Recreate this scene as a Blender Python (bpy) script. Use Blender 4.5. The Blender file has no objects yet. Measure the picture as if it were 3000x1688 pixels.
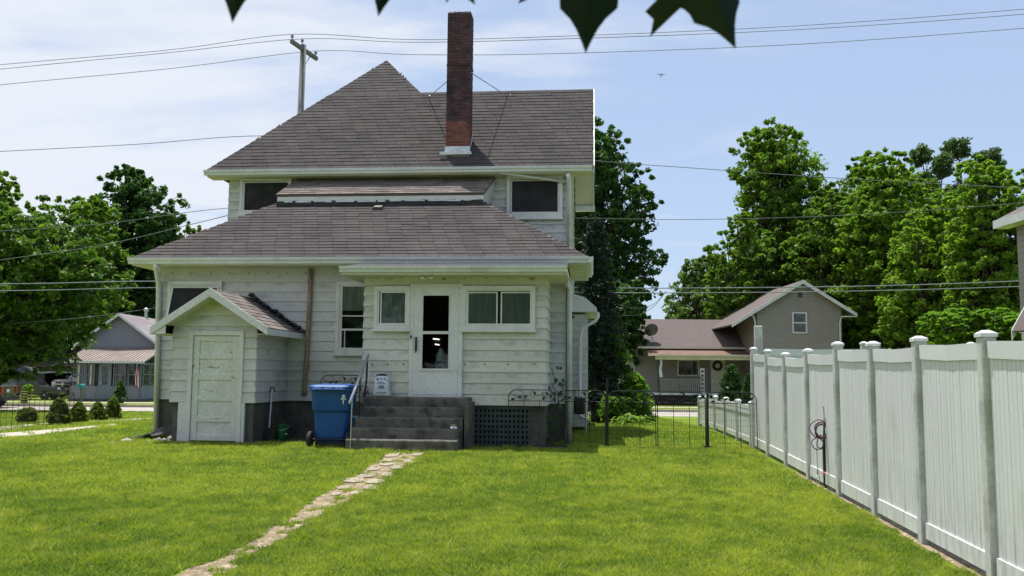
import bpy, math, random
import numpy as np
from mathutils import Vector, Matrix
random.seed(11); rng = np.random.default_rng(11)
S = bpy.context.scene
COL = S.collection
R_ = math.radians

# ------------------------------------------------------------------ camera
FPX = 2600.0                      # focal length in pixels of the 3000 px wide photograph
PITCH = math.atan(256 / 2600); ROLL = 0.0089; EYE = 1.29
CP = np.array([0, 0, EYE])
_f = np.array([0, math.cos(PITCH), math.sin(PITCH)]); _u = np.array([0, -math.sin(PITCH), math.cos(PITCH)]); _r = np.array([1., 0, 0])
CR = _r * math.cos(ROLL) + _u * math.sin(ROLL); CU = _u * math.cos(ROLL) - _r * math.sin(ROLL); CF = _f
cam = bpy.data.cameras.new('camera'); camo = bpy.data.objects.new('camera', cam); COL.objects.link(camo)
camo.matrix_world = Matrix(((CR[0], CU[0], -CF[0], 0), (CR[1], CU[1], -CF[1], 0), (CR[2], CU[2], -CF[2], EYE), (0, 0, 0, 1)))
cam.sensor_width = 36; cam.sensor_fit = 'HORIZONTAL'; cam.lens = FPX / 3000 * 36
cam.clip_start = 0.05; cam.clip_end = 3000
cam.dof.use_dof = True; cam.dof.focus_distance = 17; cam.dof.aperture_fstop = 10
S.camera = camo

# ------------------------------------------------------------------ sun, sky, exposure
SUN = Vector((-0.75, 1.0, 5.0)).normalized()
sl = bpy.data.lights.new('sun', 'SUN'); sl.energy = 4.4; sl.angle = R_(0.53); sl.color = (1.0, 0.955, 0.88)
so = bpy.data.objects.new('sun', sl); COL.objects.link(so)
so.rotation_euler = SUN.to_track_quat('Z', 'Y').to_euler(); so.location = (-10, 25, 40)
W_ = bpy.data.worlds.new('World'); S.world = W_; W_.use_nodes = True
def build_world():
    nt = W_.node_tree; N = nt.nodes; L = nt.links; N.clear()
    out = N.new('ShaderNodeOutputWorld'); bg = N.new('ShaderNodeBackground'); bg.inputs[1].default_value = 0.12
    sky = N.new('ShaderNodeTexSky'); sky.sky_type = 'NISHITA'; sky.sun_disc = False
    sky.sun_elevation = math.asin(SUN.z); sky.sun_rotation = math.atan2(SUN.x, SUN.y)
    sky.altitude = 200; sky.air_density = 1.0; sky.dust_density = 1.2; sky.ozone_density = 1.2
    tc = N.new('ShaderNodeTexCoord'); sep = N.new('ShaderNodeSeparateXYZ'); L.new(tc.outputs['Generated'], sep.inputs[0])
    zz = N.new('ShaderNodeMath'); zz.operation = 'MAXIMUM'; zz.inputs[1].default_value = 0.0; L.new(sep.outputs[2], zz.inputs[0])
    za = N.new('ShaderNodeMath'); za.operation = 'ADD'; za.inputs[1].default_value = 0.14; L.new(zz.outputs[0], za.inputs[0])
    dv = []
    for i in (0, 1):
        d = N.new('ShaderNodeMath'); d.operation = 'DIVIDE'; L.new(sep.outputs[i], d.inputs[0]); L.new(za.outputs[0], d.inputs[1]); dv.append(d)
    cb = N.new('ShaderNodeCombineXYZ'); L.new(dv[0].outputs[0], cb.inputs[0]); L.new(dv[1].outputs[0], cb.inputs[1])
    n1 = N.new('ShaderNodeTexNoise'); n1.inputs['Scale'].default_value = 1.5; n1.inputs['Detail'].default_value = 9; n1.inputs['Roughness'].default_value = 0.58
    n1.inputs['Distortion'].default_value = 0.35
    mp = N.new('ShaderNodeMapping'); mp.inputs['Location'].default_value = CLOUD_OFF; mp.inputs['Scale'].default_value = (1.0, 1.7, 1)
    L.new(cb.outputs[0], mp.inputs[0]); L.new(mp.outputs[0], n1.inputs[0])
    n2 = N.new('ShaderNodeMath'); n2.operation = 'MULTIPLY_ADD'; n2.inputs[1].default_value = -0.62; n2.inputs[2].default_value = 0.5; L.new(sep.outputs[0], n2.inputs[0])   # a cloud bank on the left, clearing to the right
    ad = N.new('ShaderNodeMath'); ad.operation = 'MULTIPLY_ADD'; ad.inputs[1].default_value = 1.0; L.new(n2.outputs[0], ad.inputs[0]); L.new(n1.outputs[0], ad.inputs[2])
    rp = N.new('ShaderNodeMapRange'); rp.interpolation_type = 'SMOOTHSTEP'; rp.inputs['From Min'].default_value = CLOUD_LO; rp.inputs['From Max'].default_value = CLOUD_HI; rp.inputs['To Max'].default_value = 0.93
    L.new(ad.outputs[0], rp.inputs['Value'])
    # high thin veil tints the blue a little paler, clouds go to white
    veil = N.new('ShaderNodeMix'); veil.data_type = 'RGBA'; veil.inputs[0].default_value = 0.66; L.new(sky.outputs[0], veil.inputs[6]); veil.inputs[7].default_value = VEIL
    mx = N.new('ShaderNodeMix'); mx.data_type = 'RGBA'; L.new(rp.outputs[0], mx.inputs[0]); L.new(veil.outputs[2], mx.inputs[6]); mx.inputs[7].default_value = CLOUD
    L.new(mx.outputs[2], bg.inputs[0]); L.new(bg.outputs[0], out.inputs[0])
CLOUD_OFF = (3.1, 0.6, 0.0); CLOUD_LO = 0.90; CLOUD_HI = 1.30
CLOUD = (4.75, 4.95, 5.4, 1); VEIL = (2.8, 3.5, 4.75, 1)
build_world()
vs = S.view_settings; vs.view_transform = 'Standard'; vs.look = 'None'; vs.exposure = 0.58; vs.gamma = 1.0; vs.use_curve_mapping = False
cy = S.cycles if hasattr(S, 'cycles') else None
if cy: cy.max_bounces = 8; cy.transparent_max_bounces = 12; cy.use_denoising = True

# ------------------------------------------------------------------ pixel helpers (photograph pixels -> directions; depth comes from walls and ground)
def ray(x, y): return CF + CR * ((x - 1500) / FPX) + CU * ((844 - y) / FPX)
def gz(y):
    y = np.asarray(y, float)
    z = np.where(y < 16.5, -0.0214 * (16.5 - y), 0.0)
    z = np.where(y > 22, -0.60 * (np.minimum(y, 43) - 22) / 21, z)
    z = np.where(y > 50, -0.60 + 0.10 * (np.minimum(y, 62) - 50) / 12, z)
    return z if z.shape else float(z)
def at(x, y, Y):                  # point on the upright plane at distance Y
    d = ray(x, y); return Vector(CP + d * (Y / d[1]))
def gnd(x, y):                    # point where the pixel meets the ground
    d = ray(x, y); Y = 12.
    for _ in range(60): Y = (gz(Y) - EYE) / d[2] * d[1]
    return Vector(CP + d * (Y / d[1]))
TH = R_(5.2); HO = np.array([0, 17.92, 0]); EX = np.array([math.cos(TH), -math.sin(TH), 0]); EY = np.array([math.sin(TH), math.cos(TH), 0])
def H(x, y, ly):                  # house-local (x, z) on the house plane y = ly
    d = ray(x, y); t = (ly - np.dot(CP - HO, EY)) / np.dot(d, EY); P = CP + d * t
    return float(np.dot(P - HO, EX)), float(P[2])
def HX(x, y, ly): return H(x, y, ly)[0]
def HZ(x, y, ly): return H(x, y, ly)[1]
def hw(lx, ly, lz=0): return Vector(HO + EX * lx + EY * ly + np.array([0, 0, lz]))

# ------------------------------------------------------------------ mesh building
class MB:
    def __init__(s): s.v = []; s.f = []; s.t = []; s.cur = 0.5
    def add(s, vs, fs):
        o = len(s.v); s.v += [tuple(p) for p in vs]; s.t += [s.cur] * len(vs); s.f += [tuple(i + o for i in f) for f in fs]; return s
    def box(s, x0, x1, y0, y1, z0, z1):
        return s.add([(x0, y0, z0), (x1, y0, z0), (x1, y1, z0), (x0, y1, z0), (x0, y0, z1), (x1, y0, z1), (x1, y1, z1), (x0, y1, z1)],
                     [(0, 3, 2, 1), (4, 5, 6, 7), (0, 1, 5, 4), (1, 2, 6, 5), (2, 3, 7, 6), (3, 0, 4, 7)])
    def cbox(s, x0, x1, y0, y1, z0, z1, c=0.01):      # box with chamfered edges
        X = (x0, x1); Y = (y0, y1); Z = (z0, z1); vs = []; idx = {}
        for i in (0, 1):
            for j in (0, 1):
                for k in (0, 1):
                    sx, sy, sz = (1, -1)[i], (1, -1)[j], (1, -1)[k]
                    for a in range(3):
                        p = [X[i] + sx * c, Y[j] + sy * c, Z[k] + sz * c]; p[a] = (X[i], Y[j], Z[k])[a]
                        idx[(i, j, k, a)] = len(vs); vs.append(tuple(p))
        fs = []
        for i in (0, 1): fs.append([idx[(i, j, k, 0)] for j, k in ((0, 0), (1, 0), (1, 1), (0, 1))][::1 if i else -1])
        for j in (0, 1): fs.append([idx[(i, j, k, 1)] for i, k in ((0, 0), (1, 0), (1, 1), (0, 1))][::-1 if j else 1])
        for k in (0, 1): fs.append([idx[(i, j, k, 2)] for i, j in ((0, 0), (1, 0), (1, 1), (0, 1))][::1 if k else -1])
        for j in (0, 1):
            for k in (0, 1): fs.append((idx[(0, j, k, 1)], idx[(1, j, k, 1)], idx[(1, j, k, 2)], idx[(0, j, k, 2)]))
        for i in (0, 1):
            for k in (0, 1): fs.append((idx[(i, 0, k, 0)], idx[(i, 1, k, 0)], idx[(i, 1, k, 2)], idx[(i, 0, k, 2)]))
        for i in (0, 1):
            for j in (0, 1): fs.append((idx[(i, j, 0, 0)], idx[(i, j, 1, 0)], idx[(i, j, 1, 1)], idx[(i, j, 0, 1)]))
        for i in (0, 1):
            for j in (0, 1):
                for k in (0, 1): fs.append((idx[(i, j, k, 0)], idx[(i, j, k, 1)], idx[(i, j, k, 2)]))
        return s.add(vs, fs)
    def prism(s, poly, ext):      # closed polygon swept along a vector
        n = len(poly); e = Vector(ext); P = [Vector(p) for p in poly]
        return s.add(P + [p + e for p in P], [tuple(range(n))[::-1], tuple(range(n, 2 * n))] + [(i, (i + 1) % n, n + (i + 1) % n, n + i) for i in range(n)])
    def quad(s, a, b, c, d): return s.add([a, b, c, d], [(0, 1, 2, 3)])
    def slab(s, pts, t):          # polygon with thickness t straight down its normal
        P = [Vector(p) for p in pts]; n = (P[1] - P[0]).cross(P[2] - P[0]).normalized()
        return s.prism(P, -n * t)
    def tube(s, pts, r, n=8, cap=True, up=None):
        P = [Vector(p) for p in pts]; m = len(P); rr = r if hasattr(r, '__len__') else [r] * m
        o = len(s.v); prev = None
        for i in range(m):
            d = (P[min(i + 1, m - 1)] - P[max(i - 1, 0)])
            d = d.normalized() if d.length > 1e-9 else Vector((0, 0, 1))
            if prev is None: a = d.orthogonal().normalized()
            else:
                a = prev - d * prev.dot(d); a = a.normalized() if a.length > 1e-6 else d.orthogonal().normalized()
            prev = a; b = d.cross(a)
            for k in range(n):
                t = 2 * math.pi * k / n; q = P[i] + (a * math.cos(t) + b * math.sin(t)) * rr[i]
                s.v.append(tuple(q)); s.t.append(s.cur)
        for i in range(m - 1):
            for k in range(n): s.f.append((o + i * n + k, o + i * n + (k + 1) % n, o + (i + 1) * n + (k + 1) % n, o + (i + 1) * n + k))
        if cap: s.f.append(tuple(o + k for k in range(n))[::-1]); s.f.append(tuple(o + (m - 1) * n + k for k in range(n)))
        return s
    def lathe(s, prof, n=16, c=(0, 0, 0), axis='z'):
        o = len(s.v); m = len(prof)
        for (r, h) in prof:
            for k in range(n):
                t = 2 * math.pi * k / n; x, y = r * math.cos(t), r * math.sin(t)
                p = {'z': (x, y, h), 'x': (h, x, y), 'y': (x, h, y)}[axis]
                s.v.append((c[0] + p[0], c[1] + p[1], c[2] + p[2])); s.t.append(s.cur)
        for i in range(m - 1):
            for k in range(n): s.f.append((o + i * n + k, o + i * n + (k + 1) % n, o + (i + 1) * n + (k + 1) % n, o + (i + 1) * n + k))
        s.f.append(tuple(o + k for k in range(n))[::-1]); s.f.append(tuple(o + (m - 1) * n + k for k in range(n)))
        return s
    def rect_frame(s, x0, x1, z0, z1, y0, y1, w, wb=None):   # picture-frame moulding in the x-z plane, four butt-jointed bars
        wb = w if wb is None else wb
        s.box(x0, x1, y0, y1, z1 - w, z1); s.box(x0, x1, y0, y1, z0, z0 + wb)
        s.box(x0, x0 + w, y0, y1, z0 + wb, z1 - w); s.box(x1 - w, x1, y0, y1, z0 + wb, z1 - w); return s
def fast_mesh(name, V, F, tint=None):          # V (n,3), F (m,k) numpy
    me = bpy.data.meshes.new(name); n = len(V); m, k = F.shape
    me.vertices.add(n); me.vertices.foreach_set('co', np.ascontiguousarray(V, np.float32).ravel())
    me.loops.add(m * k); me.loops.foreach_set('vertex_index', np.ascontiguousarray(F, np.int32).ravel())
    me.polygons.add(m); me.polygons.foreach_set('loop_start', np.arange(0, m * k, k, dtype=np.int32))
    if tint is not None:
        a = me.attributes.new('tint', 'FLOAT', 'POINT'); a.data.foreach_set('value', np.ascontiguousarray(tint, np.float32))
    me.update(calc_edges=True); return me
def link(name, me, m, parent=None, smooth=False, loc=None, rot=None):
    if m is not None: me.materials.clear(); me.materials.append(m)
    if smooth: me.polygons.foreach_set('use_smooth', np.ones(len(me.polygons), bool))
    o = bpy.data.objects.new(name, me); COL.objects.link(o)
    if parent is not None: o.parent = parent
    if loc is not None: o.location = loc
    if rot is not None: o.rotation_euler = rot
    return o
def ob(name, mb, m, parent=None, smooth=False, loc=None, rot=None):
    me = bpy.data.meshes.new(name); me.from_pydata(mb.v, [], mb.f)
    a = me.attributes.new('tint', 'FLOAT', 'POINT'); a.data.foreach_set('value', np.array(mb.t, np.float32))
    me.update(); return link(name, me, m, parent, smooth, loc, rot)
def bevel(o, w, n=2):
    b = o.modifiers.new('bevel', 'BEVEL'); b.width = w; b.segments = n; b.limit_method = 'ANGLE'; b.angle_limit = R_(35); return o
def tag(o, label=None, cat=None, group=None, kind=None):
    for k, v in (('label', label), ('category', cat), ('group', group), ('kind', kind)):
        if v: o[k] = v
    return o
def thing(name, label, cat, loc=(0, 0, 0), rz=0, group=None):
    o = bpy.data.objects.new(name, None); COL.objects.link(o); o.location = loc; o.rotation_euler = (0, 0, rz); o.empty_display_size = 0.2
    return tag(o, label, cat, group)
def copy_tree(o, parent=None):
    c = o.copy(); COL.objects.link(c); c.parent = parent
    for ch in o.children: copy_tree(ch, c)
    return c

# ------------------------------------------------------------------ materials
def lin(r, g, b): return tuple(((c / 255) / 12.92 if c / 255 <= 0.04045 else ((c / 255 + 0.055) / 1.055) ** 2.4) for c in (r, g, b))
def mk(name, c1, c2=None, scale=4., rough=.6, bump=0., bscale=40., spec=.4, metal=0., stretch=(1, 1, 1), tint=0., rand=0., c3=None, s3=1., k3=(.55, .75), st3=(1, 1, 1), fine=.12, clear=0., emit=None, lap=None):
    m = bpy.data.materials.new(name); m.use_nodes = True; nt = m.node_tree; N = nt.nodes; L = nt.links
    b = N['Principled BSDF']; b.inputs['Roughness'].default_value = rough; b.inputs['Metallic'].default_value = metal; b.inputs['Specular IOR Level'].default_value = spec
    if clear: b.inputs['Coat Weight'].default_value = clear; b.inputs['Coat Roughness'].default_value = 0.08
    tc = N.new('ShaderNodeTexCoord')
    def noi(sc, det, st):
        mp = N.new('ShaderNodeMapping'); mp.inputs['Scale'].default_value = st; L.new(tc.outputs['Object'], mp.inputs[0])
        n = N.new('ShaderNodeTexNoise'); n.inputs['Scale'].default_value = sc; n.inputs['Detail'].default_value = det; L.new(mp.outputs[0], n.inputs[0]); return n
    def mix(f, a, c, mode='MIX'):
        x = N.new('ShaderNodeMix'); x.data_type = 'RGBA'; x.blend_type = mode
        for i, q in ((0, f), (6, a), (7, c)):
            if hasattr(q, 'is_linked'): L.new(q, x.inputs[i])
            else: x.inputs[i].default_value = q if i == 0 else (tuple(q) + (1,))[:4]
        return x.outputs[2]
    def rng_(v, a, c, lo=0., hi=1.):
        r = N.new('ShaderNodeMapRange'); r.inputs[1].default_value = a; r.inputs[2].default_value = c; r.inputs[3].default_value = lo; r.inputs[4].default_value = hi; L.new(v, r.inputs[0]); return r.outputs[0]
    col = None
    if c2 is None: c2 = tuple(x * .8 for x in c1)
    col = mix(rng_(noi(scale, 6, stretch).outputs[0], .35, .65), c1, c2)
    if c3 is not None:
        fac = rng_(noi(s3, 7, st3).outputs[0], k3[0], k3[1])
        if lap:
            sp = N.new('ShaderNodeSeparateXYZ'); L.new(tc.outputs['Object'], sp.inputs[0]); d_ = N.new('ShaderNodeMath'); d_.operation = 'MULTIPLY_ADD'; d_.inputs[1].default_value = 1 / lap[1]; d_.inputs[2].default_value = -lap[0] / lap[1] + 10; L.new(sp.outputs[2], d_.inputs[0])
            fr = N.new('ShaderNodeMath'); fr.operation = 'FRACT'; L.new(d_.outputs[0], fr.inputs[0]); up_ = rng_(fr.outputs[0], lap[2], lap[2] + .25); dn_ = rng_(fr.outputs[0], .88, 1.0, 1, .25)
            for q in (up_, dn_):
                mm = N.new('ShaderNodeMath'); mm.operation = 'MULTIPLY'; L.new(fac, mm.inputs[0]); L.new(q, mm.inputs[1]); fac = mm.outputs[0]
        col = mix(fac, col, c3)
    if fine:
        f = noi(bscale * .7, 3, stretch).outputs[0]; v = rng_(f, .3, .7, 1 - fine, 1 + fine)
        cx = N.new('ShaderNodeVectorMath'); cx.operation = 'SCALE'; L.new(col, cx.inputs[0]); L.new(v, cx.inputs['Scale']); col = cx.outputs[0]
    if tint:
        a = N.new('ShaderNodeAttribute'); a.attribute_name = 'tint'; v = rng_(a.outputs['Fac'], 0, 1, 1 - tint, 1 + tint)
        cx = N.new('ShaderNodeVectorMath'); cx.operation = 'SCALE'; L.new(col, cx.inputs[0]); L.new(v, cx.inputs['Scale']); col = cx.outputs[0]
    if rand:
        a = N.new('ShaderNodeObjectInfo'); v = rng_(a.outputs['Random'], 0, 1, 1 - rand, 1 + rand)
        cx = N.new('ShaderNodeVectorMath'); cx.operation = 'SCALE'; L.new(col, cx.inputs[0]); L.new(v, cx.inputs['Scale']); col = cx.outputs[0]
    L.new(col, b.inputs['Base Color'])
    if bump:
        bp = N.new('ShaderNodeBump'); bp.inputs['Strength'].default_value = bump; bp.inputs['Distance'].default_value = 0.02; L.new(noi(bscale, 5, stretch).outputs[0], bp.inputs['Height']); L.new(bp.outputs[0], b.inputs['Normal'])
    if emit: b.inputs['Emission Color'].default_value = emit[0] + (1,); b.inputs['Emission Strength'].default_value = emit[1]
    return m
def leafmat(name, c1, c2, trans=.45, rough=.5, spec=.25, tcol=None):
    m = bpy.data.materials.new(name); m.use_nodes = True; nt = m.node_tree; N = nt.nodes; L = nt.links
    b = N['Principled BSDF']; b.inputs['Roughness'].default_value = rough; b.inputs['Specular IOR Level'].default_value = spec
    a = N.new('ShaderNodeAttribute'); a.attribute_name = 'tint'
    x = N.new('ShaderNodeMix'); x.data_type = 'RGBA'; x.inputs[6].default_value = c1 + (1,); x.inputs[7].default_value = c2 + (1,); L.new(a.outputs['Fac'], x.inputs[0]); L.new(x.outputs[2], b.inputs['Base Color'])
    t = N.new('ShaderNodeBsdfTranslucent'); s = N.new('ShaderNodeMix'); s.data_type = 'RGBA'; s.blend_type = 'MULTIPLY'; s.inputs[0].default_value = 1; L.new(x.outputs[2], s.inputs[6]); s.inputs[7].default_value = tcol or (1.12, 1.38, .62, 1); L.new(s.outputs[2], t.inputs[0])
    ms = N.new('ShaderNodeMixShader'); ms.inputs[0].default_value = trans; L.new(b.outputs[0], ms.inputs[1]); L.new(t.outputs[0], ms.inputs[2]); L.new(ms.outputs[0], N['Material Output'].inputs[0]); return m
def glassmat(name, tint=(.75, .8, .8), refl=.75):
    m = bpy.data.materials.new(name); m.use_nodes = True; nt = m.node_tree; N = nt.nodes; L = nt.links; N.remove(N['Principled BSDF'])
    t = N.new('ShaderNodeBsdfTransparent'); t.inputs[0].default_value = tint + (1,); g = N.new('ShaderNodeBsdfGlossy'); g.inputs['Roughness'].default_value = .03
    f = N.new('ShaderNodeFresnel'); f.inputs[0].default_value = 1.5; k = N.new('ShaderNodeMath'); k.operation = 'MULTIPLY'; k.inputs[1].default_value = refl; L.new(f.outputs[0], k.inputs[0])
    ms = N.new('ShaderNodeMixShader'); L.new(k.outputs[0], ms.inputs[0]); L.new(t.outputs[0], ms.inputs[1]); L.new(g.outputs[0], ms.inputs[2]); L.new(ms.outputs[0], N['Material Output'].inputs[0]); return m
M = {}
M['siding'] = mk('aged_white_siding', (.60, .59, .575), (.545, .537, .525), 1.2, .5, .05, 60, c3=(.25, .26, .245), s3=3.2, k3=(.48, .85), st3=(1, 1, 1.4), rand=.05, lap=(.735, .2035, .25))
M['siding_mildew'] = mk('mildewed_siding', (.61, .595, .55), (.55, .54, .50), 1.5, .55, .06, 60, c3=(.29, .30, .27), s3=5.5, k3=(.46, .86), st3=(1.1, 1, 1.6), rand=.05, lap=(.735, .2035, .30))
M['trim'] = mk('white_trim', (.70, .69, .68), (.62, .612, .60), 3, .5, .05, 50, c3=(.40, .41, .36), s3=4, k3=(.62, .85))
M['gutter'] = mk('white_gutter', (.68, .70, .71), (.60, .62, .63), 2, .4, 0, 40, c3=(.42, .43, .40), s3=3, k3=(.6, .85), st3=(.4, 1, 1))
M['soffit'] = mk('soffit_paint', (.58, .57, .46), (.50, .49, .39), 2, .6)
M['door_paint'] = mk('door_paint', (.68, .69, .71), (.62, .63, .65), 3, .45, .03, 40, c3=(.42, .45, .43), s3=5, k3=(.6, .85))
M['peel'] = mk('peeling_door_paint', (.68, .68, .63), (.60, .60, .55), 4, .6, .1, 30, c3=(.22, .20, .16), s3=9, k3=(.66, .72), st3=(.7, 1, 1.8))
M['concrete'] = mk('old_concrete', (.13, .125, .11), (.085, .085, .075), 3, .9, .5, 60, c3=(.05, .055, .045), s3=5, k3=(.5, .75), fine=.25)
M['step'] = mk('step_concrete', (.165, .155, .135), (.105, .100, .088), 4, .9, .5, 70, c3=(.042, .044, .039), s3=6, k3=(.48, .72), fine=.25)
M['shingle'] = mk('asphalt_shingle', (.062, .057, .058), (.084, .076, .076), .9, .95, .4, 120, spec=.15, tint=.13, rand=.05, c3=(.086, .075, .072), s3=2.2, k3=(.5, .8), st3=(1, 1, 1), fine=.3)
M['shingle2'] = mk('brown_shingle', (.165, .140, .132), (.215, .182, .170), 1.2, .95, .4, 120, spec=.15, tint=.22, rand=.10, c3=(.17, .158, .145), s3=2.5, k3=(.5, .8), fine=.3)
M['cap'] = mk('hip_cap_shingle', (.22, .20, .18), (.165, .150, .138), 6, .95, .4, 120, spec=.15, rand=.18, fine=.3)
M['tar'] = mk('roof_tar', (.018, .018, .02), (.03, .03, .034), 6, .55, .4, 30)
M['flash'] = mk('flashing_metal', (.62, .65, .68), (.50, .52, .55), 5, .35, .1, 20, metal=.3)
M['brick'] = mk('red_brick', (.205, .060, .046), (.145, .046, .038), 9, .9, .4, 60, rand=.28, fine=.25)
M['brickdark'] = mk('sooty_brick', (.108, .050, .056), (.068, .036, .044), 7, .9, .4, 60, rand=.30, c3=(.030, .024, .028), s3=2.5, k3=(.48, .7), fine=.25)
M['mortar'] = mk('mortar', (.30, .27, .24), (.20, .18, .165), 8, .95, .4, 60)
M['mortardark'] = mk('sooty_mortar', (.075, .055, .055), (.05, .04, .042), 8, .95, .4, 60)
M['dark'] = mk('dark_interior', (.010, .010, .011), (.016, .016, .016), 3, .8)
M['darkroom'] = mk('dim_room', (.05, .045, .04), (.035, .032, .03), 2, .8)
M['screen'] = mk('window_screen', (.024, .023, .027), (.036, .034, .038), 3, .7, spec=.12, c3=(.060, .058, .062), s3=2.5, k3=(.6, .9))
M['glass'] = glassmat('window_glass')
M['curtain'] = mk('grey_curtain', (.40, .40, .365), (.31, .315, .29), 5, .9, stretch=(3, 1, .3))
M['curtain2'] = mk('beige_curtain', (.62, .55, .47), (.45, .40, .34), 5, .9, stretch=(4, 1, .3))
M['copper'] = mk('brown_pipe', (.32, .225, .155), (.24, .165, .115), 6, .6, .1, 40)
M['galv'] = mk('galvanised_pipe', (.52, .54, .56), (.42, .44, .46), 8, .38, metal=.7)
M['black'] = mk('black_iron', (.014, .015, .014), (.022, .022, .02), 20, .5)
M['blackplastic'] = mk('black_plastic', (.012, .012, .013), (.02, .02, .02), 10, .5)
M['rubber'] = mk('tyre_rubber', (.018, .018, .018), (.03, .03, .03), 12, .8)
M['blue'] = mk('blue_plastic', (.012, .085, .29), (.010, .065, .235), 3, .42, .05, 60, c3=(.015, .11, .40), s3=2, k3=(.55, .8))
M['teal'] = mk('teal_plastic', (.02, .16, .25), (.02, .12, .2), 3, .45)
M['green'] = mk('green_plastic', (.012, .12, .040), (.010, .09, .03), 4, .45)
M['white'] = mk('white_print', (.75, .77, .78), (.7, .72, .73), 5, .5)
M['bagwhite'] = mk('white_poly_bag', (.66, .70, .74), (.55, .60, .65), 8, .45, .5, 14, c3=(.40, .47, .55), s3=6, k3=(.55, .8))
M['blueprint'] = mk('blue_print', (.03, .15, .42), (.03, .12, .35), 5, .5)
M['navy'] = mk('navy_print', (.01, .015, .05), (.015, .02, .06), 5, .5)
M['steel'] = mk('stainless_steel', (.66, .68, .70), (.6, .62, .64), 5, .18, metal=1)
M['vinyl'] = mk('white_vinyl', (.69, .705, .74), (.66, .675, .71), 1.5, .38, 0, 30, c3=(.50, .51, .48), s3=2.2, k3=(.62, .95), st3=(1.2, 1.2, .8), rand=.035, fine=.03)
M['vinylpost'] = mk('vinyl_post', (.62, .63, .65), (.52, .53, .54), 3, .42, 0, 30, c3=(.20, .21, .165), s3=3, k3=(.46, .78), st3=(2, 2, .6))
M['lattice'] = mk('grey_green_lattice', (.085, .11, .105), (.06, .08, .075), 6, .8, c3=(.06, .07, .06), s3=6)
M['soil'] = mk('bare_soil', (.265, .205, .130), (.175, .135, .085), 5, .95, .6, 40, c3=(.37, .30, .20), s3=14, k3=(.5, .7), fine=.35)
M['darksoil'] = mk('dark_soil', (.055, .045, .032), (.035, .03, .02), 6, .95, .6, 40, fine=.35)
M['gravel'] = mk('pale_gravel', (.46, .42, .36), (.33, .30, .25), 6, .95, .6, 60, c3=(.30, .31, .14), s3=3, k3=(.52, .68), fine=.3)
M['stone'] = mk('pale_flagstone', (.34, .295, .23), (.265, .23, .175), 7, .9, .5, 50, rand=.15, c3=(.22, .19, .14), s3=8, k3=(.55, .8))
M['rock'] = mk('garden_rock', (.36, .335, .30), (.24, .22, .20), 7, .9, .5, 20, rand=.25)
M['asphalt'] = mk('pale_street', (.40, .365, .325), (.32, .295, .265), 2, .95, .3, 80)
M['kerb'] = mk('kerb_concrete', (.40, .355, .31), (.30, .265, .235), 3, .9)
M['fabric'] = mk('grey_landscape_fabric', (.085, .08, .085), (.05, .05, .055), 9, .9, .5, 30)
M['polewood'] = mk('weathered_pole', (.20, .195, .19), (.13, .125, .12), 6, .9, .4, 30, stretch=(6, 6, .6))
M['wire'] = mk('aluminium_wire', (.26, .28, .32), (.2, .22, .25), 3, .8, spec=.1, fine=0)
M['wirelow'] = mk('grey_cable', (.17, .18, .19), (.13, .14, .15), 3, .8, spec=.1, fine=0)
M['porcelain'] = mk('insulator', (.30, .30, .33), (.2, .2, .22), 5, .2)
M['bark'] = mk('bark', (.080, .064, .050), (.045, .037, .03), 3, .95, .7, 18, stretch=(3, 3, .7))
M['maple'] = leafmat('maple_leaves', (.060, .130, .020), (.195, .285, .038), .52)
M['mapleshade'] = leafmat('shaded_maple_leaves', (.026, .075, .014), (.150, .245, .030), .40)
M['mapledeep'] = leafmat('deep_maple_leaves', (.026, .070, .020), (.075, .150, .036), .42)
M['maplebright'] = leafmat('bright_maple_leaves', (.080, .165, .022), (.235, .335, .040), .55)
M['distant'] = leafmat('distant_leaves', (.070, .125, .040), (.17, .23, .075), .5)
M['locust'] = leafmat('locust_leaves', (.042, .085, .034), (.11, .165, .06), .45)
M['spruce'] = leafmat('spruce_needles', (.010, .026, .018), (.026, .050, .036), .12)
M['cedar'] = leafmat('arborvitae', (.018, .055, .012), (.050, .105, .018), .25)
M['yew'] = leafmat('golden_evergreen', (.035, .075, .014), (.20, .24, .030), .35)
M['hosta'] = leafmat('hosta_leaves', (.16, .27, .035), (.30, .42, .06), .5)
M['lilac'] = leafmat('bush_leaves', (.085, .19, .025), (.22, .34, .045), .58)
M['vine'] = leafmat('vine_leaves', (.04, .09, .02), (.08, .15, .035), .4)
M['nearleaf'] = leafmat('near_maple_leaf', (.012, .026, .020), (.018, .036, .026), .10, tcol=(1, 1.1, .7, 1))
M['grass'] = leafmat('grass_blades', (.100, .180, .026), (.355, .405, .070), .48, .6, .2, tcol=(1.25, 1.3, .5, 1))
def groundmat():
    m = mk('lawn_ground', (.115, .180, .020), (.18, .235, .030), 1.1, .95, .5, 50, spec=.1, c3=(.19, .20, .04), s3=.8, k3=(.55, .75), fine=.3)
    return m
M['lawn'] = groundmat()

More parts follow.
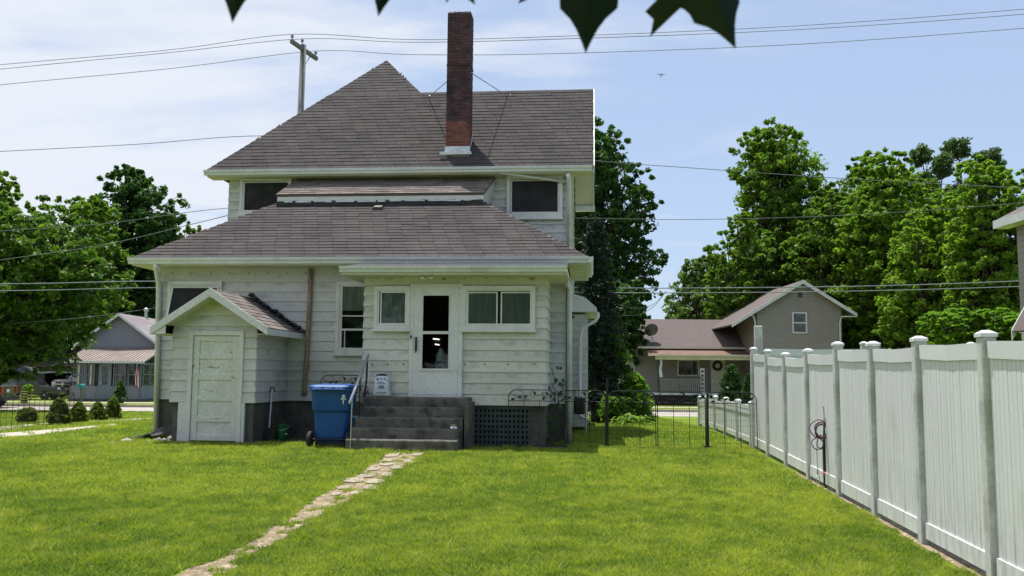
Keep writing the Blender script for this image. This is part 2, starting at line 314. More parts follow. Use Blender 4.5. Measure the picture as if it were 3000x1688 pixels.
def base_grime(m, z0, z1, c, sc=9.):
    """mud splash and algae that creep up from the ground in ragged tongues"""
    nt = m.node_tree; N = nt.nodes; L = nt.links; b = N['Principled BSDF']; src = b.inputs['Base Color'].links[0].from_socket; tc = N.new('ShaderNodeTexCoord'); sp = N.new('ShaderNodeSeparateXYZ'); L.new(tc.outputs['Object'], sp.inputs[0])
    mp = N.new('ShaderNodeMapping'); mp.inputs['Scale'].default_value = (2.2, 2.2, .45); L.new(tc.outputs['Object'], mp.inputs[0]); n = N.new('ShaderNodeTexNoise'); n.inputs['Scale'].default_value = sc; n.inputs['Detail'].default_value = 8; L.new(mp.outputs[0], n.inputs[0])
    r = N.new('ShaderNodeMapRange'); r.inputs[1].default_value = z1; r.inputs[2].default_value = z0; r.inputs[3].default_value = 0; r.inputs[4].default_value = .7; L.new(sp.outputs[2], r.inputs[0]); q = N.new('ShaderNodeMapRange'); q.inputs[1].default_value = .46; q.inputs[2].default_value = .74; L.new(n.outputs[0], q.inputs[0])
    mu = N.new('ShaderNodeMath'); mu.operation = 'MULTIPLY'; L.new(r.outputs[0], mu.inputs[0]); L.new(q.outputs[0], mu.inputs[1]); x = N.new('ShaderNodeMix'); x.data_type = 'RGBA'; L.new(mu.outputs[0], x.inputs[0]); L.new(src, x.inputs[6]); x.inputs[7].default_value = c + (1,); L.new(x.outputs[2], b.inputs['Base Color'])
base_grime(M['vinyl'], -.25, .55, (.26, .25, .19), 6.)
base_grime(M['vinylpost'], -.1, 1.1, (.12, .125, .09), 7.)
# ------------------------------------------------------------------ ground, street, path
def sheet(name, poly, m, lift, kind='structure', thick=0.0):
    P = [Vector((p[0], p[1], gz(p[1]) + lift)) for p in poly]
    mb = MB(); n = len(P); mb.add(P, [tuple(range(n))]); o = ob(name, mb, m); tag(o, kind=kind); return o
xs = np.concatenate([np.linspace(-900, -60, 15), np.linspace(-50, 50, 41), np.linspace(60, 900, 15)])
ys = np.concatenate([np.linspace(-60, 0, 7), np.linspace(1, 70, 70), np.linspace(80, 1500, 20)])
XX, YY = np.meshgrid(xs, ys); V = np.stack([XX, YY, gz(YY)], -1).reshape(-1, 3); nx = len(xs)
ii, jj = np.meshgrid(np.arange(len(ys) - 1), np.arange(nx - 1), indexing='ij'); b = (ii * nx + jj).ravel()
ground = link('ground', fast_mesh('ground', V, np.stack([b, b + 1, b + nx + 1, b + nx], 1)), M['lawn']); tag(ground, 'wide mown lawn running from the yard past the street', kind='structure')
def strip(name, y0, y1, lift, m, x0=-160, x1=160):
    mb = MB(); ys_ = [y0 + (y1 - y0) * i / 4 for i in range(5)]
    for i in range(4): mb.quad((x0, ys_[i], gz(ys_[i]) + lift), (x1, ys_[i], gz(ys_[i]) + lift), (x1, ys_[i + 1], gz(ys_[i + 1]) + lift), (x0, ys_[i + 1], gz(ys_[i + 1]) + lift))
    return tag(ob(name, mb, m), kind='structure')
strip('street', 42.5, 48.0, .006, M['asphalt'])
kb = MB(); kb.box(-160, 160, 48.002, 48.22, -.75, -.46); tag(ob('kerb', kb, M['kerb']), kind='structure')
strip('sidewalk', 53.6, 54.9, .008, M['gravel'])
PATH_L = [(1130, 1328), (1108, 1345), (1082, 1360), (1050, 1382), (1000, 1410), (962, 1436), (930, 1452), (900, 1474), (866, 1500), (830, 1528), (790, 1543), (755, 1570), (720, 1596), (668, 1622), (655, 1632), (600, 1650), (560, 1662), (500, 1690), (420, 1730)]
PATH_R = [(1255, 1325), (1232, 1346), (1205, 1364), (1160, 1388), (1120, 1420), (1080, 1442), (1045, 1462), (1000, 1484), (955, 1506), (920, 1530), (882, 1552), (850, 1574), (815, 1596), (775, 1612), (742, 1628), (705, 1652), (690, 1672), (655, 1700), (600, 1745)]
PL = [gnd(*p) for p in PATH_L]; PR = [gnd(*p) for p in PATH_R]; PL, PR = [a.lerp(b_, .10) for a, b_ in zip(PL, PR)], [b_.lerp(a, .10) for a, b_ in zip(PL, PR)]
def smooth_edge(pts, amp):
    out = []
    for i in range(len(pts) - 1):
        for k in range(6):
            q = pts[i].lerp(pts[i + 1], k / 6); q.x += random.uniform(-amp, amp); q.y += random.uniform(-amp, amp); out.append(q)
    return out + [pts[-1]]
PLs, PRs = smooth_edge(PL, .03), smooth_edge(PR, .03)
mb = MB(); n = len(PLs)
vs_ = [(p.x, p.y, gz(p.y) + .008) for p in PLs] + [(p.x, p.y, gz(p.y) + .008) for p in PRs]
mb.add(vs_, [(i, n + i, n + i + 1, i + 1) for i in range(n - 1)])
path = tag(ob('path', mb, M['soil']), 'worn dirt footpath with pale flagstones leading to the back steps', kind='structure')
STONES = [(1150, 1336, 46, 14), (1225, 1334, 40, 12), (1135, 1352, 42, 10), (1200, 1356, 44, 13), (1130, 1362, 50, 12), (1095, 1376, 50, 15), (1165, 1372, 44, 12), (1075, 1396, 60, 16), (1138, 1392, 44, 16),
          (1038, 1410, 68, 20), (1098, 1414, 60, 18), (1085, 1432, 52, 16), (1010, 1432, 40, 14), (1042, 1448, 40, 11), (985, 1452, 36, 10)]
for sx, sy, sw, sh in STONES:
    c = gnd(sx, sy); w = sw / 2 / FPX * c.y * .84; d = abs(gnd(sx, sy - sh / 2).y - gnd(sx, sy + sh / 2).y) / 2 * .9
    k = random.choice((5, 6, 7)); poly = []
    a0 = random.random()
    for i in range(k):
        a = a0 + 2 * math.pi * i / k; e = random.uniform(.85, 1.2); poly.append((c.x + math.copysign(abs(math.cos(a)) ** .7, math.cos(a)) * w * e, c.y + math.copysign(abs(math.sin(a)) ** .7, math.sin(a)) * d * e, gz(c.y) + .022 + random.uniform(-.004, .006)))
    sb = MB(); sb.prism(poly, (0, 0, -.03)); o = ob('paving_stone', sb, M['stone'], path); bevel(o, .006, 1)
# driveway wheel tracks
DR = [[(-60, 1282), (0, 1270), (120, 1261), (240, 1251), (335, 1242), (345, 1246), (240, 1259), (140, 1271), (60, 1284), (0, 1295), (-60, 1303)],
      [(-60, 1258), (0, 1251), (110, 1242), (230, 1235), (340, 1231), (462, 1224), (520, 1221), (520, 1224), (462, 1228), (330, 1236), (230, 1242), (110, 1252), (0, 1262), (-60, 1268)]]
DRW = [[gnd(*p) for p in q] for q in DR]
for q in DRW: sheet('driveway', [(p.x, p.y) for p in q], M['gravel'], .006)
# bare soil at the foundation and along the fence
sheet('soil_bed', [tuple(hw(x, y))[:2] for x, y in ((-7.55, -.35), (-6.4, -.5), (-6.4, -1.95), (-4.6, -1.95), (-4.5, -1.45), (-2.7, -1.5), (.6, -2.1), (1.25, -1.6), (1.25, 0), (-7.55, 0))], M['darksoil'], .007)
FD = Vector((0.091, 1.0, 0)).normalized()
def fpt(Y): return Vector((3.73 + .091 * (Y - 8.15), Y, gz(Y)))
sheet('soil_strip', [(fpt(y).x + dx, y) for y, dx in ((5, -.07), (8, -.09), (10, -.06), (12, -.08), (14, -.05), (16.5, -.06), (20, -.05), (25, -.05), (25, .3), (5, .3))], M['soil'], .006)

# ------------------------------------------------------------------ grass blades (one mass)
def inpoly(x, y, poly):
    r = np.zeros(len(x), bool); n = len(poly); j = n - 1
    for i in range(n):
        xi, yi, xj, yj = poly[i][0], poly[i][1], poly[j][0], poly[j][1]
        c = ((yi > y) != (yj > y)) & (x < (xj - xi) * (y - yi) / (yj - yi + 1e-12) + xi); r ^= c; j = i
    return r
PATHPOLY = [(p.x, p.y) for p in PLs] + [(p.x, p.y) for p in PRs][::-1]
def vnoise(x, y, s, seed):
    g = np.random.default_rng(seed).random((64, 64)); u = (x / s) % 64; v = (y / s) % 64; i = u.astype(int); j = v.astype(int); fu = u - i; fv = v - j
    fu = fu * fu * (3 - 2 * fu); fv = fv * fv * (3 - 2 * fv); i1 = (i + 1) % 64; j1 = (j + 1) % 64
    return (g[i, j] * (1 - fu) + g[i1, j] * fu) * (1 - fv) + (g[i, j1] * (1 - fu) + g[i1, j1] * fu) * fv
def grass_points(n, x0, x1, y0, y1):
    x = rng.uniform(x0, x1, n); y = rng.uniform(y0, y1, n); ok = np.abs(x) < y * .60 + 1.4
    lx = (x - HO[0]) * EX[0] + (y - HO[1]) * EX[1]; ly = (x - HO[0]) * EY[0] + (y - HO[1]) * EY[1]
    house = ((lx > -7.5) & (lx < 1.2) & (ly > -.15) & (ly < 9)) | ((lx > -6.4) & (lx < -4.5) & (ly > -1.9)& (ly < 9)) | ((lx > -2.75) & (lx < .85) & (ly > -1.5) & (ly < 9)) | ((lx > -2.75) & (lx < -.6) & (ly > -2.72) & (ly < 0))
    edge = vnoise(x, y, .12, 5); bed = ((lx > -4.6) & (lx < -2.6) & (ly > -1.7) & (ly<0)) | ((lx > -.7) & (lx < 1.3) & (ly > -1.9) & (ly < 0)) | ((lx > -7.6) & (lx < -6.3) & (ly > -.45) & (ly < 0))
    ok &= ~house & ~(bed & (edge > .22)) & (x < 3.73 + .091 * (y - 8.15) - .07) & (y < 42.3)
    inp = inpoly(x + (vnoise(x, y, .08, 8) - .5) * .12, y, PATHPOLY); ok &= ~(inp & (vnoise(x, y, .13, 9) < .80))
    for q in DRW: ok &= ~(inpoly(x, y, [(p.x, p.y) for p in q]) & (vnoise(x, y, .3, 10) < .75))
    fe = 3.73 + .091 * (y - 8.15) - x; ok &= ~((fe < .14) & (vnoise(x, y, .15, 12) > .45))
    return x[ok], y[ok]
def grass(zones):
    VV, TT = [], []
    for (n, x0, x1, y0, y1, h, w) in zones:
        x, y = grass_points(n, x0, x1, y0, y1); n = len(x); z = gz(y) + .002
        pn = vnoise(x, y, .40, 1) * .38 + vnoise(x, y, 1.6, 2) * .32 + vnoise(x, y, .11, 3) * .50
        tuft = vnoise(x, y, .30, 21) > .80; hh = h * rng.uniform(.5, 1.25, n) * (.6 + .6 * pn) * np.where(tuft, 1.45, 1.0); a = rng.uniform(0, 2 * np.pi, n); lean = rng.uniform(.35, 1.7, n) * hh; la = rng.uniform(0, 2 * np.pi, n)
        ww = w * rng.uniform(.6, 1.3, n)
        b0 = np.stack([x - np.cos(a) * ww, y - np.sin(a) * ww, z], 1); b1 = np.stack([x + np.cos(a) * ww, y + np.sin(a) * ww, z], 1)
        tp = np.stack([x + np.cos(la) * lean, y + np.sin(la) * lean, z + hh], 1)
        pd = np.clip((pn - .6) * 1.6 + .5 + (vnoise(x, y, 1.1, 31) - .5) * .35, 0, 1); t = np.clip(rng.normal(.0, .20, n) + .02 + pd * .80, 0, 1); dry = rng.random(n) < .03 + .22 * (vnoise(x, y, .5, 4) > .80)
        t = np.where(dry, 1.35, t)
        VV.append(np.stack([b0, b1, tp], 1).reshape(-1, 3)); TT.append(np.repeat(t, 3))
    V = np.concatenate(VV); F = np.arange(len(V)).reshape(-1, 3); return fast_mesh('grass', V, F, np.concatenate(TT))
gm = grass([(420000, -7, 5, 6.0, 10.5, .046, .0055), (330000, -10, 6, 10.5, 16.8, .048, .0075), (120000, -17, 6, 16.8, 24.0, .05, .010), (60000, -20, 7, 24.0, 32.0, .055, .014), (50000, -24, 9, 32.0, 42.2, .06, .020)])
g = link('grass', gm, M['grass']); tag(g, 'bright green short lawn grass with clover tufts', kind='stuff')
# ------------------------------------------------------------------ the house (house-local coordinates: x along the back wall, y away from the camera)
house = thing('house', 'two storey white sided house with brown hipped roofs and tall brick chimney', 'house', tuple(HO), -TH)
Z0, EXPO = .735, .2035
def board(parent, P, A, N, ab, at_, zb, zt, m, t=.023, name='siding_board'):
    P, A, N = Vector(P), Vector(A), Vector(N); k = Vector((0, 0, 1)); v = []
    for i in (0, 1):
        for off, a, z in ((0, ab[i], zb), (t, ab[i], zb), (t, ab[i], zb + .012), (.005, at_[i], zt), (0, at_[i], zt)): v.append(P + A * a + N * off + k * z)
    mb = MB(); mb.add(v, [(0, 1, 2, 3, 4), (9, 8, 7, 6, 5)] + [(i, 5 + i, 5 + (i + 1) % 5, (i + 1) % 5) for i in range(5)]); return ob(name, mb, m, parent)
def siding(parent, P, A, N, a0, a1, z0, z1, m, lim=None, holes=(), joint=0, top=None):
    r = 0
    while True:
        zb = z0 + r * EXPO; zt = zb + EXPO - .006
        if zb >= z1 - .02: break
        if top and zb >= top - .02: zt = z1
        zt = min(zt, z1); lb = lim(zb) if lim else (a0, a1); lt = lim(zt) if lim else (a0, a1)
        spans = [(lb[0], lb[1], lt[0], lt[1])]
        for (h0, h1, hz0, hz1) in holes:
            if zb < hz1 - .03 and zt > hz0 + .03:
                ns = []
                for s in spans:
                    if s[0] < h0 < s[1] or s[0] < h1 < s[1]:
                        if h0 > s[0]: ns.append((s[0], h0, s[2], h0))
                        if h1 < s[1]: ns.append((h1, s[1], h1, s[3]))
                    else: ns.append(s)
                spans = ns
        for s in spans:
            if s[1] - s[0] < .02: continue
            if joint and s[1] - s[0] > joint * 1.2:
                c = s[0] + ((r * 1.37) % 1) * (joint - .8) + .8; q = [s[0]]
                while c < s[1] - .5: q.append(c); c += joint
                q.append(s[1])
                for i in range(len(q) - 1):
                    board(parent, P, A, N, (q[i] + (.0015 if i else 0), q[i + 1] - .0015), ((s[2] if i == 0 else q[i] + .0015), (s[3] if i == len(q) - 2 else q[i + 1] - .0015)), zb, zt, m)
            else: board(parent, P, A, N, (s[0], s[1]), (max(s[2], s[0]) if not lim else s[2], s[3]), zb, zt, m)
        if zt >= z1 - .001 or zb + EXPO >= z1 - .008: break
        r += 1
LX0, LX1 = -7.43, 1.118; UX0 = -7.12; UY = 2.6
PX0, PX1, PY = -2.67, .768, -1.4
SX0, SX1, SY = -6.26, -4.64, -1.7
def plane_y(px, py, e_y, e_z, m):
    a, b_ = e_y, 12.
    for _ in range(60):
        mid = (a + b_) / 2; x_, z_ = H(px, py, mid)
        if z_ > e_z + m * (mid - e_y): a = mid
        else: b_ = mid
    x_, z_ = H(px, py, a); return Vector((x_, a, z_))
UE_Y, UM = 2.22, 1.1; UE_Z = HZ(1000, 496, UE_Y); AP = tuple(plane_y(1133, 178, UE_Y, UE_Z, UM)); RY = plane_y(1500, 268, UE_Y, UE_Z, UM).y; RZ = UE_Z + UM * (RY - UE_Y); UL, UR = HX(605, 496, UE_Y), 1.646
BKY = 2 * AP[1] - UE_Y; WBY = 2 * RY - UE_Y
JX = AP[0] + (-.55 - AP[0]) * (AP[2] - RZ) / (AP[2] - UE_Z)
# --- foundation
mb = MB(); mb.box(LX0 + .03, LX1 - .03, .03, 8.5, -.3, Z0 + .02); ob('foundation', mb, M['concrete'], house)
mb = MB(); mb.box(SX0 + .03, SX0 + .30, SY + .04, .03, -.3, Z0 + .02); mb.box(SX1 - .62, SX1 - .03, SY + .04, .03, -.3, Z0 + .02); mb.box(SX0 + .30, SX1 - .62, -.1, .03, -.3, Z0 + .02); ob('foundation', mb, M['concrete'], house)
for xa_ in (PX1 - .28, PX0 + .03): mb = MB(); mb.box(xa_, xa_ + .26, PY + .05, .02, -.3, Z0 + .02); ob('porch_pier', mb, M['concrete'], house)
# --- ground floor walls
mb = MB(); mb.box(LX0, LX1, 0, 8.5, Z0, 3.5); wall = ob('main_wall', mb, M['siding'], house)
siding(wall, (0, 0, 0), (1, 0, 0), (0, -1, 0), LX0, LX1, Z0, 3.5, M['siding'], joint=3.66, top=Z0 + EXPO * 12)
siding(wall, (LX0, 0, 0), (0, 1, 0), (-1, 0, 0), -.02, 4, Z0, 3.5, M['siding'], top=Z0 + EXPO * 12)
siding(wall, (LX1, 0, 0), (0, 1, 0), (1, 0, 0), -.02, 8.5, Z0, 3.4, M['siding'], joint=3.66)
# --- upper storey
mb = MB(); mb.box(UX0, -1.0, UY, 8.55, 3.45, 5.93); mb.box(-1.0, LX1, UY, 6.16, 3.45, 5.93)
mb.prism([(LX1 - .2, UY, 5.9), (LX1 - .2, 6.16, 5.9), (LX1 - .2, 6.16, 6.45), (LX1 - .2, RY, RZ - .2), (LX1 - .2, UY, 6.45)], (.2, 0, 0))
uw = ob('upper_wall', mb, M['siding'], house)
siding(uw, (0, UY, 0), (1, 0, 0), (0, -1, 0), UX0, LX1, Z0 + EXPO * 14, 5.9, M['siding'])
siding(uw, (UX0, UY, 0), (0, 1, 0), (-1, 0, 0), -.02, 2.5, Z0 + EXPO * 14, 5.9, M['siding'])
siding(uw, (LX1, 0, 0), (0, 1, 0), (1, 0, 0), UY - .02, 6.16, Z0 + EXPO * 14, 8.3, M['siding'], lim=lambda z: (UY - .02 + max(0, z - 6.45) * .9, 6.16 - max(0, z - 6.45) * .9))
mb = MB(); mb.box(LX1 - .10, LX1 + .03, UY - .035, UY - .003, 3.9, 5.88); ob('corner_board', mb, M['trim'], house)
mb = MB(); mb.box(LX1 + .024, LX1 + .034, 3.2, 5.6, 0.2, 2.75); ob('wall_strip', mb, M['siding'], wall)
# --- roofs
def slab_roof(name, faces, t, m):
    mb = MB()
    for f in faces: mb.slab(f, t)
    return ob(name, mb, m, house)
upper_roof = slab_roof('upper_roof', [
    [(UL, UE_Y, UE_Z), (UR, UE_Y, UE_Z), (UR, RY, RZ), (JX, RY, RZ), AP],
    [(-.55, UE_Y + .03, UE_Z - .02), (-.55, BKY, UE_Z - .02), AP], [(-.55, BKY, UE_Z), (UL, BKY, UE_Z), AP], [(UL, BKY, UE_Z), (UL, UE_Y, UE_Z), AP],
    [(UR, WBY, UE_Z), (JX, WBY, UE_Z), (JX, RY, RZ), (UR, RY, RZ)]], .05, M['shingle'])
LE_Y, LE_Z = -.5, 3.62; LT_Y, LT_Z = 1.8, 5.19; LL, LR = -7.83, 1.534; TL, TR = -5.63, -.82
lower_roof = slab_roof('lower_roof', [
    [(LL, LE_Y, LE_Z), (LR, LE_Y, LE_Z), (TR, LT_Y, LT_Z), (TL, LT_Y, LT_Z)],
    [(LR, LE_Y, LE_Z), (LR, 2.58, LE_Z), (TR, 2.58, LT_Z), (TR, LT_Y, LT_Z)],
    [(LL, 5, LE_Z), (LL, LE_Y, LE_Z), (TL, LT_Y, LT_Z), (TL, 5, LT_Z)], [(TL, 1.8, LT_Z), (TR, 1.8, LT_Z), (TR, 2.58, LT_Z), (TL, 2.58, LT_Z)]], .05, M['shingle'])
N_OBJ = [0]
def shingles(parent, E0, vdir, length, lo, hi, m, as_obj=0, expo=.142, tab=.305):
    v = Vector(vdir).normalized(); u = Vector((1, 0, 0)); n = u.cross(v).normalized(); E = Vector(E0); stuff = MB()
    rows = int(math.ceil(length / expo))
    for r in range(rows):
        v0 = r * expo; v1 = min(v0 + expo + .02, length); off = (r % 2) * tab / 2 + (r * .061) % .05
        a, b = lo(v0), hi(v0); at_, bt = lo(v1), hi(v1); x = a - off - tab
        wob = [random.uniform(-.004, .004) for _ in range(3)]
        while x < b:
            x0, x1 = x + .003, x + tab - .003; x += tab
            p0, p1 = max(x0, a), min(x1, b); q0, q1 = max(x0, at_), min(x1, bt)
            if p1 - p0 < .03: continue
            if q1 < q0: q0 = q1 = (p0 + p1) / 2
            dv = random.uniform(-.005, .004) + wob[int(x) % 3]; h = random.uniform(.010, .016)
            pts = [E + u * p0 + v * (v0 + dv), E + u * p1 + v * (v0 + dv), E + u * q1 + v * v1, E + u * q0 + v * v1]
            top = [pts[0] + n * (h + .004), pts[1] + n * (h + .004 + random.uniform(-.002, .002)), pts[2] + n * .004, pts[3] + n * .004]
            one = MB(); mbx = one if r < as_obj else stuff; mbx.cur = random.random()
            mbx.add([pts[0] + n * .001, pts[1] + n * .001] + top, [(2, 3, 4, 5), (0, 1, 3, 2), (1, 4, 3), (0, 2, 5)])
            if r < as_obj: ob('shingle', one, m, parent); N_OBJ[0] += 1
    o = ob('shingle_field', stuff, m, parent); o['kind'] = 'stuff'; return o
sl_l = math.hypot(LT_Y - LE_Y, LT_Z - LE_Z)
shingles(lower_roof, (0, LE_Y - .03, LE_Z + .002), (0, LT_Y - LE_Y, LT_Z - LE_Z), sl_l, lambda v: LL + (TL - LL) * v / sl_l, lambda v: LR + (TR - LR) * v / sl_l, M['shingle'], as_obj=9)
sl_u = math.hypot(AP[1] - UE_Y, AP[2] - UE_Z); sl_r = math.hypot(RY - UE_Y, RZ - UE_Z)
def up_hi(v):
    if v <= sl_r: return UR
    return JX + (AP[0] - JX) * (v - sl_r) / (sl_u - sl_r)
eu = sl_r / round(sl_r / .142)
shingles(upper_roof, (0, UE_Y - .03, UE_Z + .002), (0, RY - UE_Y, RZ - UE_Z), sl_r, lambda v: UL + (AP[0] - UL) * v / sl_u, lambda v: UR, M['shingle'], expo=eu)
shingles(upper_roof, (0, RY, RZ + .004), (0, AP[1] - RY, AP[2] - RZ), sl_u - sl_r, lambda v: UL + (AP[0] - UL) * (v + sl_r) / sl_u, lambda v: JX + (AP[0] - JX) * v / (sl_u - sl_r), M['shingle'], expo=eu)
def caps(parent, p, q, side1, side2, m, step=.145, w=.13):       # folded cap shingles along a hip or ridge
    p, q = Vector(p), Vector(q); d = q - p; L_ = d.length; d.normalize(); n = int(L_ / step)
    for i in range(n):
        a = p + d * (i * step); b = p + d * (i * step + step + .05); lift = Vector((0, 0, .012)); lf2 = Vector((0, 0, .005))
        s1, s2 = Vector(side1) * w, Vector(side2) * w; mb = MB(); t = Vector((0, 0, -.012))
        A, B = a + lift, b + lf2; j = random.uniform(-.008, .008); A = A + Vector((0, 0, j * .4))
        mb.add([A + s1, A, A + s2, B + s1, B, B + s2, A + s1 + t, A + t, A + s2 + t], [(0, 1, 4, 3), (1, 2, 5, 4), (6, 7, 1, 0), (7, 8, 2, 1), (6, 0, 3), (8, 5, 2)]); ob('ridge_cap', mb, m, parent)
nf = Vector((0, -1, -.6826)).normalized(); 
caps(lower_roof, (LL + .02, LE_Y, LE_Z + .01), (TL, LT_Y, LT_Z + .01), (.62, -.55, -.375 + .0), (-.62, .55, -.41), M['cap'])
caps(lower_roof, (LR - .02, LE_Y, LE_Z + .01), (TR, LT_Y, LT_Z + .01), (-.62, -.55, -.375), (.62, .55, -.41), M['cap'])
caps(upper_roof, (UL + .02, UE_Y, UE_Z + .01), AP, (.6, -.45, -.5), (-.55, .5, -.6), M['cap'])
caps(upper_roof, (JX - .05, RY + .02, RZ + .01), AP, (-.55, -.5, -.55), (.5, .5, -.57), M['cap'])
caps(upper_roof, (UR, RY, RZ + .01), (JX, RY, RZ + .01), (0, -.67, -.74), (0, .67, -.74), M['cap'])
# --- fascia, soffits, gutters
def gutter(x0, x1, y, z, parent=house, h=.115, d=.115):
    mb = MB(); mb.prism([(x0, y, z), (x0, y - d, z + .004), (x0, y - d, z - h * .35), (x0, y - d * .72, z - h * .62), (x0, y - d * .66, z - h), (x0, y, z - h)], (x1 - x0, 0, 0)); mb.box(x0, x1, y - d - .006, y - d + .004, z - .012, z + .008)
    return ob('gutter', mb, M['gutter'], parent)
gutter(LL - .02, LR + .02, LE_Y - .006, LE_Z - .01); gutter(UL - .02, UR - .02, UE_Y - .006, UE_Z - .012, h=.11)
mb = MB(); mb.box(LL + .02, LR - .02, LE_Y, LE_Y + .03, LE_Z - .15, LE_Z - .055); mb.box(UL + .02, UR - .02, UE_Y, UE_Y + .03, UE_Z - .14, UE_Z - .055); mb.box(LR - .03, LR, LE_Y, 2.56, LE_Z - .15, LE_Z - .055); ob('fascia', mb, M['trim'], house)
mb = MB(); mb.box(LL + .02, LR - .03, LE_Y + .03, .0, 3.475, 3.49); mb.box(LX1 + .03, LR - .03, .0, 2.56, 3.475, 3.49); mb.box(UL + .02, UR - .02, UE_Y + .03, UY, UE_Z - .15, UE_Z - .135)
mb.box(LL + .02, LX0 - .03, 0, 4.5, 3.475, 3.49)
ob('soffit', mb, M['soffit'], house)
mb = MB()   # side gutter of the right eave
mb.prism([(LR + .004, LE_Y - .1, LE_Z - .01), (LR + .11, LE_Y - .1, LE_Z - .006), (LR + .11, LE_Y - .1, LE_Z - .05), (LR + .07, LE_Y - .1, LE_Z - .125), (LR + .004, LE_Y - .1, LE_Z - .125)], (0, 2.66, 0)); ob('gutter', mb, M['gutter'], house)
mb = MB()   # rake boards and rake soffit of the side gable
for (ya, za, yb, zb) in ((UE_Y, UE_Z, RY, RZ), (WBY, UE_Z, RY, RZ)):
    mb.add([(UR, ya, za + .015), (UR + .03, ya, za + .015), (UR + .03, yb, zb + .015), (UR, yb, zb + .015), (UR, ya, za - .16), (UR + .03, ya, za - .16), (UR + .03, yb, zb - .16), (UR, yb, zb - .16)], [(0, 3, 2, 1), (4, 5, 6, 7), (1, 2, 6, 5), (0, 4, 7, 3), (0, 1, 5, 4), (2, 3, 7, 6)])
ob('rake_board', mb, M['trim'], house)
mb = MB()
for (ya, za, yb, zb) in ((UE_Y, UE_Z, RY, RZ), (WBY, UE_Z, RY, RZ)): mb.slab([(LX1 + .03, ya, za - .10), (UR - .002, ya, za - .10), (UR - .002, yb, zb - .10), (LX1 + .03, yb, zb - .10)], .02)
ob('rake_soffit', mb, M['soffit'], house)
gb = MB(); gb.box(LX1 + .03, UR + .05, WBY - .1, WBY + .13, UE_Z - .17, UE_Z - .04); ob('gutter', gb, M['gutter'], house)
# --- raised shed roof between the storeys
BE = ((-5.60, 1.64, 5.36), (-.80, 1.64, 5.36)); BT = ((-5.457, UY, 5.93), (-.648, UY, 5.93))
mb = MB(); mb.slab([BE[0], BE[1], BT[1], BT[0]], .04); bump = ob('shed_dormer_roof', mb, M['shingle2'], house)
bl = math.hypot(UY - 1.64, 5.93 - 5.36)
shingles(bump, (0, 1.62, 5.362), (0, UY - 1.64, 5.93 - 5.36), bl, lambda v: BE[0][0] + .143 * v / bl, lambda v: BE[1][0] + .152 * v / bl, M['shingle2'], expo=.125)
mb = MB(); mb.box(BE[0][0] + .02, BE[1][0] - .01, 1.66, 1.70, 5.215, 5.318); ob('fascia', mb, M['trim'], bump)
mb = MB(); mb.box(BE[0][0] + .05, BE[1][0] - .03, 1.70, UY, 5.0, 5.3); mb.prism([(BE[1][0] - .03, 1.70, 4.9), (BE[1][0] - .03, UY, 4.9), (BT[1][0] - .01, UY, 5.88), (BE[1][0] - .03, 1.70, 5.34)], (.02, 0, 0)); ob('dormer_curb', mb, M['siding'], bump)
mb = MB()
x = BE[0][0] + .03
while x < BE[1][0] - .05:       # ragged tar strip and torn flashing under the eave
    w = random.uniform(.10, .22); x1 = min(x + w, BE[1][0] - .03); mb.box(x, x1, 1.58 + random.uniform(0, .03), 1.73, 5.10, 5.205 + random.uniform(-.012, .012)); x = x1 + .002
ob('tar_strip', mb, M['tar'], bump)
mb = MB(); x = BE[0][0] + .22
while x < BE[1][0] - .2:
    w = random.uniform(.15, .5)
    if random.random() < .8: mb.box(x, x + w, 1.562 + random.uniform(0, .008), 1.575, 5.175 + random.uniform(-.008, .006), 5.197 + random.uniform(0, .010))
    x += w + random.uniform(.0, .12)
ob('flashing_strip', mb, M['flash'], bump)
# --- roof vent
c = plane_y(1104, 622, LE_Y, LE_Z, .6826); mb = MB(); hw_ = .115
mb.add([(c.x - hw_, c.y, c.z - .02), (c.x + hw_, c.y, c.z - .02), (c.x + hw_, c.y + .22, c.z + .11), (c.x - hw_, c.y + .22, c.z + .11), (c.x - hw_ + .01, c.y + .03, c.z + .13), (c.x + hw_ - .01, c.y + .03, c.z + .13), (c.x + hw_ - .02, c.y + .2, c.z + .19), (c.x - hw_ + .02, c.y + .2, c.z + .19)], [(0, 1, 5, 4), (1, 2, 6, 5), (2, 3, 7, 6), (3, 0, 4, 7), (4, 5, 6, 7)])
ov = ob('roof_vent', mb, M['blackplastic'], lower_roof); bevel(ov, .012)
mb = MB(); mb.add([(c.x - hw_ + .02, c.y + .04, c.z + .135), (c.x + hw_ - .02, c.y + .04, c.z + .135), (c.x + hw_ - .03, c.y + .19, c.z + .193), (c.x - hw_ + .03, c.y + .19, c.z + .193)], [(0, 1, 2, 3)]); ob('vent_top', mb, M['rock'], lower_roof)
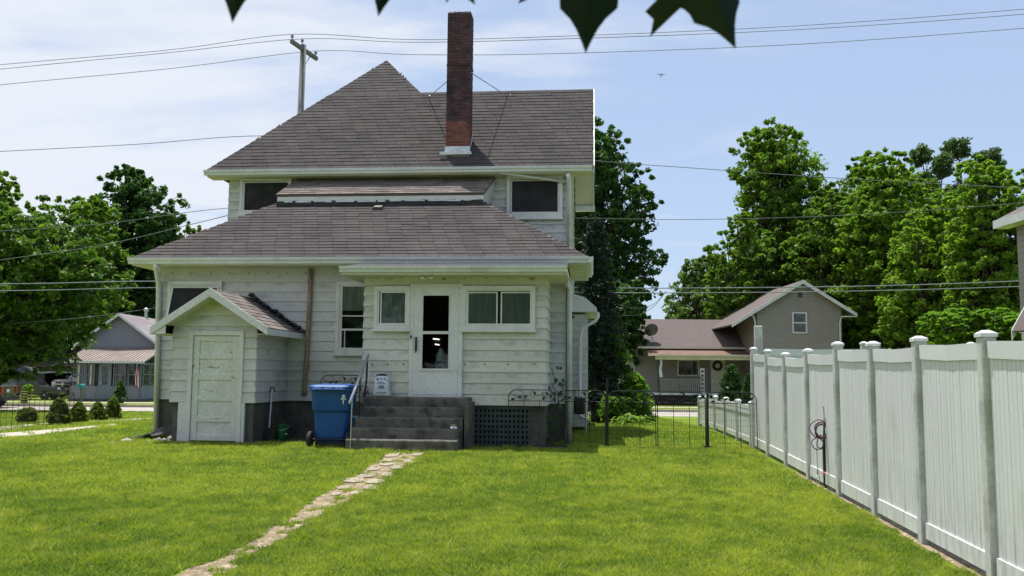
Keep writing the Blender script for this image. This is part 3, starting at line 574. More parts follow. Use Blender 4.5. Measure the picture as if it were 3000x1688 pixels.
# --- chimney
CX0, CX1, CY0, CY1 = -1.83, -1.265, 2.47, 2.92; CB = 6.40; CT = HZ(1342, 30, CY0); CH = .0668
nc = int((CT - CB) / CH); mb = MB(); mb.box(CX0 + .007, CX1 - .007, CY0 + .007, CY1 - .007, CB - .4, CB + nc * CH - .012); chim = ob('chimney', mb, M['mortardark'], house)
mb = MB(); mb.box(CX0 + .0045, CX1 - .0045, CY0 + .0045, CY1 - .0045, CB - .1, CB + 13 * CH); ob('mortar_joints', mb, M['mortar'], chim)
rest = MB(); J = .0045
for k in range(nc):
    z0 = CB + k * CH + J; z1 = CB + (k + 1) * CH - J
    if z0 < CB + .10: continue
    fr = [0, .1883, .3767, .565] if k % 2 else [0, .094, .2825, .471, .565]; dp = [.1, .275, .45] if k % 2 else [.0, .17, .35, .45]
    red = k < 13 - (k % 3 == 0) * 0; lean = 0.0
    for i in range(len(fr) - 1):
        o_ = random.uniform(-.004, .003); mb = MB(); mb.box(CX0 + fr[i] + (J if i else 0), CX0 + fr[i + 1] - (J if i < len(fr) - 2 else 0), CY0 + o_, CY0 + .1 - J, z0, z1)
        isred = k < 12 or (k == 12 and random.random() < .5)
        ob('brick', mb, M['brick'] if isred else M['brickdark'], chim)
        rest.box(CX0 + fr[i] + J, CX0 + fr[i + 1] - J, CY1 - .1 + J, CY1, z0, z1)
    for i in range(len(dp) - 1):
        y0 = CY0 + max(dp[i], .1 if k % 2 else 0.0) + (J if i or k % 2 else .1); y1 = CY0 + dp[i + 1] - J
        if y1 - y0 < .02: continue
        mb = MB(); mb.box(CX1 - .1, CX1 + random.uniform(-.003, .003), y0, y1, z0, z1)
        isred = k < 12
        ob('brick', mb, M['brick'] if isred else M['brickdark'], chim); rest.box(CX0, CX0 + .1, y0, y1, z0, z1)
o = ob('brick_backs', rest, M['brickdark'], chim); o['kind'] = 'stuff'
zt = CB + nc * CH; mb = MB()
for i in range(9):
    xx = CX0 + .04 + i * .06 + random.uniform(-.02, .02); mb.tube([(xx, CY0 + .04, zt - .02), (xx + random.uniform(-.03, .03), CY0 + .05, zt + random.uniform(.02, .05))], .007, 5)
mb.tube([(CX0 + .02, CY0 + .05, zt + .035), (CX1 - .02, CY0 + .06, zt + .03)], .006, 5); mb.tube([(CX0 + .12, CY0 + .05, zt + .005), (CX0 + .4, CY0 + .06, zt + .03)], .012, 5); ob('top_wire', mb, M['black'], chim)
mb = MB(); z_b = HZ(1340, 447, CY0 - .03)
for zb_ in (CB + 33.4 * CH,): mb.box(CX0 - .012, CX1 + .012, CY0 - .012, CY1 + .012, zb_, zb_ + .02)
ob('iron_band', mb, M['black'], chim)
mb = MB(); mb.add([(CX0 - .02, CY0 - .03, z_b), (CX1 + .02, CY0 - .03, z_b), (CX1 + .012, CY0 - .012, z_b + .155), (CX0 - .012, CY0 - .012, z_b + .155)], [(0, 1, 2, 3)])
mb.add([(CX1 + .016, CY0 - .03, z_b - .02), (CX1 + .016, CY1 + .05, z_b + .52), (CX1 + .012, CY1 + .05, z_b + .66), (CX1 + .012, CY0 - .012, z_b + .155)], [(0, 1, 2, 3)])
mb.box(CX0 - .13, CX1 + .06, CY0 - .075, CY0 - .03, z_b - .055, z_b + .012); fl = ob('chimney_flashing', mb, M['flash'], chim)
for (pa, pb) in (((1377, 213), (1490, 284)), ((1309, 238), (1253, 287))):
    q = plane_y(pb[0], pb[1], UE_Y, UE_Z, UM); xx = CX1 if pa[0] > 1340 else CX0; p_ = Vector((xx, CY0 + .1, HZ(pa[0], pa[1], CY0 + .1)))
    mb = MB(); mb.tube([p_, q], .011, 6); mb.tube([q + Vector((-.04, -.04, -.04)), q + Vector((.05, .03, .06))], .018, 6); ob('stay_rod', mb, M['galv'], chim)

# --- windows
def pane(parent, x0, x1, z0, z1, y, m='glass'):
    mb = MB(); mb.box(x0, x1, y - .004, y, z0, z1); return ob('pane', mb, M[m], parent)
def curtain(parent, x0, x1, z0, z1, y, m, waves=9, ragged=.0):
    n = 48; v = []; f = []
    for i in range(n + 1):
        a = i / n; yy = y + .0045 * math.sin(a * waves * 6.283 + 2 * math.sin(a * 9)) + .002 * math.sin(a * 40); xx = x0 + (x1 - x0) * a
        v += [(xx, yy, z0 + (random.uniform(0, ragged) if ragged else 0)), (xx, yy * 1, z1)]
    for i in range(n): f.append((2 * i, 2 * i + 2, 2 * i + 3, 2 * i + 1))
    mb = MB(); mb.add(v, f); return ob('curtain', mb, M[m], parent)
def px_rect(p, ly): x0, z1 = H(p[0], p[1], ly); x1, z0 = H(p[2], p[3], ly); return x0, x1, z0, z1
def window(outer, panes, ly, w=.055, sill=True, cur=None, screen=False, label=None):
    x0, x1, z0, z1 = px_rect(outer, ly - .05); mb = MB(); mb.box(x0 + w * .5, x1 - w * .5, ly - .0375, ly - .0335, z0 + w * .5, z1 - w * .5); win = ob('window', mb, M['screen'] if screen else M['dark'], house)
    if label: win['label'] = label
    mb = MB(); mb.rect_frame(x0, x1, z0, z1, ly - .088, ly - .022, w); mb.rect_frame(x0 + w - .0, x1 - w + .0, z0 + w, z1 - w, ly - .078, ly - .03, .028, .045); fr = ob('frame', mb, M['trim'], win); bevel(fr, .004, 1)
    for p in panes:
        a0, a1, b0, b1 = px_rect(p, ly - .05)
        mb = MB(); mb.rect_frame(a0 - .022, a1 + .022, b0 - .03, b1 + .022, ly - .070, ly - .0385, .024, .032); ob('sash', mb, M['trim'], win)
        if not screen: pane(win, a0, a1, b0, b1, ly - .057)
        if cur: curtain(win, a0, a1, b0 + .0, b1, ly - .0475, cur, 7)
    if sill:
        mb = MB(); mb.box(x0 - .035, x1 + .02, ly - .115, ly - .02, z0 - .045, z0 - .001); sl_ = ob('sill', mb, M['trim'], win); bevel(sl_, .006, 1)
    return win
PF = PY
window((1098, 839, 1201, 965), [(1119, 858, 1189, 957)], PF, .07, cur='curtain')
window((1355, 838, 1568, 967), [(1373, 859, 1454, 950), (1471, 859, 1553, 951)], PF, .07, cur='curtain')
window((706, 521, 852, 628), [(718, 536, 844, 621)], UY, .06, sill=True, screen=True)
window((1485, 516, 1648, 638), [(1500, 531, 1634, 621)], UY, .06, sill=True, screen=True)
w2 = window((987, 825, 1085, 1037), [], 0, .075)
x0, x1, z0, z1 = px_rect((1001, 836, 1072, 1024), -.05); zm = HZ(1030, 926, -.05); zr = HZ(1030, 966, -.05)
mb = MB(); mb.rect_frame(x0, x1, z0, z1, -.070, -.039, .03); mb.box(x0 + .03, x1 - .03, -.072, -.039, zm - .012, zm + .012); mb.box(x0 + .03, x1 - .03, -.075, -.039, zr - .02, zr + .02); mb.box(x0 + .09, x0 + .105, -.074, -.039, z0 + .03, zr - .02); ob('sash', mb, M['trim'], w2)
curtain(w2, x0 + .03, x1 - .03, HZ(1030, 910, -.05), z1 - .03, -.0475, 'curtain2', 5); pane(w2, x0 + .03, x1 - .03, zm + .012, z1 - .03, -.058); pane(w2, x0 + .03, x1 - .03, zr + .02, zm - .012, -.062); pane(w2, x0 + .105, x1 - .03, z0 + .03, zr - .02, -.065)
w1 = window((494, 824, 646, 960), [], 0, .075, sill=False)
x0, x1, z0, z1 = px_rect((507, 838, 640, 950), -.05); mb = MB(); mb.rect_frame(x0, x1, z0 - z1, 0, -.03, .0, .035); sash = ob('sash', mb, M['trim'], w1, loc=(0, -.07, z1 - .02), rot=(R_(-17), 0, 0))
mb = MB(); mb.box(x0 + .036, x1 - .036, -.016, -.012, z0 - z1 + .036, -.036); ob('pane', mb, M['screen'], w1, loc=(0, -.07, z1 - .02), rot=(R_(-17), 0, 0))
# --- porch
DX0, DX1, DZ0, DZ1 = px_rect((1204, 832, 1353, 1172), PF - .03)
PTOP = 3.28
mb = MB(); mb.box(PX0, DX0 + .02, PY, PY + .10, Z0, PTOP); mb.box(DX1 - .02, PX1, PY, PY + .10, Z0, PTOP); mb.box(DX0 + .02, DX1 - .02, PY, PY + .1, DZ1 - .02, PTOP); mb.box(PX0, PX0 + .1, PY + .1, -.03, Z0, PTOP); mb.box(PX1 - .1, PX1, PY + .1, -.03, Z0, PTOP)
porch = ob('porch_wall', mb, M['siding_mildew'], house)
siding(porch, (0, PY, 0), (1, 0, 0), (0, -1, 0), PX0, PX1, Z0, PTOP, M['siding_mildew'], holes=[(DX0, DX1, .3, DZ1)], top=Z0 + EXPO * 11)
siding(porch, (PX1, 0, 0), (0, 1, 0), (1, 0, 0), PY - .02, -.03, Z0, PTOP, M['siding_mildew'], top=Z0 + EXPO * 11)
siding(porch, (PX0, 0, 0), (0, 1, 0), (-1, 0, 0), PY - .02, -.03, Z0, PTOP, M['siding_mildew'])
mb = MB(); mb.box(PX0 + .1, PX1 - .1, PY + .1, -.03, Z0, .88); mb.box(PX0 + .1, PX1 - .1, -.05, -.03, .88, PTOP); mb.box(PX0 + .1, PX0 + .12, PY + .1, -.05, .88, PTOP); mb.box(PX1 - .12, PX1 - .1, PY + .1, -.05, .88, PTOP); mb.box(PX0 + .1, PX1 - .1, PY + .1, -.03, PTOP - .05, PTOP); ob('porch_interior', mb, M['darkroom'], house)
PE_Y = -1.88; pez = HZ(1300, 781, PE_Y)
mb = MB(); xl, xr = HX(1000, 785, PE_Y), HX(1662, 785, PE_Y)
mb.slab([(xl, PE_Y, pez), (xr, PE_Y, pez), (xr, LE_Y - .12, LE_Z - .135), (xl, LE_Y - .12, LE_Z - .135)], .03); ob('porch_roof', mb, M['tar'], house)
gutter(xl - .02, xr, PE_Y - .003, pez - .004, h=.10, d=.10); mb = MB(); mb.box(xl, xr - .02, PE_Y, PE_Y + .03, pez - .15, pez - .035); mb.box(xr - .02, xr, PE_Y, LE_Y - .15, pez - .13, pez - .03); ob('fascia', mb, M['trim'], house)
mb = MB(); mb.box(xl, xr - .02, PE_Y + .03, -.03, pez - .15, pez - .135); ob('soffit', mb, M['soffit'], house)
# storm door
yd = PF - .03; door = None
mb = MB(); mb.box(DX0, DX0 + .075, yd - .045, PF - .0, DZ0 - .01, DZ1); mb.box(DX1 - .075, DX1, yd - .045, PF, DZ0 - .01, DZ1); mb.box(DX0 + .075, DX1 - .075, yd - .045, PF, DZ1 - .07, DZ1); o = ob('door_trim', mb, M['trim'], house); bevel(o, .006, 1)
a0, a1, b0, b1 = px_rect((1214, 842, 1341, 1157), yd); U = px_rect((1241, 866, 1316, 971), yd); Lw = px_rect((1240, 979, 1314, 1081), yd)
gx0, gx1 = U[0], U[1]
mb = MB(); mb.box(a0, gx0, yd - .035, yd, b0, b1); mb.box(gx1, a1, yd - .035, yd, b0, b1); mb.box(gx0, gx1, yd - .035, yd, U[3], b1); mb.box(gx0, gx1, yd - .035, yd, b0, Lw[2]); door = ob('storm_door', mb, M['door_paint'], house)
mb = MB(); mb.rect_frame(gx0 - .012, gx1 + .012, Lw[2] - .012, U[3] + .012, yd - .046, yd - .03, .016); mb.box(gx0 + .004, gx1 - .004, yd - .046, yd - .03, Lw[3], U[2]); mb.box(gx0 - .06, gx1 + .06, yd - .055, yd - .035, Lw[2] - .035, Lw[2] - .012); ob('glazing_frame', mb, M['trim'], door)
pane(door, gx0 + .002, gx1 - .002, U[2] - .003, U[3] + .003, yd - .012); pane(door, gx0 + .002, gx1 - .002, Lw[2] - .002, Lw[3] + .003, yd - .016)
hx, hz = H(1220, 1010, yd); mb = MB(); mb.box(hx - .014, hx + .018, yd - .075, yd - .035, hz - .12, hz + .14); mb.tube([(hx, yd - .09, hz - .16), (hx, yd - .10, hz - .06), (hx + .02, yd - .06, hz - .02)], .009, 6); ob('handle', mb, M['black'], door)
mb = MB(); mb.box(a0 - .02, a1 + .02, yd - .05, PF, b0 - .065, b0 - .006); ob('threshold', mb, M['trim'], house)
bx, bz = H(1204, 987, yd - .05); mb = MB(); mb.box(bx - .013, bx + .013, yd - .06, yd - .045, bz - .03, bz + .03); ob('doorbell', mb, M['black'], house)
# flood lamp under the porch eave
fx, fz = H(1255, 802, -1.6); mb = MB(); mb.box(fx - .05, fx + .05, -1.66, -1.5, fz + .0, fz + .035); lamp = ob('flood_lamp', mb, M['black'], house)
for s in (-1, 1):
    mb = MB(); mb.tube([(fx, -1.58, fz + .01), (fx + s * .05, -1.66, fz - .03), (fx + s * .08, -1.72, fz - .06)], [.012, .02, .035], 10); ob('lamp_arm', mb, M['black'], lamp)
    mb = MB(); mb.lathe([(.028, 0), (.034, -.03), (.02, -.05), (.0, -.055)], 10, (fx + s * .082, -1.725, fz - .065)); ob('bulb', mb, M['white'], lamp)
for i, (qx, qy) in enumerate(((1302, 818), (1560, 817))):
    rx, rz = H(qx, qy, PF - .03); mb = MB(); mb.prism([(rx - .04, PF - .03, rz), (rx, PF - .03, rz - .022), (rx + .04, PF - .03, rz), (rx, PF - .03, rz + .022)], (0, -.015, 0)); ob('wall_bracket', mb, M['copper'], house)
mb = MB()   # nail heads in the siding
for qx in list(range(505, 900, 56)): x_, z_ = H(qx, 801, -.02); mb.box(x_ - .012, x_ + .012, -.026, -.012, z_ - .012, z_ + .012)
for qx in range(1110, 1570, 63): x_, z_ = H(qx, 815.5, PF - .02); mb.box(x_ - .01, x_ + .01, PF - .026, PF - .012, z_ - .01, z_ + .01)
for qx in (1090, 1136, 1182, 1362, 1420, 1488, 1566): x_, z_ = H(qx, 1067, PF - .02); mb.box(x_ - .011, x_ + .011, PF - .028, PF - .012, z_ - .011, z_ + .011)
for qx in (1542, 1592): x_, z_ = H(qx, 648, UY - .02); mb.box(x_ - .012, x_ + .012, UY - .028, UY - .012, z_ - .014, z_ + .014)
ob('nail_heads', mb, M['concrete'], house)
# lattice skirting under the porch
xl, xr = HX(1377, 1250, PY + .06), HX(1562, 1250, PY + .06); zb, zt = -.02, .70; lat = MB(); lat.box(xl - .02, xr + .02, PY + .30, PY + .32, -.05, zt); lattice = ob('lattice', lat, M['dark'], house)
nx_ = 15
for i in range(nx_ + 1):
    x = xl + (xr - xl) * i / nx_; mb = MB(); mb.box(x - .021, x + .021, PY + .058, PY + .066, zb, zt); ob('slat', mb, M['lattice'], lattice)
for i in range(8):
    z = zb + .03 + (zt - .05 - zb) * i / 7; mb = MB(); mb.box(xl - .02, xr + .02, PY + .048, PY + .0575, z - .019, z + .019); ob('slat', mb, M['lattice'], lattice)
mb = MB(); mb.box(xl - .03, xr + .03, PY + .03, PY + .1, zt - .03, Z0); ob('skirt_rail', mb, M['concrete'], house)
# --- downspouts and pipes
def dpipe(pts, w, d, m, name='downspout', parent=house):
    mb = MB(); mb.tube([Vector(p) for p in pts], w / 1.6, 8); return ob(name, mb, M[m], parent, smooth=True)
xa, za = H(470, 792, -.45); xb = HX(466, 840, -.06)
dpipe([(xa - .06, -.55, 3.5), (xa - .06, -.52, 3.42), (xb + .01, -.12, 3.16), (xb, -.07, 3.06), (HX(457, 1265, -.07), -.07, -.02)], .085, .06, 'gutter')
xa = HX(1668, 1000, -.07); dpipe([(HX(1648, 800, -.5), -.55, 3.48), (HX(1650, 830, -.4), -.45, 3.25), (xa, -.1, 3.05), (xa, -.07, 2.9), (xa, -.07, .0)], .085, .06, 'gutter')
xa = LX1 - .03; dpipe([(xa - .02, UE_Y - .06, 5.9), (xa, UE_Y + .0, 5.8), (xa, UY - .09, 5.62), (xa, UY - .08, 4.05)], .085, .06, 'gutter')
p1 = H(1466, 508, UY - .3); p2 = H(1672, 535, UY - .1); dpipe([(p1[0], UY - .35, p1[1]), (p2[0], UY - .10, p2[1])], .05, .05, 'gutter', 'drain_pipe')
xa = HX(903, 900, -.07); dpipe([(xa + .03, -.07, 3.45), (xa + .02, -.07, 2.5), (xa, -.075, 1.6), (HX(893, 1090, -.07), -.07, 1.05), (HX(892, 1140, -.07), -.07, .95), (HX(891, 1160, -.07), -.06, .86)], .075, .06, 'copper', 'vent_pipe')
mb = MB()
for zz in (3.2, 2.35, 1.45): mb.lathe([(.056, -.02), (.056, .02)], 8, (xa + .012, -.07, zz))
ob('pipe_collar', mb, M['copper'], house)
mb = MB(); xa = HX(1660, 1000, -.04); mb.tube([(xa, -.04, 3.05), (xa + .003, -.04, 2.2), (xa - .004, -.04, 1.4), (xa - .01, -.04, .75), (xa - .01, -.05, .3)], .007, 5); ob('cable', mb, M['black'], house)
# --- bay at the side
mb = MB(); mb.box(LX1 + .03, 1.50, 3.3, 5.5, .1, 2.75); bay = ob('bay', mb, M['siding'], house)
siding(bay, (0, 3.3, 0), (1, 0, 0), (0, -1, 0), LX1 + .03, 1.52, Z0, 2.75, M['siding'])
mb = MB(); mb.prism([(LX1, 3.1, 3.24), (1.45, 3.1, 3.14), (1.72, 3.1, 2.90), (1.74, 3.1, 2.80), (LX1, 3.1, 2.80)], (0, 2.6, 0)); ob('bay_roof', mb, M['trim'], bay)
mb = MB(); mb.tube([(1.74, 3.0, 2.78), (1.76, 3.0, 2.68), (1.70, 3.0, 2.58), (1.40, 3.1, 2.42), (1.34, 3.15, 2.2), (1.33, 3.2, .5), (1.36, 3.1, .35), (1.52, 2.9, .28)], .04, 8); ob('downspout', mb, M['gutter'], bay, smooth=True)
mb = MB(); mb.prism([(LX1 + .03, .55, HZ(1680, 918, .5)), (LX1 + .03, .55, HZ(1680, 941, .5)), (LX1 + .16, .5, HZ(1680, 928, .5))], (0, .03, 0)); ob('rust_plaque', mb, M['brick'], house)
# gas meter on the side wall
mb = MB(); mb.cbox(LX1 + .10, LX1 + .34, 1.9, 2.1, .45, .82, .03); mb.lathe([(.09, 1.86), (.09, 1.9)], 14, (LX1 + .22, 0, .68), 'y'); gmt = ob('gas_meter', mb, M['blackplastic'], house); mb = MB(); mb.tube([(LX1 + .16, 2, .82), (LX1 + .16, 2, 1.0), (LX1 + .03, 2, 1.02)], .02, 8); mb.tube([(LX1 + .28, 2, .82), (LX1 + .28, 2, .95), (LX1 + .36, 2, .9), (LX1 + .36, 2, -.05)], .02, 8); ob('meter_pipe', mb, M['galv'], gmt)

# --- cellar entry built against the back wall
def cz(x): return None
ax, az = H(619, 846, -2.02); lx_, lz_ = H(437, 957, -2.02); rx_, rz_ = H(787, 962, -2.02)
sl_s = (az - rz_) / (rx_ - ax); SLOP = ((az - lz_) / (ax - lx_) + sl_s) / 2
lx_ = ax - (rx_ - ax) * 1.0; lz_ = rz_
def gable_lim(z): d = (az - .09 - z) / SLOP; return (max(SX0, ax - d), min(SX1, ax + d))
Dx0, Dx1, Dz0, Dz1 = px_rect((556, 970, 703, 1296), SY - .03)
mb = MB(); mb.box(SX0, Dx0 + .04, SY, SY + .1, Z0, 2.3); mb.box(Dx1 - .04, SX1, SY, SY + .1, Z0, 2.3); mb.box(SX1 - .1, SX1, SY + .1, -.03, Z0, 2.3); mb.box(SX0, SX0 + .1, SY + .1, -.03, Z0, 2.3)
mb.prism([(SX0, SY, 2.0), (SX1, SY, 2.0), (SX1, SY, az - .1 - (SX1 - ax) * SLOP), (ax, SY, az - .1), (SX0, SY, az - .1 - (ax - SX0) * SLOP)], (0, .1, 0)) if False else None
top_z = min(az - .12 - (SX1 - ax) * SLOP, az - .12 - (ax - SX0) * SLOP)
mb.prism([(SX0, SY + .002, Dz1), (SX1, SY + .002, Dz1), (SX1, SY + .002, az - .12 - (SX1 - ax) * SLOP), (ax, SY + .002, az - .12), (SX0, SY + .002, az - .12 - (ax - SX0) * SLOP)], (0, .09, 0))
entry = ob('cellar_entry', mb, M['siding'], house)
siding(entry, (0, SY, 0), (1, 0, 0), (0, -1, 0), SX0, SX1, Z0, az - .14, M['siding'], lim=gable_lim, holes=[(Dx0, Dx1, .2, Dz1)])
siding(entry, (SX1, 0, 0), (0, 1, 0), (1, 0, 0), SY - .02, -.03, Z0, az - .12 - (SX1 - ax) * SLOP, M['siding'])
siding(entry, (SX0, 0, 0), (0, 1, 0), (-1, 0, 0), SY - .02, -.03, Z0, 2.1, M['siding'])
mb = MB(); mb.box(Dx0, Dx0 + .08, SY - .05, SY + .05, -.05, Dz1); mb.box(Dx1 - .08, Dx1, SY - .05, SY + .05, -.05, Dz1); mb.box(Dx0 + .08, Dx1 - .08, SY - .05, SY + .05, Dz1 - .08, Dz1)
mb.box(Dx0 - .16, Dx0, SY - .035, SY + .03, -.05, Z0 - .004); mb.box(Dx1, Dx1 + .06, SY - .035, SY + .03, -.05, Z0 - .004); ob('door_trim', mb, M['trim'], entry)
d0, d1 = Dx0 + .085, Dx1 - .085; dz0, dz1 = .03, Dz1 - .085; mb = MB(); y1 = SY + .02; mb.box(d0, d0 + .12, y1 - .04, y1, dz0, dz1); mb.box(d1 - .12, d1, y1 - .04, y1, dz0, dz1)
for i in range(6):
    zc = dz0 + (dz1 - dz0) * i / 5; hh = .11 if i in (0, 5) else .05; za_, zb_ = max(dz0, zc - hh), min(dz1, zc + hh); mb.box(d0 + .12, d1 - .12, y1 - .04, y1, za_, zb_)
mb.box(d0 + .12, d1 - .12, y1 - .022, y1 - .006, dz0 + .02, dz1 - .02); o = ob('cellar_door', mb, M['peel'], entry); bevel(o, .006, 1)
# roof of the entry
mb = MB(); eR, eL = rx_ + .0, lx_; yb = -.03
mb.slab([(eR, -2.04, rz_), (eR, yb, rz_), (ax, yb, az), (ax, -2.04, az)], .05); mb.slab([(eL, yb, rz_), (eL, -2.04, rz_), (ax, -2.04, az), (ax, yb, az)], .05); ob('entry_roof', mb, M['shingle2'], entry)
sR = math.hypot(eR - ax, az - rz_); stf = MB()
vv = Vector((ax - eR, 0, az - rz_)).normalized(); nn = Vector((0, 1, 0)).cross(vv) * -1
nn = Vector((SLOP, 0, 1)).normalized()
for r in range(int(sR / .142) + 1):
    v0 = r * .142; v1 = min(v0 + .16, sR); y = -2.06 - (r % 2) * .15
    while y < -.05:
        y0, y1_ = max(y + .003, -2.06), min(y + .302, -.05); y += .305
        if y1_ - y0 < .03: continue
        tarry = y0 > -.55
        b0_ = Vector((eR, 0, rz_)) + vv * v0; b1_ = Vector((eR, 0, rz_)) + vv * v1; h = random.uniform(.012, .017)
        one = MB(); one.cur = random.random(); one.add([b0_ + Vector((0, y0, 0)), b0_ + Vector((0, y1_, 0)), b0_ + nn * h + Vector((0, y1_, 0)), b0_ + nn * h + Vector((0, y0, 0)), b1_ + nn * .004 + Vector((0, y1_, 0)), b1_ + nn * .004 + Vector((0, y0, 0))], [(0, 1, 2, 3), (3, 2, 4, 5), (1, 4, 2), (0, 3, 5)])
        ob('shingle', one, M['tar'] if tarry else M['shingle2'], entry)
mb = MB(); random.seed(5); 
for i in range(14):          # lumpy tar along the joint with the wall
    t = i / 13; p = Vector((ax + (eR - ax) * t, -.06 + random.uniform(-.04, .02), az + (rz_ - az) * t + random.uniform(.02, .05))); mb.lathe([(.0, -.03), (random.uniform(.05, .09), .0), (random.uniform(.02, .05), random.uniform(.03, .06)), (0, .065)], 7, tuple(p))
ob('tar_bead', mb, M['tar'], entry)
for s, xx in ((1, eR), (-1, eL)):
    mb = MB(); d = Vector((xx - ax, 0, rz_ - az)); 
    mb.add([(ax, -2.075, az + .012), (xx, -2.075, rz_ + .012), (xx, -2.075, rz_ - .13), (ax, -2.075, az - .145), (ax, -2.045, az + .012), (xx, -2.045, rz_ + .012), (xx, -2.045, rz_ - .13), (ax, -2.045, az - .145)], [(0, 1, 2, 3), (4, 7, 6, 5), (0, 4, 5, 1), (3, 2, 6, 7), (1, 5, 6, 2)]); ob('rake_board', mb, M['trim'], entry)
mb = MB(); mb.box(eR - .025, eR + .012, -2.04, -.05, rz_ - .12, rz_ - .005); mb.box(eL - .012, eL + .025, -2.04, -.05, rz_ - .12, rz_ - .005); ob('eave_board', mb, M['trim'], entry)
mb = MB(); mb.slab([(SX1, -2.04, rz_ - .10), (eR - .03, -2.04, rz_ - .10), (eR - .03, -.04, rz_ - .10), (SX1, -.04, rz_ - .10)], .01); mb.slab([(ax, -2.04, az - .14), (SX1 + .0, -2.04, az - .14 - (SX1 - ax) * SLOP), (SX1, SY, az - .14 - (SX1 - ax) * SLOP), (ax, SY, az - .14)], .01); mb.slab([(SX0, -2.04, az - .14 - (ax - SX0) * SLOP), (ax, -2.04, az - .14), (ax, SY, az - .14), (SX0, SY, az - .14 - (ax - SX0) * SLOP)], .01)
mb.slab([(eL + .03, -2.04, rz_ - .10), (SX0, -2.04, rz_ - .10), (SX0, -.04, rz_ - .10), (eL + .03, -.04, rz_ - .10)], .01); ob('soffit', mb, M['soffit'], entry)

mb = MB()
for xw, xe in ((SX0, eL),): zt_ = az - .13 - abs(ax - xw) * SLOP; mb.prism([(xw, -2.044, rz_ - .112), (xe, -2.044, rz_ - .112), (xe, -2.044, rz_ - .09), (xw, -2.044, zt_)], (0, .02, 0))
ob('eave_return', mb, M['trim'], entry)
# ------------------------------------------------------------------ concrete steps, handrail
steps = thing('concrete_steps', 'worn grey concrete steps leading up to the white storm door', 'steps', tuple(HO), -TH)
SP = [(1014, 1340), (1026, 1343), (1040, 1355), (1052, 1363), (1063, 1375)]
sy = [-2.67, -2.42, -2.17, -1.92, -1.68]
for k in range(5):
    z1 = .176 * (k + 1); yb = sy[k + 1] if k < 4 else PY - .03
    mb = MB(); x0 = HX(SP[k][0], 1250, sy[k]); x1 = HX(SP[k][1], 1250, sy[k]); n = 14
    # slightly broken nosing
    pts = []
    for i in range(n + 1): pts.append((x0 + (x1 - x0) * i / n, sy[k] + random.uniform(-.008, .008), z1 - random.uniform(0, .006)))
    v = []; 
    for (x, y, z) in pts: v += [(x, y + .004, -.15), (x, y, z - .02), (x, y + .018, z), (x, yb + .02, z + .002), (x, yb + .02, -.15)]
    f = []
    for i in range(n):
        for j in range(5): f.append((5 * i + j, 5 * i + 5 + j, 5 * i + 5 + (j + 1) % 5, 5 * i + (j + 1) % 5))
    f += [(4, 3, 2, 1, 0), tuple(5 * n + j for j in range(5))]; mb.add(v, f); ob('step', mb, M['step'], steps)
xr1 = HX(1375, 1250, sy[4]); mb = MB(); mb.box(xr1 - .02, xr1 + .06, -2.2, PY - .03, -.15, .80); ob('cheek_wall', mb, M['concrete'], steps)
rail = thing('handrail', 'galvanised pipe handrail on thin posts at the left of the steps', 'handrail', tuple(HO), -TH)
A_ = (HX(1024, 1182, -2.75), -2.75, HZ(1024, 1182, -2.75)); B_ = (HX(1079, 1041, -1.55), -1.55, HZ(1079, 1041, -1.55))
mb = MB(); mb.tube([A_, B_], .026, 10); ob('rail', mb, M['galv'], rail, smooth=True)
mb = MB(); mb.tube([(A_[0] + .03, A_[1] + .06, A_[2] + .05), (A_[0] + .01, A_[1] + .08, -.05)], .012, 8); ob('post', mb, M['galv'], rail)
mb = MB(); mb.tube([(B_[0] - .02, B_[1] + .02, B_[2]), (B_[0] - .03, B_[1] + .03, 1.2), (B_[0] - .05, B_[1], .87)], .02, 8); ob('post', mb, M['black'], rail)
mb = MB(); c_ = Vector(A_).lerp(Vector(B_), .55); mb.tube([c_, (c_.x, c_.y, .3)], .012, 8); ob('post', mb, M['black'], rail)
# ------------------------------------------------------------------ tall white vinyl fence
def make_post(parent, P, h, w=.108, m='vinylpost', cap=True):
    mb = MB(); mb.cbox(-w / 2, w / 2, -w / 2, w / 2, -.1, h, .008); o = ob('post', mb, M[m], parent, loc=P, rot=(0, 0, -TH))
    if cap:
        mb = MB(); e = w / 2 + .008; mb.box(-e, e, -e, e, h, h + .028)
        mb.add([(-e, -e, h + .028), (e, -e, h + .028), (e, e, h + .028), (-e, e, h + .028), (-e * .35, -e * .35, h + .052), (e * .35, -e * .35, h + .052), (e * .35, e * .35, h + .052), (-e * .35, e * .35, h + .052)], [(0, 1, 5, 4), (1, 2, 6, 5), (2, 3, 7, 6), (3, 0, 4, 7), (4, 5, 6, 7)]); ob('cap', mb, M['vinyl'], o)
    return o
def rail_between(parent, A, B, z0, z1, t, name='rail', m='vinyl'):
    A, B = Vector(A), Vector(B); d = (B - A); d.z = 0; d.normalize(); n = Vector((d.y, -d.x, 0)); k = Vector((0, 0, 1)); v = []
    for P in (A, B):
        for sgn, z in ((-1, z0), (1, z0), (1, z1), (-1, z1)): v.append(P + n * (sgn * t / 2) + k * z)
    mb = MB(); mb.add(v, [(0, 1, 2, 3), (7, 6, 5, 4)] + [(i, 4 + i, 4 + (i + 1) % 4, (i + 1) % 4) for i in range(4)]); return ob(name, mb, M[m], parent)
fence = thing('vinyl_fence', 'tall white vinyl privacy fence with capped posts along the lawn', 'fence', (0, 0, 0))
FY = [5.35, 6.74, 8.13, 9.47, 10.83, 12.33, 13.76, 15.16, 16.5]
posts = [fpt(y) for y in FY]; HP = [1.83, 1.82, 1.81, 1.785, 1.805, 1.735, 1.69, 1.75, 1.80]
for P, h in zip(posts, HP): make_post(fence, P, h)
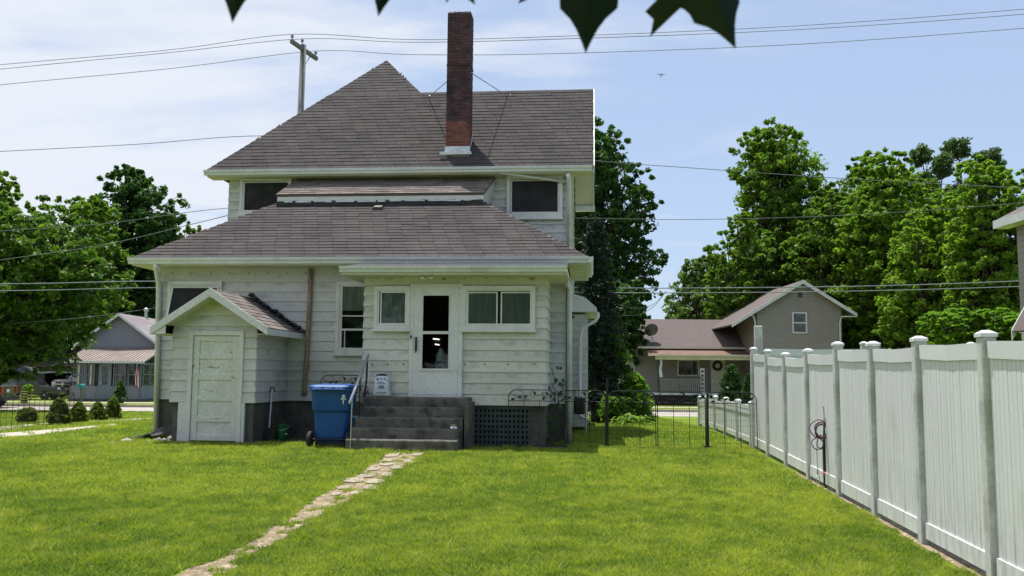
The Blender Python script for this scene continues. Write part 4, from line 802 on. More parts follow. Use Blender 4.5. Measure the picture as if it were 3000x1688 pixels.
def privacy_panel(parent, A, B, h, nb=9):
    A, B = Vector(A), Vector(B); d = (B - A).normalized(); a = A + d * .07; b = B - d * .07
    sg = lambda p: p
    rail_between(parent, a, b, .06, .20, .05); 
    # top rail sags a little in the middle
    mid = (a + b) / 2 - Vector((0, 0, .012)); rail_between(parent, a, mid, h - .16, h - .03, .052); rail_between(parent, mid, b, h - .16, h - .03, .052)
    for i in range(nb):
        p = a.lerp(b, (i + .02) / nb); q = a.lerp(b, (i + .98) / nb); q2 = p.lerp(q, .5)
        rail_between(parent, p, p.lerp(q, .48), .195, h - .155, .022 + random.uniform(-.002, .002), 'board'); rail_between(parent, p.lerp(q, .52), q, .195, h - .155, .022 + random.uniform(-.002, .002), 'board')
    rail_between(parent, a, b, .195, h - .155, .010, 'backing')
for i in range(len(posts) - 1): privacy_panel(fence, posts[i], posts[i + 1], min(HP[i], HP[i + 1]))
f2 = thing('vinyl_fence', 'white vinyl fence run turning away at the far corner post behind the tall fence', 'fence', (0, 0, 0))
cA = posts[-1] + Vector((.14, .12, 0)); ex = Vector(EX)
pts2 = [cA + ex * 0.02, cA + ex * 1.9, cA + ex * 3.8, cA + ex * 5.7]
make_post(f2, pts2[0] + Vector((.0, .12, 0)), 2.26, .135, cap=False)
for p in pts2[1:]: make_post(f2, p, 1.92)
for i in range(3): privacy_panel(f2, pts2[i], pts2[i + 1], 1.86, 6)
low = thing('low_fence', 'low white vinyl picket fence continuing toward the street beyond the tall fence', 'fence', (0, 0, 0))
LYs = [16.75, 18.35, 20.0, 21.7, 23.3, 24.9]
lp = [fpt(y) for y in LYs]
for i, p in enumerate(lp): make_post(low, p, .80, .11)
for i in range(5):
    d = (lp[i + 1] - lp[i]).normalized(); a, b = lp[i] + d * .056, lp[i + 1] - d * .056; rail_between(low, a, b, .08, .17, .04); rail_between(low, a, b, .60, .69, .045); rail_between(low, a, b, .695, .77, .05)
    for k in range(10): rail_between(low, a.lerp(b, (k + .04) / 10), a.lerp(b, (k + .96) / 10), .165, .605, .02, 'board')

# ------------------------------------------------------------------ black scroll garden fence panels
def arc(c, r, a0, a1, n=10): return [(c[0] + r * math.cos(a0 + (a1 - a0) * i / n), 0, c[1] + r * math.sin(a0 + (a1 - a0) * i / n)) for i in range(n + 1)]
def make_panel(W=.86, Hh=1.03, label='', group=None):
    t = thing('garden_fence_panel', label, 'fence panel', group=group); r = .007; R0 = .15; zb = Hh - .20
    mb = MB(); mb.tube([(-W / 2, 0, -.06), (-W / 2, 0, Hh - R0)] + arc((-W / 2 + R0, Hh - R0), R0, math.pi, math.pi / 2)[1:] + arc((W / 2 - R0, Hh - R0), R0, math.pi / 2, 0) + [(W / 2, 0, -.06)], .0085, 6)
    mb.tube([(-W / 2, 0, zb), (W / 2, 0, zb)], r, 6); mb.tube([(-W / 2, 0, .02), (W / 2, 0, .02)], r, 6)
    for x in (-W / 6, W / 6): mb.tube([(x, 0, .02), (x, 0, zb)], .006, 6)
    ob('frame', mb, M['black'], t)
    mb = MB()
    for i in range(1, 21):
        x = -W / 2 + W * i / 21; mb.tube([(x, .004, .02), (x, .004, zb)], .0016, 4, cap=False)
    for i in range(1, 8):
        z = .02 + (zb - .02) * i / 8; mb.tube([(-W / 2, -.003, z), (W / 2, -.003, z)], .0016, 4, cap=False)
    ob('wire_mesh', mb, M['black'], t)
    mb = MB(); zc = zb + .10
    sp = [(-W / 2 + .03 + (W - .06) * s, 0, zc - .005 + .07 * math.sin(s * 6.0 + 2.4)) for s in [i / 30 for i in range(31)]]; mb.tube(sp, .0045, 5)
    for cx, rr, a0, a1 in ((-W * .25, .075, 3.4, 8.2), (W * .02, .06, .3, 4.2), (W * .30, .07, 2.4, 6.4)): mb.tube([(cx + rr * (1 - .25 * i / 14) * math.cos(a0 + (a1 - a0) * i / 14), 0, zc + .02 + rr * (1 - .25 * i / 14) * math.sin(a0 + (a1 - a0) * i / 14)) for i in range(15)], .004, 5)
    ob('scroll', mb, M['black'], t)
    for (lx, lz, a) in ((-.40, .03, .2), (-.26, .07, .5), (-.13, .075, .6), (.06, .14, 2.2), (.25, .05, 1.2), (.33, .13, 2.4), (.41, .09, .9)):
        c = Vector((lx * W, 0, zb + lz)); d = Vector((math.cos(a), 0, math.sin(a))); n_ = Vector((-math.sin(a), 0, math.cos(a))); L_ = .042; w_ = .019
        mb = MB(); o_ = [c - d * L_, c - d * L_ * .4 + n_ * w_, c + d * L_ * .3 + n_ * w_, c + d * L_ * 1.1, c + d * L_ * .3 - n_ * w_, c - d * L_ * .4 - n_ * w_]
        mb.prism(o_, (0, .006, 0)); ob('leaf', mb, M['black'], t)
    return t
GP = 'black scroll fence panels across the side yard'
pn0 = make_panel(.86, 1.03, 'black scroll fence panel standing in front of the porch lattice', GP)
px_panels = [(1557, 1308, 0, None), (1704, 1310, 0, 'black scroll fence panel beside the downspout at the house corner'), (1852, 1313, 0, 'black scroll fence panel between the thick posts in the side yard'), (1998, 1315, 0, 'black scroll fence panel beside the second thick post before the low white fence'), (2148, 1322, 0, 'black scroll fence panel meeting the tall white vinyl fence')]
for i, (px, py, rz, lab) in enumerate(px_panels):
    o = pn0 if i == 0 else copy_tree(pn0); p = gnd(px, 1309 + (px - 1557) * .018); o.location = (p.x, p.y, gz(p.y)); o.rotation_euler = (R_(random.uniform(-2, 2)), 0, R_(-2) + R_(random.uniform(-2, 2)))
    if lab: o['label'] = lab
for px, py in ((1777, 1310), (2073, 1315)):
    p = gnd(px, py); mb = MB(); mb.box(-.02, .02, -.018, .018, -.05, 1.0 if px > 2000 else 1.27); mb.box(-.06, .06, -.05, .05, 0, .05); o = ob('fence_post', mb, M['black'], loc=(p.x, p.y + .02, gz(p.y)), rot=(0, R_(.8), 0)); tag(o, ('black steel fence post in the side yard, shorter and nearer the white fence' if px > 2000 else 'tall black steel fence post in the side yard beside the leafy bushes'), 'fence post')
# panels stored against the back wall behind the bin
for i, (lx, ly, rz, lab) in enumerate(((-3.42, -.32, 3, 'black scroll fence panel leaning on the wall behind the blue bin'), (-2.72, -1.62, -6, 'black scroll fence panel standing behind the handrail'))):
    o = copy_tree(pn0); q = hw(lx, ly); o.location = (q.x, q.y, 0.08 if i == 0 else .05); o.rotation_euler = (R_(-8), 0, -TH + R_(rz)); o['label'] = lab; o.scale = (1, 1, 1.16) if i == 0 else (.42, 1, 1)
# left yard fence
GL = 'black scroll fence panels along the driveway'
a, b = gnd(-70, 1262), gnd(214, 1243); d = (b - a); n = 6
for i in range(n):
    o = copy_tree(pn0); p = a.lerp(b, (i + .5) / n); o.location = (p.x, p.y, gz(p.y)); o.rotation_euler = (0, 0, math.atan2(d.y, d.x)); o.scale = (d.length / n / .86, 1, .76); o['label'] = ('black scroll fence panel between the smallest and the tallest evergreen' if i == 3 else 'black scroll fence panel in front of the tallest pointed evergreen' if i == 4 else 'black scroll fence panel ending the driveway run before the last three evergreens' if i == 5 else 'black scroll fence panel in front of the smallest evergreen' if i == 2 else 'black scroll fence panel beside the tail of the black off roader' if i == 1 else 'black scroll fence panel along the driveway past the smallest evergreen'); o['group'] = GL

# ------------------------------------------------------------------ blue recycling cart (seen from its wheel side)
p = gnd(962, 1314); cart = thing('wheeled_cart', 'large blue wheeled recycling cart standing beside the steps', 'bin', (p.x, p.y + .38, gz(p.y)), R_(-3))
def loft(sections):         # rounded rectangles (hx, hy, cy, z)
    mb = MB(); n = 24; o = 0
    for (hx, hy, cy_, z) in sections:
        for k in range(n):
            t = 2 * math.pi * k / n; c, s_ = math.cos(t), math.sin(t); e = .28
            mb.v.append((math.copysign(abs(c) ** e, c) * hx, cy_ + math.copysign(abs(s_) ** e, s_) * hy, z)); mb.t.append(.5)
    for i in range(len(sections) - 1):
        for k in range(n): mb.f.append((i * n + k, i * n + (k + 1) % n, (i + 1) * n + (k + 1) % n, (i + 1) * n + k))
    mb.f.append(tuple(range(n))[::-1]); mb.f.append(tuple((len(sections) - 1) * n + k for k in range(n))); return mb
ob('body', loft([(.27, .27, .05, .10), (.285, .29, .04, .2), (.305, .31, .02, .62), (.33, .33, .0, .66), (.335, .335, .0, .70), (.35, .37, -.0, 1.0), (.375, .40, .0, 1.005), (.375, .40, .0, 1.05)]), M['blue'], cart)
lid = ob('lid', loft([(.385, .41, .0, 1.052), (.388, .415, .0, 1.075), (.36, .38, .02, 1.105), (.2, .25, .02, 1.125)]), M['blue'], cart)
mb = MB()
for x in (-.2, 0, .18): mb.tube([(x - .07, -.42, 1.05), (x + .07, -.42, 1.05)], .016, 8)
ob('hinge', mb, M['blue'], lid)
mb = MB(); mb.tube([(-.30, -.445, 1.03), (.30, -.445, 1.03)], .015, 8); ob('handle_bar', mb, M['blue'], cart)
for s in (-1, 1):
    mb = MB(); mb.lathe([(.03, -.03), (.13, -.035), (.145, -.02), (.145, .02), (.13, .035), (.03, .03)], 24, (s * .345, -.26, .145), 'x'); wh = ob('wheel', mb, M['rubber'], cart); mb = MB(); mb.lathe([(.0, -.038), (.085, -.034), (.085, .034), (0, .038)], 18, (s * .345, -.26, .145), 'x'); ob('hub', mb, M['blackplastic'], wh)
mb = MB(); mb.tube([(-.36, -.26, .145), (.36, -.26, .145)], .014, 8); mb.box(-.26, .26, -.24, .22, .03, .10); ob('axle', mb, M['black'], cart)
# printed mark near the upper right of the cart
mb = MB(); mb.box(.235, .285, -.372, -.362, .90, .935); mb.box(.232, .288, -.372, -.362, .865, .89); mb.box(.25, .266, -.372, -.360, .775, .862); mb.box(.215, .235, -.372, -.362, .85, .872); mb.box(.285, .305, -.372, -.362, .85, .872); ob('printed_mark', mb, M['white'], cart)
# second, smaller teal bin behind the steps
q = hw(-2.78, -1.05); t = thing('storage_bin', 'small teal plastic bin tucked behind the steps', 'bin', (q.x - .02, q.y, .0), -TH); ob('body', loft([(.17, .2, 0, .0), (.2, .22, 0, .42), (.215, .235, 0, .43), (.215, .235, 0, .46)]), M['teal'], t); ob('lid', loft([(.22, .24, 0, .462), (.21, .23, 0, .49)]), M['teal'], t)
# green bucket
p = gnd(827, 1290); t = thing('bucket', 'dark green plastic bucket on the soil by the foundation', 'bucket', (p.x, p.y, gz(p.y)), 0)
mb = MB(); mb.lathe([(.0, 0), (.105, 0), (.128, .28), (.14, .285), (.14, .32), (.132, .32), (.118, .05), (0, .045)], 24); ob('body', mb, M['green'], t, smooth=False)
mb = MB(); mb.tube([(.142 * math.cos(a), -.142 * abs(math.sin(a)) * .9, .30 - .10 * abs(math.sin(a))) for a in [math.pi * i / 12 for i in range(13)]], .004, 5); ob('handle', mb, M['galv'], t)
mb = MB(); mb.box(.045, .10, -.128, -.122, .12, .135); ob('sticker', mb, M['white'], t, rot=(0, 0, .2))
# scraper leaning on the entry wall
p = gnd(788, 1292); t = thing('shovel', 'long handled shovel leaning against the cellar entry wall', 'shovel', (p.x, p.y, gz(p.y)))
top = at(797, 1142, p.y + .16) - Vector((p.x, p.y, gz(p.y))); bot = Vector((.0, -.02, .25)); mb = MB(); mb.tube([bot, bot.lerp(top, .5), top], .019, 8); ob('shaft', mb, M['galv'], t)
mb = MB(); mb.tube([top + Vector((-.05, 0, -.05)), top + Vector((-.02, 0, .04)), top + Vector((.03, 0, .05)), top + Vector((.045, 0, -.03))], .013, 6); ob('grip', mb, M['black'], t)
mb = MB(); mb.prism([(-.10, -.03, .0), (.10, -.03, .0), (.11, -.02, .2), (.03, -.01, .28), (-.03, -.01, .28), (-.11, -.02, .2)], (0, .012, .0)); ob('blade', mb, M['black'], t)

# ------------------------------------------------------------------ things on the steps
bx0 = HX(1117, 1170, -1.58); q = hw(bx0, -1.55); t = thing('salt_bag', 'white plastic salt bag slumped on the top landing beside the door', 'bag', (q.x, q.y, .882), -TH)
mb = MB(); n = 28; secs = [(.165, .075, .0), (.168, .085, .03), (.150, .092, .10), (.140, .088, .20), (.136, .075, .30), (.128, .05, .345), (.125, .034, .365), (.118, .028, .385), (.112, .02, .40)]
for (hx, hy, z) in secs:
    for k in range(n):
        a_ = 2 * math.pi * k / n; e = .55; wob = 1 + .05 * math.sin(a_ * 5 + z * 30) + .03 * math.sin(a_ * 9 - z * 21)
        mb.v.append((math.copysign(abs(math.cos(a_)) ** e, math.cos(a_)) * hx * wob, math.copysign(abs(math.sin(a_)) ** e, math.sin(a_)) * hy * wob, z)); mb.t.append(.5)
for i in range(len(secs) - 1):
    for k in range(n): mb.f.append((i * n + k, i * n + (k + 1) % n, (i + 1) * n + (k + 1) % n, (i + 1) * n + k))
mb.f.append(tuple(range(n))[::-1]); mb.f.append(tuple((len(secs) - 1) * n + k for k in range(n))); ob('sack', mb, M['bagwhite'], t, smooth=True)
mb = MB(); mb.prism([(-.118, -.036, .385), (.112, -.036, .38), (.09, -.034, .405), (0, -.034, .418), (-.07, -.034, .412)], (0, .06, 0)); ob('folded_top', mb, M['navy'], t)
mb = MB(); mb.cbox(.10, .145, -.07, -.02, .29, .335, .012); mb.cbox(-.14, -.11, -.05, -.02, .36, .40, .01); ob('corner_fold', mb, M['bagwhite'], t)
def text(s, size, m, parent, loc, rot, name='lettering', ext=.002):
    c = bpy.data.curves.new(name, 'FONT'); c.body = s; c.size = size; c.extrude = ext; c.align_x = 'CENTER'; c.align_y = 'CENTER'
    tmp = bpy.data.objects.new('tmp', c); COL.objects.link(tmp); dg = bpy.context.evaluated_depsgraph_get(); me = bpy.data.meshes.new_from_object(tmp.evaluated_get(dg)); bpy.data.objects.remove(tmp)
    return link(name, me, m, parent, loc=loc, rot=rot)
text('100', .085, M['blueprint'], t, (.0, -.098, .17), (R_(88), 0, 0), ext=.006)
mb = MB(); mb.tube([(-.075 + .15 * i / 8, -.093, .235 + .022 * math.sin(math.pi * i / 8)) for i in range(9)], .006, 5)
for x, z in ((-.07, .33), (.0, .335), (.07, .325), (-.07, .31), (-.06, .07), (.0, .075), (.05, .072), (.09, .078)): mb.box(x - .012, x + .012, -.100, -.07 if z < .2 else -.035, z - .009, z + .009)
ob('print', mb, M['blueprint'], t)
x0, z0 = H(1329, 1250, -2.3); q = hw(x0, -2.29); t = thing('dog_bowl', 'shiny steel pet bowl on the second step', 'bowl', (q.x, q.y, .353), 0)
mb = MB(); mb.lathe([(.088, 0), (.082, .012), (.062, .06), (.078, .066), (.080, .070), (.074, .070), (.058, .062), (.05, .02), (0, .018)], 28); ob('dish', mb, M['steel'], t, smooth=True)
mb = MB(); mb.lathe([(.089, 0), (.091, .004), (.089, .008)], 28); ob('base_ring', mb, M['blackplastic'], t)
# the dog behind the storm door
q = hw(HX(1294, 1060, -1.15), -1.16); dog = thing('dog', 'white chested dog sitting behind the storm door with its nose raised', 'dog', (q.x, q.y, .882), -TH)
def skin(name, verts, edges, parent, m, root=0, sub=2):
    me = bpy.data.meshes.new(name); me.from_pydata([v[:3] for v in verts], edges, []); o = link(name, me, None, parent); s = o.modifiers.new('skin', 'SKIN'); s.use_smooth_shade = True
    for i, v in enumerate(verts): r = v[3]; sv = me.skin_vertices[0].data[i]; sv.radius = (r, r); sv.use_root = (i == root)
    ss = o.modifiers.new('sub', 'SUBSURF'); ss.levels = ss.render_levels = sub; me.materials.append(m); return o
DM = mk('dog_coat', (.80, .78, .74), (.70, .68, .64), 6, .9, .3, 60, c3=(.05, .035, .025), s3=3.2, k3=(.60, .64))
dv = [(0, .36, .17, .15), (0, .22, .36, .15), (0, .08, .52, .145), (0, .02, .66, .10), (0, -.02, .77, .085), (0, -.08, .85, .052), (0, -.115, .915, .036),
      (.085, .03, .46, .06), (.09, .0, .26, .042), (.09, -.03, .06, .034), (.09, -.09, .035, .034), (-.085, .03, .46, .06), (-.09, .0, .26, .042), (-.09, -.03, .06, .034), (-.09, -.09, .035, .034),
      (.13, .30, .19, .10), (.17, .10, .18, .06), (.17, .16, .05, .036), (.17, .03, .035, .034), (-.13, .30, .19, .10), (-.17, .10, .18, .06), (-.17, .16, .05, .036), (-.17, .03, .035, .034),
      (.075, .03, .80, .028), (.105, .05, .73, .022), (-.075, .03, .80, .028), (-.105, .05, .73, .022), (0, .50, .08, .035), (.10, .60, .06, .022)]
de = [(0, 1), (1, 2), (2, 3), (3, 4), (4, 5), (5, 6), (2, 7), (7, 8), (8, 9), (9, 10), (2, 11), (11, 12), (12, 13), (13, 14), (0, 15), (15, 16), (16, 17), (17, 18), (0, 19), (19, 20), (20, 21), (21, 22), (4, 23), (23, 24), (4, 25), (25, 26), (0, 27), (27, 28)]
skin('body', dv, de, dog, DM)
mb = MB(); mb.lathe([(0, -.02), (.022, -.01), (.026, .004), (.015, .018), (0, .022)], 10, (0, -.148, .93)); ob('nose', mb, M['black'], dog)
for s in (-1, 1): mb = MB(); mb.lathe([(0, -.012), (.011, 0), (0, .012)], 8, (s * .045, -.085, .83)); ob('eye', mb, M['black'], dog)
mb = MB(); mb.lathe([(.125, -.015), (.128, 0), (.125, .015)], 16, (0, .03, .64)); ob('collar', mb, M['blueprint'], dog, rot=(0, 0, 0))
# small lit lamp seen deep in the porch
x0, z0 = H(1276, 995, -.2); q = hw(x0, -.17); t = thing('tube_lamp', 'two short lit lamp tubes on the dark inner wall behind the dog', 'lamp', (q.x, q.y, z0 - .06), -TH)
mb = MB(); mb.box(-.14, .14, .03, .055, -.06, .1); ob('back_plate', mb, M['darkroom'], t)
LM = mk('lit_tube', (.9, .8, .75), (.9, .8, .75), 3, .5, emit=((1, .82, .75), 2.2)); 
for z, a0, a1 in ((.07, -.06, .07), (-.04, -.02, .07)): mb = MB(); mb.tube([(a0, .02, z + .008), (a1, .02, z - .006)], .011, 8); ob('tube', mb, LM, t)

# ------------------------------------------------------------------ stones and fabric at the house corner
def rock(px, py, wpx, hpx, lab, m='rock', yoff=0):
    p = gnd(px, py); s = p.y / FPX; w = wpx * s / 2; h = hpx * s; n = 10; mb = MB(); sd = random.random() * 9; rings = []
    for j, (r, z) in enumerate(((1, -.1), (1.02, .25), (.86, .62), (.5, .92), (.12, 1.0))):
        for k in range(n):
            a_ = 2 * math.pi * k / n; f = 1 + .16 * math.sin(a_ * 2 + sd) + .1 * math.sin(a_ * 3 + sd * 2 + j); mb.v.append((math.cos(a_) * r * w * f, math.sin(a_) * r * w * .7 * f, z * h * (1 + .15 * math.sin(a_ + sd)))); mb.t.append(.5)
    for j in range(4):
        for k in range(n): mb.f.append((j * n + k, j * n + (k + 1) % n, (j + 1) * n + (k + 1) % n, (j + 1) * n + k))
    mb.f.append(tuple(range(n))[::-1]); mb.f.append(tuple(4 * n + k for k in range(n)))
    o = ob('rock', mb, M[m], smooth=True, loc=(p.x, p.y + yoff, gz(p.y))); s_ = o.modifiers.new('sub', 'SUBSURF'); s_.levels = s_.render_levels = 1; return tag(o, lab, 'rock')
rock(328, 1302, 17, 8, 'small pale rock lying farthest out in the grass off the house corner')
rock(370, 1296, 36, 11, 'flat pale grey rock in the grass beside the dark fabric')
rock(432, 1296, 24, 7, 'thin tan rock at the edge of the dark fabric')
rock(462, 1294, 24, 11, 'tan rock in front of the bunched grey fabric')
rock(480, 1292, 18, 8, 'brown rock next to the concrete pier of the cellar entry')
rock(498, 1290, 20, 12, 'pale broken rock leaning at the concrete pier')
rock(715, 1291, 36, 17, 'rounded grey rock in front of the cellar entry door frame')
p = gnd(450, 1288); n = 14; mb = MB(); vs_ = []
for i in range(n + 1):
    for j in range(7):
        u, v = i / n, j / 6; x = -.62 + 1.05 * u; y = -.05 + .5 * v; h = max(0, math.sin(u * 2.6 - .3)) ** 2 * .22 * math.sin(math.pi * (.15 + .7 * v)) + .02 * math.sin(u * 19 + v * 7) + .015 * math.sin(v * 17 + u * 5); vs_.append((x, y + .04 * math.sin(u * 9), max(.012, h + .02)))
mb.add(vs_, [(i * 7 + j, (i + 1) * 7 + j, (i + 1) * 7 + j + 1, i * 7 + j + 1) for i in range(n) for j in range(6)])
tag(ob('landscape_fabric', mb, M['fabric'], smooth=True, loc=(p.x + .1, p.y, gz(p.y)), rot=(0, 0, .1)), 'bunched grey landscape fabric at the house corner', 'fabric')
# mat and hose bits at the right corner
p = gnd(1712, 1248); mb = MB(); mb.cbox(-.28, .28, -.16, .2, 0, .07, .02); tag(ob('splash_block', mb, M['blackplastic'], loc=(p.x, p.y, gz(p.y)), rot=(0, 0, .1)), 'black splash block under the side downspout', 'splash block')

# ------------------------------------------------------------------ stakes and tie-out cable at the fence
p = gnd(2418, 1431); t = thing('tie_out_stake', 'dark metal stake holding a coiled purple tie-out cable by the fence', 'stake', (p.x, p.y, gz(p.y)))
tp = at(2420, 1190, p.y) - Vector(t.location); mb = MB(); mb.tube([(0, 0, -.1), (-.003, 0, tp.z * .5), (tp.x, 0, tp.z)], .021, 6); ob('rod', mb, M['black'], t)
mb = MB(); mb.cbox(tp.x - .035, tp.x + .03, -.02, .02, tp.z - .10, tp.z + .01, .008); ob('bracket', mb, M['galv'], t)
PUR = mk('purple_cable', (.16, .05, .14), (.10, .04, .09), 8, .5); s = p.y / FPX
def loop(cx, cz, rx, rz, ph=0, turns=1.0, n=40): return [((cx - 2420) * s + rx * s * math.cos(ph + 6.283 * turns * i / n) * (1 + .05 * math.sin(i * .7)), -.06 - .02 * math.sin(i * .5), (1428 - cz) * s + rz * s * math.sin(ph + 6.283 * turns * i / n)) for i in range(n + 1)]
mb = MB()
for (cx, cz, rx, rz) in ((2409, 1262, 21, 24), (2411, 1260, 19, 22), (2412, 1263, 20, 20), (2400, 1258, 24, 26), (2408, 1265, 17, 19), (2396, 1300, 16, 17), (2405, 1295, 10, 20), (2428, 1232, 7, 16)): mb.tube(loop(cx, cz, rx, rz, random.random() * 6), .007, 5, cap=False)
ob('coil', mb, PUR, t, smooth=True)
mb = MB(); mb.tube([((2395 - 2420) * s, -.03, (1428 - 1310) * s), ((2397 - 2420) * s, -.03, (1428 - 1372) * s)], .005, 5); mb.lathe([(.004, 0), (.014, .02), (.014, .07), (.004, .09)], 8, ((2397 - 2420) * s, -.03, (1428 - 1390) * s)); mb.tube([((2397 - 2420) * s + .022 * math.cos(a_), -.03, (1428 - 1402) * s + .05 * math.sin(a_)) for a_ in [6.283 * i / 12 for i in range(13)]], .005, 5); ob('clip', mb, M['galv'], t)
mb = MB(); mb.tube([(.0, .0, (1428 - 1290) * s), (.07, .02, (1428 - 1340) * s), (.03, .0, (1428 - 1375) * s)], .005, 5); mb.tube([(.01, .0, (1428 - 1380) * s), (.11, .02, (1428 - 1345) * s)], .005, 5); ob('slack', mb, PUR, t)
mb = MB(); mb.lathe([(.0, -.03), (.03, -.015), (.032, .01), (0, .03)], 8, (0, -.01, (1428 - 1385) * s)); ob('ribbon', mb, mk('pink_ribbon', (.6, .08, .25), (.5, .05, .2), 5, .6), t)
p = gnd(2354, 1385); tp = at(2343, 1224, p.y); mb = MB(); mb.tube([(0, 0, -.1), (tp.x - p.x, 0, tp.z - gz(p.y))], .015, 6); mb.lathe([(.016, 0), (.018, .01), (.0, .015)], 8, (tp.x - p.x, 0, tp.z - gz(p.y))); tag(ob('stake', mb, M['black'], loc=(p.x, p.y, gz(p.y))), 'plain thin dark stake leaning by the white fence', 'stake')
# ------------------------------------------------------------------ foliage
def leaves(centers, radii, per, size, upb=.6, outb=.35, flat=.5, seed=1, cc=None, aspect=.62):
    g = np.random.default_rng(seed); C = np.repeat(centers, per, 0); Rr = np.repeat(radii, per, 0); n = len(C)
    d = g.normal(size=(n, 3)); d /= np.linalg.norm(d, axis=1, keepdims=True); rad = g.random((n, 1)) ** .45
    off = d * rad * Rr[:, None] * np.array([1, 1, flat]); P = C + off
    nr = g.normal(size=(n, 3)) * .75 + np.array([0, 0, upb]) + d * outb; nr /= np.linalg.norm(nr, axis=1, keepdims=True)
    a = np.cross(nr, g.normal(size=(n, 3))); a /= np.linalg.norm(a, axis=1, keepdims=True); b = np.cross(nr, a)
    s = size * g.uniform(.55, 1.3, (n, 1)); droop = nr * s * .22
    V = np.stack([P - a * s, P + b * s * aspect + droop, P + a * s * 1.05 - droop * .5, P - b * s * aspect + droop], 1).reshape(-1, 3)
    ct = np.repeat(g.random(len(centers)), per); t = np.clip(.25 + .5 * ct + g.normal(0, .2, n), 0, 1)
    return V, np.arange(len(V)).reshape(-1, 4), np.repeat(t, 4)
def crown_clumps(lobes, n, seed, shell=.55, rmin=.10, rmax=.22):
    g = np.random.default_rng(seed); vol = np.array([l[3] * l[4] * l[5] for l in lobes]) ** .72; pick = g.choice(len(lobes), n, p=vol / vol.sum()); L_ = np.array(lobes)[pick]
    d = g.normal(size=(n, 3)); d /= np.linalg.norm(d, axis=1, keepdims=True); rad = shell + (1 - shell) * g.random((n, 1)) ** .6
    C = L_[:, :3] + d * rad * L_[:, 3:6]; r = L_[:, 3:6].mean(1) * g.uniform(rmin, rmax, n) * 1.5; return C, r
def limb(mb, a, b, r0, r1, wob=.08, n=6):
    a, b = Vector(a), Vector(b); L_ = (b - a).length; pts = []
    for i in range(n + 1):
        t = i / n; q = a.lerp(b, t); k = math.sin(t * math.pi) * wob * L_; q += Vector((random.uniform(-k, k), random.uniform(-k, k), random.uniform(0, k))); pts.append(q)
    mb.tube(pts, [r0 + (r1 - r0) * i / n for i in range(n + 1)], 7); return pts
def tree(name, label, cat, base, lobes, m, nclump, per, leaf, trunk_r, seed, group=None, flat=.75, upb=.6, shell=.42, rmin=.055, rmax=.12, fork=.25, limbs=True):
    nclump = int(nclump * 3.4); per = int(per * .66); leaf *= .78
    random.seed(seed); t = thing(name, label, cat, base, 0, group); mb = MB(); top = max(l[2] for l in lobes)
    f = Vector((0, 0, top * fork)); limb(mb, (0, 0, -.2), f, trunk_r * 1.25, trunk_r * .85, .02); 
    C, r = crown_clumps(lobes, nclump, seed, shell, rmin, rmax)
    if limbs:
        for l in lobes:
            c = Vector(l[:3]); pts = limb(mb, f + Vector((0, 0, random.uniform(-.3, .3) * trunk_r)), c, trunk_r * .6, trunk_r * .18, .05)
            d2 = ((C - np.array(c)) ** 2).sum(1); idx = np.argsort(d2)[:: max(1, len(C) // 14)][:9]
            for k in idx: limb(mb, pts[3 + (k % 3)], C[k], trunk_r * .16, trunk_r * .04, .05, 4)
    ob('trunk', mb, M['bark'], t, smooth=True)
    V, F, T = leaves(C, r, per, leaf, upb=upb, flat=flat, seed=seed + 5); me = fast_mesh('crown', V, F, T); link('crown', me, M[m], t); return t
def T(px_l, px_r, py_top, py_bot, Y):     # crown box in metres from the outline, standing on the ground at distance Y
    c = at((px_l + px_r) / 2, (py_top + py_bot) / 2, Y); w = (px_r - px_l) / FPX * Y; zt = at((px_l + px_r) / 2, py_top, Y).z; zb = at((px_l + px_r) / 2, py_bot, Y).z; g0 = gz(Y); return Vector((c.x, Y, g0)), w, zt - g0, zb - g0
def lobed(w, zt, zb, n, seed, taper=.0):
    """an uneven crown: a core and n lobes round it, inside the box w x (zt - zb)"""
    g = random.Random(seed); zb = max(zb - .12 * (zt - zb), .8); h = zt - zb; L_ = [(0, 0, zb + h * .46, w * .40, w * .38, h * .47)]; n = n + 6
    for i in range(n):
        a = 2.4 * i + g.uniform(-.4, .4); zz = zb + h * (.10 + .74 * ((i + .5) / n)); rr = w * g.uniform(.19, .29); sh = 1 - taper * max(0, (zz - zb) / h - .3)
        L_.append((math.cos(a) * (w / 2 - rr) * sh, math.sin(a) * (w / 2 - rr) * .9 * sh, zz, rr, rr, rr * g.uniform(.7, 1.0)))
    for i in range(3): L_.append((g.uniform(-.15, .15) * w, g.uniform(-.12, .12) * w, zt - w * g.uniform(.12, .20), w * .20, w * .20, w * .16))
    return L_
GRT = 'trees behind the neighbouring houses'
# left side
b, w, zt, zb = T(-300, 350, 620, 1062, 40); b.x -= 2.3; LB1 = [(l[0] + 2.3,) + tuple(l[1:]) for l in lobed(w, zt, zb, 9, 3) if not (l[0] > .05 * w and l[2] < zb + .42 * (zt - zb))]; tree('maple_tree', 'wide spreading maple shading the parked cars along the street', 'tree', b, LB1, 'mapleshade', 380, 62, .17, .28, 3, GRT, flat=.6, upb=.9)
b, w, zt, zb = T(85, 400, 575, 980, 68); tree('maple_tree', 'bright leafy maple behind the spreading street maple', 'tree', b, lobed(w, zt, zb, 7, 4), 'maple', 200, 55, .20, .25, 4, GRT, upb=.8)
b, w, zt, zb = T(235, 560, 485, 1000, 76); tree('maple_tree', 'tall dark tree rising behind the grey bungalow', 'tree', b, lobed(w, zt, zb, 9, 5, .3), 'mapledeep', 330, 60, .24, .35, 5, GRT)
b, w, zt, zb = T(-190, 92, 500, 1000, 62); tree('maple_tree', 'tall tree with a loose upper branch beside the roadside maple', 'tree', b, lobed(w, zt, zb, 8, 26, .3), 'maple', 190, 50, .22, .3, 6, GRT)
